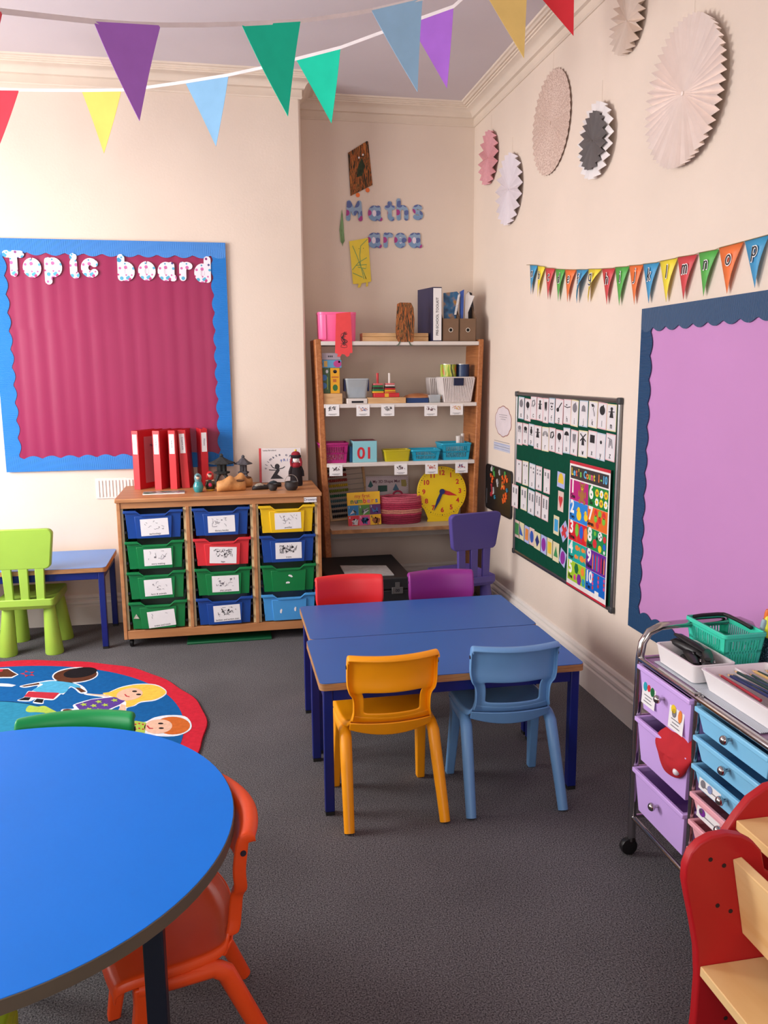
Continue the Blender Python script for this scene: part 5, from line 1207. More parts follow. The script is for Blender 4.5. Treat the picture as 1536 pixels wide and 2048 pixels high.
def gcard(xl, yt, xr, yb, label, body, edge=None, group='flash cards on the felt board', name='flash_card', rot=0, z=.0112):
    """card whose left side runs (xl, yt)-(xl, yb) and right side at xr in the close-up measurements"""
    a_ = onX(*C8(xl, yt), XG); c_ = onX(*C8(xl, yb-.22*(yb-yt)*0), XG); r_ = onX(*C8(xr, yt), XG)
    w_ = a_.y-r_.y; h_ = a_.z-c_.z; cy_ = (a_.y+r_.y)/2; cz_ = (a_.z+c_.z)/2-.004
    t = thing(name, label, 'card', FR((XR-z, cy_, cz_)) @ M.Rotation(rot, 4, 'Z'), group)
    B().box(-w_/2, w_/2, -h_/2, h_/2, 0, .0006).build('card', body, t)
    if edge: B().box(-w_/2+.0045, w_/2-.0045, -h_/2+.0045, h_/2-.0045, .0006, .0009).build('card_face', mat('flash_card_face', '#DAD4D6', .7), t)
    return t, w_, h_
EDG = {'p': mat('card_edge_pink', '#DDB0B4', .7), 'b': mat('card_edge_blue', '#A9BFCE', .7), 'y': mat('card_edge_yellow', '#DDD2A6', .7)}
PIC = {'a': 'an apple shape', 'b': 'a balloon', 'c': 'a shell', 'd': 'a doll', 'e': 'an elephant', 'f': 'a face', 'g': 'a guitar', 'h': 'a hat', 'i': 'an egg shape', 'j': 'a jelly', 'k': 'a kite', 'l': 'a ladybird', 'm': 'a monkey',
       'n': 'a nut', 'o': 'an octopus', 'p': 'a penguin', 'q': 'a queen', 'r': 'a rainbow', 's': 'a sock', 't': 'a round blob', 'u': 'an umbrella', 'v': 'a vase', 'w': 'a windmill', 'x': 'an x-ray', 'y': 'a yo-yo', 'z': 'a zebra'}
def picture(ch):
    b = B(); E = lambda cx, cy, rx_, ry_, n=14: b.prism([(cx+rx_*math.cos(2*PI*i/n), cy+ry_*math.sin(2*PI*i/n)) for i in range(n)], 0, .0004)
    if ch in 'ail': E(0, .2, .32, .42); E(.1, .6, .06, .12)
    elif ch in 'bt': E(0, .25, .28, .36); b.ribbon([(0, -.1), (.03, -.3)], .05, 0, .0004, 0)
    elif ch in 'cs': b.ribbon([(-.25, -.1), (-.2, .4), (.15, .5), (.25, .15), (.0, -.1)], .16, 0, .0004)
    elif ch in 'dqm': E(0, .5, .14, .14); b.prism([(-.08, .4), (.08, .4), (.22, -.3), (-.22, -.3)], 0, .0004); b.ribbon([(-.3, .2), (.3, .25)], .07, 0, .0004)
    elif ch in 'ev': b.prism([(-.25, .5), (.25, .55), (.2, -.2), (.08, -.35), (.05, 0), (-.1, -.35), (-.2, -.1)], 0, .0004)
    elif ch == 'f': E(-.15, .4, .1, .08); E(.15, .4, .1, .08); E(0, .1, .14, .1); b.ribbon([(-.2, -.1), (0, -.2), (.2, -.1)], .06, 0, .0004)
    elif ch == 'g': E(-.18, -.15, .18, .2); b.ribbon([(-.15, -.1), (.3, .55)], .1, 0, .0004)
    elif ch == 'h': b.ribbon([(-.4, .2), (.0, .1), (.4, .2)], .08, 0, .0004); E(-.1, .35, .1, .06)
    elif ch == 'j': b.prism([(-.25, -.1), (-.2, .35), (0, .5), (.2, .35), (.25, -.1)], 0, .0004)
    elif ch in 'k': b.ribbon([(-.2, .55), (.15, .5), (.0, .2), (.15, -.1), (.2, -.4)], .05, 0, .0004); b.prism([(-.25, .6), (0, .65), (.1, .45), (-.1, .35)], 0, .0004)
    elif ch in 'on': E(0, .35, .28, .22); [b.ribbon([(x, .25), (x*1.2, -.1)], .06, 0, .0004) for x in (-.2, -.07, .07, .2)]
    elif ch == 'p': E(0, .5, .12, .12); E(0, .1, .2, .32); b.ribbon([(-.2, -.3), (.2, -.3)], .06, 0, .0004)
    elif ch == 'r': [b.ribbon(arc(0, 0, q, q*1.2, 180, 0, 10), .05, 0, .0004, 0) for q in (.2, .3, .4)]
    elif ch == 'u': b.prism([(-.35, .2)]+arc(0, .2, .35, .38, 180, 0, 10), 0, .0004); b.ribbon([(0, .2), (0, -.25), (.08, -.3)], .04, 0, .0004)
    elif ch == 'w': b.ribbon([(-.3, .6), (.3, 0)], .1, 0, .0004); b.ribbon([(.3, .6), (-.3, 0)], .1, 0, .0004); b.prism([(-.1, .2), (.1, .2), (.16, -.4), (-.16, -.4)], 0, .0004)
    elif ch == 'x': b.box(-.28, .28, -.15, .55, 0, .0004)
    elif ch == 'y': E(0, .1, .12, .16)
    else: b.ribbon([(-.3, .5), (.1, .4), (.2, -.3)], .09, 0, .0004); b.ribbon([(-.1, .4), (-.15, -.3)], .09, 0, .0004); b.ribbon([(0, .3), (.0, -.1)], .09, 0, .0004)
    return b
row1 = [(312, 130, 358, 310), (362, 145, 412, 327), (412, 125, 460, 315), (462, 135, 513, 325), (514, 140, 558, 343), (560, 140, 608, 345), (614, 145, 678, 350), (681, 147, 742, 352), (744, 155, 803, 370), (810, 157, 880, 372), (887, 162, 960, 380), (962, 174, 1035, 392), (1037, 187, 1115, 408)]
row2 = [(297, 337, 343, 520), (346, 346, 392, 522), (394, 350, 438, 527), (440, 362, 500, 555), (503, 374, 560, 572), (563, 380, 614, 575), (616, 397, 675, 593), (679, 380, 735, 590), (738, 398, 797, 605), (805, 402, 878, 620), (881, 404, 952, 625), (952, 422, 1025, 645), (1027, 427, 1105, 650)]
for (xl, yt, xr, yb), ch, e in list(zip(row1, 'abcdefghijklm', 'bppppbppybypy')) + list(zip(row2, 'nopqrstuvwxyz', 'ppbpyppbpypbp')):
    t, w_, h_ = gcard(xl, yt, xr, yb, 'white flash card with the letter %s and %s on the felt board' % (ch, PIC[ch]), EDG[e], True, rot=rad(random.uniform(-2.5, 1)), z=.0112+.0006*(ord(ch) % 2))
    picture(ch).xf(M.Diagonal((w_*.95, h_*.42, 1, 1))).build('picture', BLK if ch not in 'acijnvz' else GREYINK, t, T3(0, h_*.12, .001))
    xh = h_*.125; gw = max(x for st in GLY[ch] for x, y in st)
    glyph(ch, xh, xh*.22, 0, .0003, -gw*xh/2, 0).build('letter', BLK, t, T3(0, -h_*.39, .001), smooth=False)
nums = [(292, 642, 338, 828), (345, 652, 393, 850), (399, 672, 448, 875), (454, 692, 504, 890), (517, 717, 570, 915), (272, 842, 323, 1028), (329, 862, 380, 1050), (389, 887, 443, 1085), (448, 907, 496, 1108), (503, 932, 558, 1135)]
for k, (xl, yt, xr, yb) in enumerate(nums):
    t, w_, h_ = gcard(xl, yt, xr, yb, 'white flash card with the number %s and rows of dots on the felt board' % 'one two three four five six seven eight nine ten'.split()[k], EDG['pybpp'[k % 5]], True, rot=rad(random.uniform(-2, 2)), z=.0112+.0006*(k % 2)+(.010 if k == 5 else 0))
    b = B()
    for j in range(k+1):
        cx = (-.22 if j % 2 else .22)*w_ if k else 0; cy_ = h_*(.32-.075*(j//2)*(1 if k > 3 else 2)); b.prism([(cx+w_*.11*math.cos(2*PI*i/8), cy_+w_*.065*math.sin(2*PI*i/8)) for i in range(8)], 0, .0003)
    b.build('counting_dots', GREYINK, t, T3(0, 0, .001)); text(str(k+1), h_*.2, 'numeral', BLK, t, T3(0, -h_*.34, .001), .0002, .0006)
SHC = {k: mat('shape_'+k, v, .6) for k, v in {'green': '#3E8A4E', 'blue': '#2E55A8', 'orange': '#D9853E', 'navy': '#26306E', 'purple': '#8A2A96', 'yellow': '#E0BC3A', 'red': '#C8343A', 'sky': '#3A9AD0'}.items()}
CDC = {k: mat('shapecard_'+k, v, .7) for k, v in {'pink': '#D8BDB2', 'cream': '#D9CFA8', 'lilac': '#A9B0DA', 'salmon': '#DDA088', 'white': '#D8D4D4'}.items()}
shp = [(275, 1132, 320, 1272, 'green', 'rectangle', 'pink'), (315, 1152, 356, 1292, 'blue', 'triangle', 'cream'), (360, 1182, 398, 1320, 'orange', 'rectangle', 'lilac'), (400, 1198, 440, 1340, 'blue', 'circle', 'pink'), (440, 1230, 490, 1370, 'navy', 'diamond', 'cream'),
       (494, 1257, 541, 1405, 'purple', 'circle', 'lilac'), (545, 1282, 588, 1435, 'yellow', 'square', 'cream'), (592, 1312, 643, 1470, 'green', 'triangle', 'cream'), (648, 1375, 698, 1500, 'purple', 'circle', 'lilac'),
       (628, 742, 690, 868, 'yellow', 'half circle', 'lilac'), (634, 898, 680, 1062, 'red', 'heart', 'pink'), (598, 1098, 643, 1252, 'sky', 'square', 'cream'), (655, 1160, 716, 1285, 'red', 'cross', 'lilac')]
for i, (xl, yt, xr, yb, c_, sh, cc) in enumerate(shp):
    extra = {3: ' next to the orange rectangle', 5: ' next to the navy diamond', 8: ' tilted at the row end'}.get(i, '')
    t, w_, h_ = gcard(xl, yt, xr, yb, '%s card with a %s %s%s on the felt board' % ({'pink': 'pale pink', 'cream': 'cream', 'lilac': 'lilac'}[cc], {'sky': 'sky blue'}.get(c_, c_), sh, extra), CDC[cc], None, 'shape cards on the felt board', 'shape_card', rad(38) if sh == 'cross' else rad(-18) if i == 8 else rad(random.uniform(-3, 1)))
    q = w_*.34
    P_ = {'rectangle': [(-q, -h_*.34), (q, -h_*.34), (q, h_*.34), (-q, h_*.34)], 'square': [(-q, -q*1.3), (q, -q*1.3), (q, q*1.3), (-q, q*1.3)], 'triangle': [(-q, -h_*.25), (q, -h_*.25), (0 if i == 7 else -q, h_*.3)], 'diamond': [(0, -h_*.36), (q, 0), (0, h_*.36), (-q, 0)],
          'circle': [(q*1.1*math.cos(2*PI*k/20), q*1.35*math.sin(2*PI*k/20)) for k in range(20)], 'half circle': arc(0, -q*.5, q*1.1, q*1.6, 0, 180, 12), 'heart': [(0, -q*1.5)]+arc(q*.5, q*.5, q*.55, q*.6, -20, 150, 6)+[(0, q*.55)]+arc(-q*.5, q*.5, q*.55, q*.6, 30, 200, 6),
          'cross': [(x*q*1.1, y*q*1.1) for x, y in ((.35, 1), (.35, .35), (1, .35), (1, -.35), (.35, -.35), (.35, -1), (-.35, -1), (-.35, -.35), (-1, -.35), (-1, .35), (-.35, .35), (-.35, 1))]}[sh]
    B().prism(P_, 0, .0004).build('printed_shape', SHC[c_], t, T3(0, 0, .0007))
# counting poster
PTL, PTR, PBR, PBL = [onX(*C8(*q), XG-.008) for q in ((752, 662), (1088, 742), (1052, 1888), (700, 1660))]
PY0 = (PTL.y+PBL.y)/2+.005; PW = PTL.y-PTR.y; PZ1 = (PTL.z+PTR.z)/2; PZ0 = (PBL.z+PBR.z)/2; PH = PZ1-PZ0
po = thing('counting_poster', "colourful one to ten counting poster on the felt board", 'poster', FR((XR-.0225, PY0, PZ0)))
B().box(0, PW, 0, PH, 0, .0008).build('sheet', mat('poster_white', '#EDE6E4', .35), po)
B().box(0, PW, PH-.013, PH, .0008, .0011).box(0, PW, 0, .010, .0008, .0011).build('red_edge', mat('poster_red', '#C42A3C', .35), po)
hd = B().box(.012, PW-.012, PH-.078, PH-.022, .0008, .0012).build('header', mat('poster_charcoal', '#3A3638', .35), po)
for i, (ch, hx) in enumerate(zip("Let's Count 1-10", ['#E8C83A', '#5AB4E0', '#E86A4A', '#E8C83A', '#7AC85A', '', '#5AB4E0', '#E8823A', '#7AC85A', '#E85A8A', '#E8C83A', '', '#E8823A', '#7AC85A', '#5AB4E0', '#5AB4E0'])):
    if ch != ' ': text(ch, .044, 'lettering', mat('poster_'+hx[1:], hx, .4), hd, T3(.030+i*(PW-.055)/15.5, PH-.049, .0013), .0002, .0015)
pc = ['#B8247A', '#2A86D8', '#D8262E', '#1FA79A', '#A6CC2E', '#12843E', '#E8702A', '#1E8A50', '#6A2A96', '#1668C8']
wds = ['One', 'Two', 'Three', 'Four', 'Five', 'Six', 'Seven', 'Eight', 'Nine', 'Ten']
PX0, PX1, PY_0, PY_1 = .010, PW-.010, .030, PH-.084
pwid = (PX1-PX0)/2; phei = (PY_1-PY_0)/5
PMC = {k: mat('pm_'+k, v, .4) for k, v in {'brown': '#A8703E', 'yellow': '#F2CE2A', 'green': '#7AC040', 'blue': '#2A62D0', 'orange': '#F0883A', 'white': '#F2F0EC', 'red': '#D83038', 'purple': '#7A2A96', 'dkgreen': '#1E6A3A', 'pink': '#E04A8A', 'black': '#1A1A1C', 'teal': '#2AA0B4'}.items()}
for k in range(10):
    c_, r_ = divmod(k, 5); ox = PX0+c_*pwid; oy = PY_1-(r_+1)*phei
    pn = B().box(.0006, pwid-.0006, .0006, phei-.0006, .0008, .0012).build('picture_panel', mat('poster_panel_'+pc[k][1:], pc[k], .35), po, T3(ox, oy, 0)); pn['label'] = 'panel for the number %d' % (k+1)
    text(str(k+1), .080 if k < 9 else .066, 'numeral', PMC['white'], pn, T3(.030 if k < 9 else .036, phei*.66, .0014), .0002, .003)
    text(wds[k], .026, 'word', PMC['black'], pn, T3(.032, phei*.2, .0014), .0002, .001)
    el = lambda b, cx, cy, rx_, ry_, z=.0013, n=14: b.prism([(cx+rx_*math.cos(2*PI*i/n), cy+ry_*math.sin(2*PI*i/n)) for i in range(n)], z, z+.0004)
    X_, Y_ = pwid*.68, phei*.47
    if k == 0:
        b = B(); el(b, X_, Y_+0.0259, 0.0198, 0.0173); el(b, X_, Y_-0.0115, 0.0228, 0.0259); [el(b, X_+sx*.022, Y_+0.0418, 0.0068, 0.0065) for sx in (-1, 1)]; [el(b, X_+sx*.024, Y_-0.0374, 0.0122, 0.0101) for sx in (-1, 1)]; [el(b, X_+sx*.032, Y_-0.0036, 0.0076, 0.0158) for sx in (-1, 1)]; b.build('teddy', PMC['brown'], pn)
        b = B(); el(b, X_, Y_+0.0202, 0.0076, 0.0058, .0018); b.build('muzzle', PMC['yellow'], pn); b = B(); [el(b, X_+sx*.009, Y_+0.0302, 0.0023, 0.0022, .0018) for sx in (-1, 1)]; el(b, X_, Y_+0.0223, 0.0030, 0.0022, .0023); b.build('eyes', PMC['black'], pn)
    elif k == 1:
        for X2, s_ in ((X_-.026, .74), (X_+.045, .56)):
            b = B(); el(b, X2, Y_-0.0144*s_, .034*s_, .030*s_); el(b, X2-.006*s_, Y_+0.0173*s_, .020*s_, .020*s_); b.build('duck', PMC['yellow'], pn); b = B(); el(b, X2-.026*s_, Y_+0.0144*s_, .009*s_, .006*s_, .0018); b.build('beak', PMC['orange'], pn)
    elif k == 2:
        for i, cc in enumerate(('green', 'blue', 'orange')): b = B(); el(b, pwid*.46+i*.046, phei*(.62-.03*i), .019, .030); b.ribbon([(pwid*.46+i*.046, phei*.35), (pwid*.47+i*.046, phei*.1)], .0018, .0013, .0016, 0); b.build('balloon', PMC[cc], pn)
    elif k == 3:
        for i, (fx, fy, s_) in enumerate(((.5, .75, 1), (.82, .75, .8), (.45, .3, .8), (.78, .32, 1.2))): b = B(); el(b, pwid*fx, phei*fy, .020*s_, .012*s_); b.prism([(pwid*fx+.014*s_, phei*fy), (pwid*fx+.032*s_, phei*fy+.012*s_), (pwid*fx+.032*s_, phei*fy-.012*s_)], .0013, .0017); b.build('fish', PMC['orange'], pn)
    elif k == 4:
        for fx, fy, s_, cc in ((.5, .72, 1.2, 'dkgreen'), (.84, .72, 1, 'orange'), (.42, .25, .7, 'pink'), (.66, .25, 1.3, 'purple'), (.9, .22, .9, 'teal')): b = B(); el(b, pwid*fx, phei*fy, .019*s_, .021*s_, .0013, 6); b.build('hexagon', PMC[cc], pn)
    elif k == 5:
        for i in range(6):
            fx, fy = .45+.22*(i % 3), .72-.42*(i//3); b = B()
            for j in range(8): el(b, pwid*fx+.012*math.cos(j*PI/4), phei*fy+.012*math.sin(j*PI/4), .006, .006, .0013, 7)
            b.build('flower', PMC['white' if i % 2 else 'yellow'], pn); b = B(); el(b, pwid*fx, phei*fy, .008, .008, .0018, 10); b.build('flower_centre', PMC['brown' if i % 2 == 0 else 'yellow'], pn)
    elif k == 6:
        for i in range(7): fx, fy = .42+.2*(i % 3)+(.1 if i > 5 else 0), .78-.27*(i//3); b = B(); el(b, pwid*fx, phei*fy, .015, .015); el(b, pwid*fx, phei*fy+.017, .002, .005, .0013, 6); b.build('apple', PMC['green' if i % 2 else 'red'], pn)
    elif k == 7:
        for i, (fx, fy, s_, cc) in enumerate(((.42, .82, .8, 'green'), (.68, .78, 1.5, 'white'), (.9, .72, 1.1, 'red'), (.42, .35, 1.5, 'red'), (.52, .62, .6, 'black'), (.68, .2, 1.2, 'yellow'), (.9, .38, 1, 'blue'), (.9, .12, .6, 'white'))):
            b = B(); el(b, pwid*fx, phei*fy, .013*s_, .013*s_); b.build('ball', PMC[cc], pn)
            if i == 1: b = B(); [el(b, pwid*fx+.010*math.cos(j*2.1), phei*fy+.010*math.sin(j*2.1), .005, .005, .0018, 5) for j in range(3)]; b.build('ball_patches', PMC['black'], pn)
    elif k == 8:
        for i, cc in enumerate(('orange', 'blue', 'red', 'teal', 'pink', 'purple', 'red', 'black', 'orange')): x = pwid*(.36+.07*i); B().prism([(x-.004, phei*.12), (x+.004, phei*.12), (x+.004, phei*.75), (x, phei*.88), (x-.004, phei*.75)], .0013, .0018).build('crayon', PMC[cc], pn)
    else:
        for i in range(10): b = B(); fx, fy = .45+.22*(i % 3)+.06*((i*7) % 3-1), .85-.2*(i//3); el(b, pwid*fx, phei*fy, .007, .008); b.build('ladybird', PMC['red' if i % 2 else 'pink'], pn)
B().box(pwid*1.55, pwid*1.75, .012, .045, .0012, .0014).build('barcode_patch', PMC['white'], po)

# ------------------------------------------------------------------ magnetic board, notes
XM = XR-.012
mp = [onX(*C8(*q), XM) for q in ((50, 685), (260, 752), (246, 1140), (40, 1045))]
my0, my1 = (mp[0].y+mp[3].y)/2, (mp[1].y+mp[2].y)/2; mz1, mz0 = (mp[0].z+mp[1].z)/2, (mp[2].z+mp[3].z)/2
mb = thing('magnetic_board', 'small black magnetic board with coloured letter magnets on the right wall', 'notice board', FR((XR, my0, mz0)))
B().prism(rounded(0, my0-my1, 0, mz1-mz0, .025), 0, .010).build('board_panel', mat('black_board', '#1B1A1B', .35, .1, 12), mb)
b = B(); b.tube([(x, y, .008) for x, y in rounded(.004, my0-my1-.004, .004, mz1-mz0-.004, .022)], .005, 8, True); b.build('frame', BLACK, mb)
B().box(.02, .024, .03, .12, .010, .011).build('side_mark', GREYINK, mb)
mg = [('orange', '#F0642A', [(85, 780), (100, 800), (95, 825), (180, 800), (205, 795), (195, 830), (215, 825), (180, 850), (190, 880), (175, 890), (205, 940), (190, 960), (200, 985), (185, 995), (210, 960)]), ('red', '#B83440', [(90, 865), (85, 935), (95, 925)]),
      ('white', '#CFCACA', [(90, 730), (155, 765), (135, 830), (140, 860), (105, 905)]), ('green', '#4A9A4A', [(105, 745), (200, 768), (110, 765)]), ('teal', '#2A8AA8', [(215, 905), (115, 960)]), ('yellow', '#E0B45A', [(180, 860)])]
gl = 'sczxovwnmretuhkyabdfgijlpq'; k = 0
for cn, hx, ps in mg:
    for (x, y) in ps:
        p = onX(*C8(x, y), XM-.004); ch = gl[k % 26]; k += 1; xh = .016
        tag(glyph(ch, xh, .009, 0, .004, -.4*xh, -.5*xh).build('letter_magnet', mat('magnet_'+cn, hx, .4), None, FR((XR-.0105, p.y, p.z)) @ M.Rotation(random.uniform(-.6, .6), 4, 'Z'), smooth=False), 'small %s letter magnet in the %s of the black magnetic board' % (cn, 'left column' if x < 160 else 'right cluster'), 'magnet', 'letter magnets')
c = onX(1006.5, 843, XR); rz_ = (onX(1006.5, 812, XR).z-onX(1006.5, 874, XR).z)/2; ry_ = abs(onX(990, 843, XR).y-onX(1023, 843, XR).y)/2
nt = thing('paper_note', 'white scalloped paper note with a brown edge beside the felt board', 'note', FR((XR, c.y, c.z)))
sc = lambda f: [(ry_*f*(1+.06*abs(math.sin(5*a)))*math.cos(a), rz_*f*(1+.06*abs(math.sin(5*a)))*math.sin(a)) for a in [2*PI*i/60 for i in range(60)]]
B().prism(sc(.97), 0, .001).build('note_edge', mat('note_brown_edge', '#A87A72', .7), nt); B().prism(sc(.91), .001, .0015).build('note_face', mat('note_face', '#DDD0D4', .7), nt)
for i, w_ in enumerate((.5, .45, .3)): B().box(-ry_*w_, ry_*w_, rz_*(.42-.14*i)-.0012, rz_*(.42-.14*i)+.0012, .0015, .0018).build('writing_line', GREYINK, nt)
a_, c_ = onX(988, 879, XR), onX(1020, 907, XR)
st = thing('number_strip', 'pale blue printed strip below the scalloped note', 'note', FR((XR, a_.y, c_.z)))
B().box(0, a_.y-c_.y, 0, a_.z-c_.z-.01, 0, .0008).build('strip', mat('pale_blue_paper', '#C3C4D4', .7), st)
for i in range(4): B().box(.008, a_.y-c_.y-.008, .010+.014*i, .0125+.014*i, .0008, .0011).build('printed_line', GREYINK if i % 2 else mat('print_periwinkle', '#8A96C0', .7), st)

# ------------------------------------------------------------------ lilac board at the right
XLb = XR-.01
a_, c_ = onX(1287, 618, XLb), onX(1259, 1250, XLb)
ly0 = (a_.y+c_.y)/2; lz1, lz0 = a_.z, c_.z
NBO = ribbed('navy_corrugated_border', '#18456E', .5, 60, False)
board('lilac_board', 'large lilac notice board with navy scalloped border on the right wall', 0, 1.75, lz0, lz1, FR((XR, ly0, lz0)), NBO, mat('lilac_paper', '#C488C0', .55, .02, 3), [(.03, lz1-lz0-.03, -.001)], .086, .080)
# ------------------------------------------------------------------ chrome drawer trolley
CHR = mat('chrome', '#B8B4B4', .14, .04, 20, metal=1.0)
TX0, TX1, TY0, TY1, TZ = 1.12, 1.485, 2.034, 1.435, .608
tr = thing('drawer_trolley', 'chrome trolley on castors with lilac, blue and pink drawers', 'trolley', M(((0, 0, -1, TX0), (-1, 0, 0, TY0), (0, 1, 0, 0), (0, 0, 0, 1))))
# local frame: x towards the camera along the front, y up, z out of the front (-X in the room)
TW, TD = TY0-TY1, TX1-TX0
for x in (0, TW):
    pts = [(x, .055, 0), (x, .60, 0), (x, .645, -.006), (x, .675, -.025), (x, .69, -.06), (x, .692, -.10), (x, .692, -TD+.10), (x, .69, -TD+.06), (x, .675, -TD+.025), (x, .645, -TD+.006), (x, .60, -TD), (x, .055, -TD)]
    B().tube(pts, .0115, 14).build('frame_tube', CHR, tr)
MID = .292
for z in (0, -TD): B().tube([(MID, .115, z), (MID, TZ+.004, z)], .0085, 12).build('frame_tube', CHR, tr)
for z in (0, -TD):
    B().tube([(0, .118, z), (TW, .118, z)], .0075, 12).build('frame_rail', CHR, tr)
    B().box(0, TW, TZ-.016, TZ, z-.009, z+.009).build('top_rail', CHR, tr, bev=.006, seg=3)
for x in (0, MID, TW):
    for y in (.118, TZ-.008): B().tube([(x, y, 0), (x, y, -TD)], .006, 10).build('frame_rail', CHR, tr)
    for y in (.274, .430): B().tube([(x, y, 0), (x, y, -TD)], .0035, 8).build('runner', CHR, tr)
B().box(.012, TW-.012, TZ-.012, TZ-.006, -TD+.01, -.01).build('top_shelf', mat('mauve_plastic', '#9A7A9C', .3), tr, bev=.001)
for x in (0, TW):
    for z in (0, -TD):
        cs = B().lathe([(.016, -.011), (.024, -.009), (.026, 0), (.024, .009), (.016, .011)], 20).xf(M.Rotation(PI/2, 4, 'Y')).build('castor', BLACK, tr, T3(x, .0262, z+.008))
        B().lathe([(.012, 0), (.014, .006), (.011, .014), (.006, .03)], 14).xf(M.Rotation(-PI/2, 4, 'X')).build('castor_stem', BLACK, cs, T3(0, .012, -.008))
def tdrawer(x0, x1, ztop, h_, hexc, nm, knob=True, tilt=0):
    m = mat('trolley_drawer_'+nm, hexc, .32, .02, 8, spec=.5)
    w_ = x1-x0; cx = (x0+x1)/2; t_ = .018
    d_ = TD-.02
    rr = lambda sc, y, o=0: [V((x*sc, y, z)) for x, z in ((-w_/2, -d_-.0), (w_/2, -d_), (w_/2, .0+o), (-w_/2, .0+o))]
    b = B(); fr = T3(cx, ztop-h_, .004)
    b.loft([rr(.86, 0, -.004), rr(.965, h_-.012, .004), rr(.945, h_-.012, .001), rr(.84, .004, -.007)])
    o = b.build('drawer', m, tr, fr, bev=.002); o['label'] = nm + ' plastic drawer'
    lip = B(); a_ = [(-w_/2, -d_), (w_/2, -d_), (w_/2, .012), (-w_/2, .012)]; i_ = [(-w_/2+.012, -d_+.012), (w_/2-.012, -d_+.012), (w_/2-.012, .002), (-w_/2+.012, .002)]
    lip.loft([[V((x, y, z)) for x, z in R_] for R_, y in ((i_, h_-.013), (a_, h_-.013), (a_, h_), (i_, h_), (i_, h_-.013))], caps=False); lip.build('lip', m, o, bev=.0025)
    if knob:
        K = B().cyl((0, h_*.60, 0), (0, h_*.60, .016), .004, n=10); K.build('knob_stem', CHR, o)
        B().ell((0, h_*.60, .022), .0115, .0115, .0095, 16, 10).build('knob', CHR, o)
    return o, w_, h_
LIL, SKY, PNK = '#D2AEF0', '#86CCF2', '#F5B0BA'
d1, w1, h1 = tdrawer(.014, MID-.011, .590, .126, LIL, 'lilac')
d2, w2_, h2_ = tdrawer(.014, MID-.011, .436, .126, LIL, 'lilac', knob=False)
d3, w3, h3 = tdrawer(.014, MID-.011, .282, .126, LIL, 'lilac')
B().ell((w2_*.40, h2_*.62, .02), .010, .010, .009, 12, 8).build('knob', mat('white_knob', '#E8E4E8', .3), d2)
def sticker(d, x, y, w_, h_, shapes, lines, z=.0035):
    B().box(-w_/2, w_/2, -h_/2, h_/2, 0, .0006).build('label_card', WHITE, d, T3(x, y, z) @ M.Rotation(rad(-3.5), 4, 'X'))
    for (fx, fy, rx_, ry_, mm) in shapes: B().prism([(fx*w_+rx_*math.cos(2*PI*i/10), fy*h_+ry_*math.sin(2*PI*i/10)) for i in range(10)], 0, .0004).build('picture', mm, d, T3(x, y, z+.0016) @ M.Rotation(rad(-3.5), 4, 'X'))
    for k in range(lines): B().box(-w_*(.3-.08*(k % 2)), w_*(.3-.08*(k % 2)), -h_*(.12+.12*k)-.001, -h_*(.12+.12*k)+.001, 0, .0004).build('caption_line', GREYINK, d, T3(x, y, z+.0016) @ M.Rotation(rad(-3.5), 4, 'X'))
sticker(d1, -w1*.29, h1*.47, .070, .074, [(-.28, .18, .010, .013, PMC['teal']), (0, .2, .008, .010, PMC['red']), (.28, .15, .010, .013, PMC['dkgreen'])], 3, .0022)
sticker(d1, w1*.24, h1*.40, .070, .076, [(-.2, .22, .012, .012, PMC['yellow']), (-.15, .1, .010, .012, GREYINK), (.26, .12, .009, .017, PMC['orange'])], 3, .0018)
rts = []
for k, (zt_, hx, nm) in enumerate(((.586, SKY, 'sky blue'), (.511, SKY, 'sky blue'), (.436, SKY, 'sky blue'), (.361, PNK, 'pink'), (.286, PNK, 'pink'), (.211, PNK, 'pink'))):
    rts.append(tdrawer(MID+.012, TW-.014, zt_, .062, hx, nm))
sticker(rts[2][0], -rts[2][1]*.25, .026, .090, .034, [(-.3, 0, .010, .010, GREYINK), (.02, 0, .010, .010, mat('print_periwinkle', '#8A96C0'))], 1, .002)
sticker(rts[3][0], -rts[3][1]*.25, .026, .094, .034, [(-.25, .05, .013, .010, PMC['purple']), (-.3, .1, .008, .006, GREYINK)], 1, .002)
# red felt hat hanging out of the middle lilac drawer
RF = mat('red_fabric', '#B81A26', .85, .08, 18, .3, 60)
rings = []
hp = [(1306, 1452), (1345, 1448), (1366, 1480), (1376, 1508), (1373, 1532), (1362, 1552), (1348, 1560), (1330, 1550), (1322, 1530), (1312, 1505), (1303, 1480)]
hq = [onX(x, y, 1.098) for x, y in hp]; hc = sum((q for q in hq), V())/len(hq)
ht = thing('red_hat', 'crumpled red fabric hat hanging out of the middle lilac drawer', 'hat', M(((0, 0, -1, 1.106), (-1, 0, 0, hc.y), (0, 1, 0, hc.z), (0, 0, 0, 1))))
ol = [V((hc.y-q.y, q.z-hc.z)) for q in hq]
for z, s_ in ((-.012, .95), (0, 1.0), (.010, .93), (.020, .72), (.027, .42), (.029, .1)):
    rings.append([V((p.x*s_+.004*math.sin(i*2.3+z*200), p.y*s_+.004*math.cos(i*1.7+z*150), z*.7+.005*math.sin(i*1.9+s_*7)-.026*max(0, (p.y*s_)/.05))) for i, p in enumerate(ol)])
B().loft(rings).build('cloth', RF, ht, sub=2)
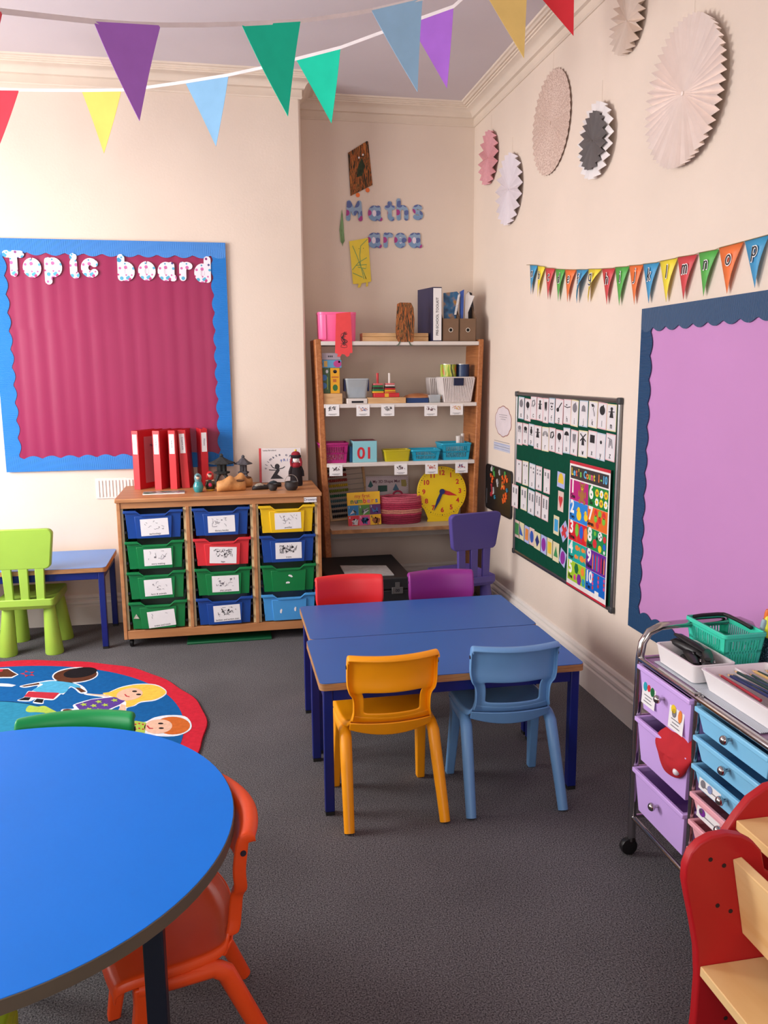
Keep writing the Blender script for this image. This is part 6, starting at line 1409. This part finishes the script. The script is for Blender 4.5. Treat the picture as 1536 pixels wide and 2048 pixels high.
# things on top of the trolley
ZTT = TZ-.005
pp = thing('paper_sheets', 'printed white sheets under the trays on the trolley', 'paper', T3(0, 0, 0))
q = [onZ(x, y, ZTT+.002) for x, y in ((1318, 1305), (1308, 1328), (1536, 1470), (1536, 1440))]
pp.matrix_world = T3(1.235, 1.74, ZTT)
B().box(-.095, .13, .03, .25, 0, .002).build('sheet', mat('sheet_white', '#CBD2DA', .5, .05, 40), pp)
B().box(-.100, .12, -.22, .04, .0022, .0042).build('sheet', ramp_mat('lined_sheet', [(.3, '#DDE2E8'), (.62, '#C6CED8'), (.7, '#8E98A8')], (70, 0, 0), 'wave', .5, 0), pp)
WPL = mat('white_plastic', '#ECE6E6', .35, .01, 8)
def wtray(label, x0, x1, y0, y1, h_, divs):
    t = thing('white_tray', label, 'tray', T3((x0+x1)/2, (y0+y1)/2, ZTT+.005), 'white trays on the trolley'); hx_, hy_ = (x1-x0)/2, (y1-y0)/2
    R_ = lambda s_, z, o=0: [V((x, y, z)) for x, y in rounded(-hx_*s_+o, hx_*s_-o, -hy_*s_+o, hy_*s_-o, .012)]
    B().loft([R_(.88, 0), R_(.985, h_-.003), R_(1, h_-.003), R_(1, h_), R_(.985, h_, .004), R_(.88, .003, .003)]).build('tray_body', WPL, t, ang=30)
    for y in divs: B().box(y-.0015, y+.0015, -hy_*.95, hy_*.95, .003, h_-.004).build('divider', WPL, t)
    return t
wtray('white plastic tray holding black gadgets on the trolley', 1.142, 1.262, 1.800, 1.995, .050, ())
wtray('white divided tray full of coloured pencils on the trolley', 1.152, 1.345, 1.47, 1.792, .050, (-.002,))
def gadget(label, x, y, z, ang, tilt, s_):
    t = thing('black_gadget', label, 'gadget', T3(x, y, z, rad(ang)) @ M.Rotation(rad(tilt), 4, 'Y'), 'black gadgets in the tray')
    B().loft([[V((px*s_, w_*math.cos(a)*s_, (hh_*(.5+.5*math.sin(a)))*s_)) for a in [2*PI*i/12 for i in range(12)]] for px, w_, hh_ in ((-.062, .006, .012), (-.055, .014, .024), (-.02, .018, .032), (.02, .016, .026), (.05, .013, .020), (.062, .008, .010))]).build('gadget_body', BLACK, t)
    B().loft([[V((px*s_, w_*math.cos(a)*s_, (.034-.0*px)*s_+(hh_*math.sin(a))*s_-abs(px)*.10*s_)) for a in [2*PI*i/10 for i in range(10)]] for px, w_, hh_ in ((-.05, .008, .004), (-.02, .013, .006), (.03, .011, .006), (.055, .006, .003))]).build('lever', BLACK, t)
    B().cyl((-.03*s_, -.017*s_, .018*s_), (-.03*s_, .017*s_, .018*s_), .005*s_, n=10).build('pivot_pin', CHR, t)
gadget('black gadget lying flat nearest the trolley front', 1.190, 1.895, ZTT+.010, 72, 0, 1.15)
gadget('black gadget at the far end of the white tray, sticking up highest', 1.215, 1.945, ZTT+.035, 105, -10, 1.05)
gadget('black gadget lying crosswise in the middle of the pile', 1.225, 1.875, ZTT+.022, 60, 6, 1.1)
gadget('black gadget at the near end of the white tray', 1.205, 1.845, ZTT+.012, 85, 0, .9)
# teal basket
TEAL = mat('teal_plastic', '#3ED4B2', .35, .02, 8)
tb_ = slot_basket('mint teal basket with a folded black handle on the trolley', 1.268, 1.388, 1.865, .185, ZTT+.003, .105, TEAL, None, None, 0, .009, 'handled_basket', .84)
BHD = [(x, y, .103) for x, y in rounded(-.050, .050, -.080, .082, .02, 4)]
hb_ = B(); hl = [V(p) for p in BHD]; 
hb_.tube([V(p) for p in ((-.046, .080, .104), (-.02, .082, .1055), (.03, .082, .1055), (.046, .077, .1055), (.050, .06, .1055), (.050, .0, .105), (.049, -.045, .103))], .0055, 10); hb_.build('handle', BLACK, tb_)
# pen pot with markers at the right edge
ppx = onZ(1532, 1322, ZTT); px_, py_ = 1.437, 1.905
pot_ = thing('pen_pot', 'dark glittery pen pot at the right edge of the trolley', 'pot', T3(px_, py_, ZTT+.001))
GLT = ramp_mat('glitter_dark', [(.45, '#16222C'), (.58, '#23384A'), (.66, '#8AA8B8')], (260, 260, 260), 'noise', .35, 2)
B().loft([[V((x*s_, y*s_, z)) for x, y in rounded(-.036, .036, -.036, .036, .008)] for s_, z in ((.95, 0), (1, .085), (.93, .085), (.88, .004))]).build('pot_body', GLT, pot_, ang=30)
for i, (dx, dy, h_, hx, nm, tl) in enumerate(((-.018, .018, .150, '#E8762A', 'orange', 7), (-.018, -.010, .135, '#E8E23A', 'yellow', -4), (-.002, -.024, .125, '#4FDC4A', 'lime green', 8), (.012, -.005, .130, '#E0484A', 'red', -8), (.014, .020, .150, '#A82A5A', 'crimson', 5), (-.026, .026, .125, '#9AB0BC', 'grey', 12))):
    t = thing('marker_pen', '%s marker pen standing in the glittery pot' % nm, 'pen', T3(px_+dx, py_+dy, ZTT+.008) @ M.Rotation(rad(tl), 4, 'X'), 'marker pens in the pot')
    mm = mat('marker_'+nm.replace(' ', '_'), hx, .35)
    B().cyl((0, 0, 0), (0, 0, h_*.62), .0072, n=12).build('barrel', mm, t); B().lathe([(.0085, h_*.62), (.0085, h_*.93), (.006, h_), (.002, h_)], 12).build('cap', mm, t)
# pencils in the divided tray
pcs = [('#B0283A', 'crimson'), ('#1E2A5E', 'navy'), ('#223A6A', 'dark blue'), ('#7A8A4A', 'olive'), ('#1A3A3A', 'dark teal'), ('#274A6E', 'slate blue'), ('#14484A', 'petrol'), ('#C9A468', 'natural wood'), ('#1C4A40', 'bottle green'), ('#1E5A3A', 'green'), ('#7A2A2A', 'maroon'), ('#2A2A3A', 'charcoal')]
for i, (hx, nm) in enumerate(pcs):
    right = i >= 6; j = i-6 if right else i
    x = (1.262+.011*j) if right else (1.186+.0105*j); z = ZTT+.046+.003*((i*5) % 3); y1 = 1.762-.006*((i*3) % 4); L_ = .185+.01*((i*7) % 4)
    t = thing('colouring_pencil', '%s pencil in the white divided tray' % nm, 'pencil', M.Translation((x, y1, z)) @ M.Rotation(rad(4*((i % 3)-1)), 4, 'Z') @ M.Rotation(PI/2, 4, 'X') @ M.Rotation(rad(-2), 4, 'X'), 'colouring pencils in the tray')
    mm = mat('pencil_'+nm.replace(' ', '_'), hx, .35)
    B().cyl((0, 0, .016), (0, 0, L_), .0038, n=6).build('barrel', mm, t); B().cyl((0, 0, .004), (0, 0, .016), .0012, .0037, n=8).build('sharpened_wood', LWOOD, t); B().cyl((0, 0, 0), (0, 0, .004), .0003, .0012, n=6).build('lead', mm, t)

# ------------------------------------------------------------------ red-sided book display in the right foreground
REDP = mat('red_painted_board', '#B2161E', .4, .04, 6, spec=.4); REDE = mat('red_board_edge', '#A63A3E', .45, .05, 10)
SHW = ramp_mat('maple_board', [(.25, '#E0B070'), (.5, '#ECC488'), (.8, '#F2D29C')], (9, 1.6, 20), 'noise', .42, 4, dist=.8)
bd = thing('book_display', 'red sided wooden book display in the right foreground', 'bookcase', T3(.95, 1.2, 0))
YP = 1.2
def edge_of(l): return [(onY(x, y, YP).x-.95, onY(x, y, YP).z) for x, y in l]
prof = edge_of([(1390, 2040), (1396, 1960), (1394, 1900), (1386, 1850), (1376, 1800), (1370, 1765), (1372, 1735), (1382, 1708), (1400, 1688), (1425, 1674), (1455, 1668), (1485, 1672), (1508, 1684), (1524, 1702)])
z0_ = prof[0]
poly = [(z0_[0]-.006, .14), (z0_[0]-.012, .06), (z0_[0]-.012, 0)][::-1] + prof + [(prof[-1][0]+.010, prof[-1][1]-.04), (.10, .42), (.26, .40), (.26, 0)]
B().prism(poly, 0, .02).xf(M(((1, 0, 0, 0), (0, 0, 1, 0), (0, 1, 0, 0), (0, 0, 0, 1)))).build('side_panel', REDP, bd, bev=.004, seg=3)
YP2 = 1.34
pr2 = [(onY(x, y, YP2).x-.95, onY(x, y, YP2).z) for x, y in [(1440, 1700), (1452, 1665), (1474, 1632), (1500, 1600), (1536, 1574), (1580, 1562), (1625, 1570), (1655, 1600)]]
poly2 = [(pr2[0][0], 0)] + pr2 + [(.42, .42), (.42, 0)]
B().prism(poly2, .14, .16).xf(M(((1, 0, 0, 0), (0, 0, 1, 0), (0, 1, 0, 0), (0, 0, 0, 1)))).build('side_panel', REDP, bd, bev=.004, seg=3)
for x, y in ((1421, 1719), (1448, 1731), (1435, 1811), (1461, 1822), (1451, 2036)):
    q = onY(x, y, YP); B().cyl((q.x-.95, .0005, q.z), (q.x-.95, -.0008, q.z), .0042, n=10).build('peg_hole', mat('peg_hole_dark', '#2A1010', .9), bd)
# lower shelf, sloping display board, upper shelf; all run towards the camera
s0 = onY(1400, 1932, YP); s1 = onY(1536, 1902, YP)
shz = s0.z; sx0 = s0.x-.95
B().box(sx0, .22, -1.1, 0, shz-.020, shz).build('shelf', SHW, bd, bev=.002)
b0 = onY(1465, 1718, YP); b1 = onY(1484, 1866, YP)
bx0_, bz0_, bx1_, bz1_ = b0.x-.95, b0.z, b1.x-.95, b1.z
dirv = V((bx1_-bx0_, bz1_-bz0_)).normalized(); nr = V((-dirv.y, dirv.x))*.018
B().prism([(bx0_, bz0_), (bx1_, bz1_), (bx1_+abs(nr.x), bz1_+nr.y*0), (bx0_+abs(nr.x), bz0_+.003)], 0, 1.1).xf(M(((1, 0, 0, 0), (0, 0, -1, 0), (0, 1, 0, 0), (0, 0, 0, 1)))).build('display_board', SHW, bd, bev=.002)
u0 = onY(1472, 1640, YP2); u1 = onY(1472, 1648, YP2)
B().box(u0.x-.95, .40, -1.1, .14, u0.z-.020, u0.z).build('shelf', SHW, bd, bev=.002)

# ------------------------------------------------------------------ round rug
RX, RY = -1.122, 3.142
rg = thing('round_rug', 'round blue rug with children and a red border on the carpet', 'rug', T3(RX, RY, 0))
def fuzzy(name, hexc): return mat(name, hexc, .95, .10, 60, .5, 500, spec=.1)
ZR = .009
rim = [((1.0+.006*math.sin(9*a)+.004*math.sin(23*a))*math.cos(a), (1.0+.006*math.sin(9*a)+.004*math.sin(23*a))*math.sin(a)) for a in [2*PI*i/160 for i in range(160)]]
B().prism(rim, 0, ZR).build('red_border', fuzzy('rug_red', '#C8283A'), rg, bev=.003)
B().prism([(.915*math.cos(2*PI*i/120), .915*math.sin(2*PI*i/120)) for i in range(120)], ZR-.002, ZR+.0008).build('blue_field', fuzzy('rug_blue', '#155C9C'), rg)
C6 = lambda x, y: (x/3.491, 1040+y/3.491)
def RG(l): return [(onZ(*C6(x, y), ZR).x-RX, onZ(*C6(x, y), ZR).y-RY) for x, y in l]
def smooth_loop(l):
    if len(l) < 8 or len(l) > 27: return l
    n = len(l); out = []
    for i in range(n):
        p0, p1, p2, p3 = [V(l[(i+d) % n]) for d in (-1, 0, 1, 2)]
        for t_ in (0, .25, .5, .75): out.append(tuple(.5*((2*p1)+(p2-p0)*t_+(2*p0-5*p1+4*p2-p3)*t_*t_+(3*p1-p0-3*p2+p3)*t_**3)))
    return out
def inlay(name, l, m, k):
    l = l if name.startswith('star') else smooth_loop(l)
    B().prism(RG(l), ZR+.0004, ZR+.0008+.0005*k).build(name, m, rg, smooth=False)
def ov(cx, cy, rx_, ry_, tilt=0, n=28): 
    t_ = rad(tilt); return [(cx+rx_*math.cos(a)*math.cos(t_)-ry_*math.sin(a)*math.sin(t_), cy+rx_*math.cos(a)*math.sin(t_)+ry_*math.sin(a)*math.cos(t_)) for a in [2*PI*i/n for i in range(n)]]
q = onZ(*C6(0, 1277), ZR); rin = math.hypot(q.x-RX, q.y-RY); q2 = onZ(*C6(400, 1345), ZR); rin = (rin+math.hypot(q2.x-RX, q2.y-RY))/2
B().prism([((rin+.008)*math.cos(2*PI*i/90), (rin+.008)*math.sin(2*PI*i/90)) for i in range(90)], ZR+.0004, ZR+.0012).build('dark_ring', fuzzy('rug_navy', '#12324E'), rg)
B().prism([(rin*math.cos(2*PI*i/90), rin*math.sin(2*PI*i/90)) for i in range(90)], ZR+.0006, ZR+.0018).build('teal_centre', fuzzy('rug_teal', '#2E86A8'), rg)
KW = fuzzy('rug_white', '#DCE4EC'); KB = fuzzy('rug_brown', '#5A3424'); KK = fuzzy('rug_black', '#1E1A1E'); KS = fuzzy('rug_peach', '#E2B9A0'); KY = fuzzy('rug_yellow', '#E8C04E'); KO = fuzzy('rug_ginger', '#C8682E'); KR = fuzzy('rug_red2', '#B8303E'); KL = fuzzy('rug_light_blue', '#4FA6CE'); KP = fuzzy('rug_purple', '#5A3E90'); KG = fuzzy('rug_lime', '#A6C050')
inlay('land', [(180, 1330), (205, 1300), (260, 1308), (310, 1302), (360, 1325), (420, 1356), (420, 1364), (340, 1372), (320, 1352), (260, 1345), (200, 1345)], KG, 4)
# boy with brown skin
inlay('white_outline', ov(525, 1085, 162, 55, -4), KW, 1); inlay('head', ov(525, 1086, 152, 48, -4), KB, 2); inlay('hair', ov(560, 1068, 118, 34, -8), KK, 3)
inlay('white_outline', [(140, 1160), (285, 1130), (370, 1120), (500, 1135), (575, 1160), (610, 1205), (560, 1212), (520, 1180), (490, 1172), (445, 1218), (425, 1218), (375, 1258), (310, 1258), (300, 1285), (230, 1278), (250, 1250), (205, 1268), (120, 1262), (165, 1240), (195, 1198), (225, 1195), (265, 1158), (180, 1172)], KW, 1)
inlay('shirt', [(275, 1140), (370, 1126), (500, 1140), (562, 1165), (538, 1182), (490, 1164), (440, 1212), (232, 1196), (300, 1152)], KL, 2)
inlay('shorts', [(200, 1200), (415, 1210), (372, 1252), (250, 1242), (168, 1236)], KR, 3); inlay('arm', [(148, 1162), (272, 1140), (276, 1150), (170, 1166)], KB, 3); inlay('arm', [(525, 1172), (560, 1175), (602, 1200), (565, 1206)], KB, 3)
inlay('shoe', [(128, 1260), (175, 1240), (215, 1242), (200, 1262)], KK, 3); inlay('shoe', [(235, 1272), (258, 1250), (305, 1255), (295, 1280)], KK, 3)
# girl with yellow hair
inlay('white_outline', [(600, 1212), (720, 1220), (775, 1196), (850, 1166), (960, 1146), (1085, 1150), (1155, 1186), (1156, 1222), (1085, 1262), (985, 1276), (940, 1300), (885, 1316), (880, 1355), (815, 1358), (832, 1300), (680, 1368), (560, 1338), (505, 1345), (430, 1340), (440, 1322), (515, 1318), (515, 1290), (640, 1252), (720, 1240), (600, 1222)], KW, 1)
inlay('hair', [(720, 1216), (772, 1202), (850, 1172), (960, 1152), (1080, 1156), (1150, 1190), (1150, 1218), (1080, 1255), (980, 1270), (935, 1296), (880, 1308), (870, 1262)], KY, 2); inlay('face', ov(905, 1220, 92, 42, -8), KS, 3)
inlay('dress', [(525, 1292), (640, 1256), (800, 1238), (878, 1262), (835, 1290), (680, 1358), (560, 1332)], KP, 2); inlay('arm', [(606, 1216), (760, 1225), (760, 1236), (620, 1222)], KS, 3); inlay('arm', [(845, 1288), (875, 1295), (876, 1345), (822, 1352)], KS, 3); inlay('shoe', ov(472, 1332, 34, 9), KB, 3)
for x, y in ((585, 1292), (690, 1272), (620, 1325), (735, 1295), (690, 1330), (800, 1262), (655, 1300)): inlay('star', [(x+(26 if i % 2 else 12)*math.cos(i*PI/5), y+(13 if i % 2 else 6)*math.sin(i*PI/5)) for i in range(10)], KG, 4)
for x, y in ((940, 1200), (968, 1222)): inlay('eye', ov(x, y, 17, 5), KK, 5)
inlay('smile', [(868, 1222), (880, 1236), (905, 1240), (905, 1236), (886, 1232), (876, 1220)], KR, 5)
# boy with ginger hair
inlay('white_outline', [(832, 1385), (870, 1370), (900, 1390), (940, 1405), (1010, 1412), (1080, 1380), (1180, 1364), (1290, 1372), (1335, 1420), (1325, 1470), (1240, 1508), (1120, 1512), (1030, 1495), (960, 1500), (890, 1470), (900, 1420), (850, 1395)], KW, 1)
inlay('hair', ov(1205, 1438, 122, 62, 0), KO, 2); inlay('face', ov(1105, 1445, 98, 50, -4), KS, 3); inlay('shirt', [(905, 1415), (950, 1405), (1020, 1418), (1010, 1490), (950, 1490), (895, 1465)], KG, 3); inlay('arm', [(838, 1386), (870, 1376), (925, 1408), (905, 1420)], KS, 4)
for i in range(8): inlay('spot', ov(920+26*(i % 4), 1425+34*(i//4)+6*(i % 2), 7, 5, 0, 10), KR, 4)
for x, y in ((1122, 1425), (1126, 1458)): inlay('eye', ov(x, y, 18, 5), KK, 5)
inlay('smile', [(1022, 1440), (1040, 1462), (1070, 1462), (1070, 1458), (1046, 1456), (1032, 1440)], KR, 5)
# figures cut by the left edge, star
inlay('white_outline', [(-60, 1040), (60, 1036), (95, 1060), (130, 1080), (85, 1105), (20, 1105), (-60, 1110)], KW, 1); inlay('head', [(-60, 1046), (55, 1042), (88, 1064), (120, 1080), (80, 1098), (20, 1098), (-60, 1102)], KB, 2); inlay('red_sleeve', [(-60, 1046), (25, 1044), (15, 1062), (-60, 1066)], KR, 3)
inlay('hand', [(-60, 1140), (60, 1146), (110, 1155), (85, 1166), (-60, 1160)], KW, 2)
inlay('star', [(195+(55 if i % 2 else 26)*math.cos(i*PI/5), 1075+(24 if i % 2 else 11)*math.sin(i*PI/5)) for i in range(10)], KR, 2); inlay('star_centre', ov(195, 1075, 26, 10), fuzzy('rug_blue', '#155C9C'), 3)
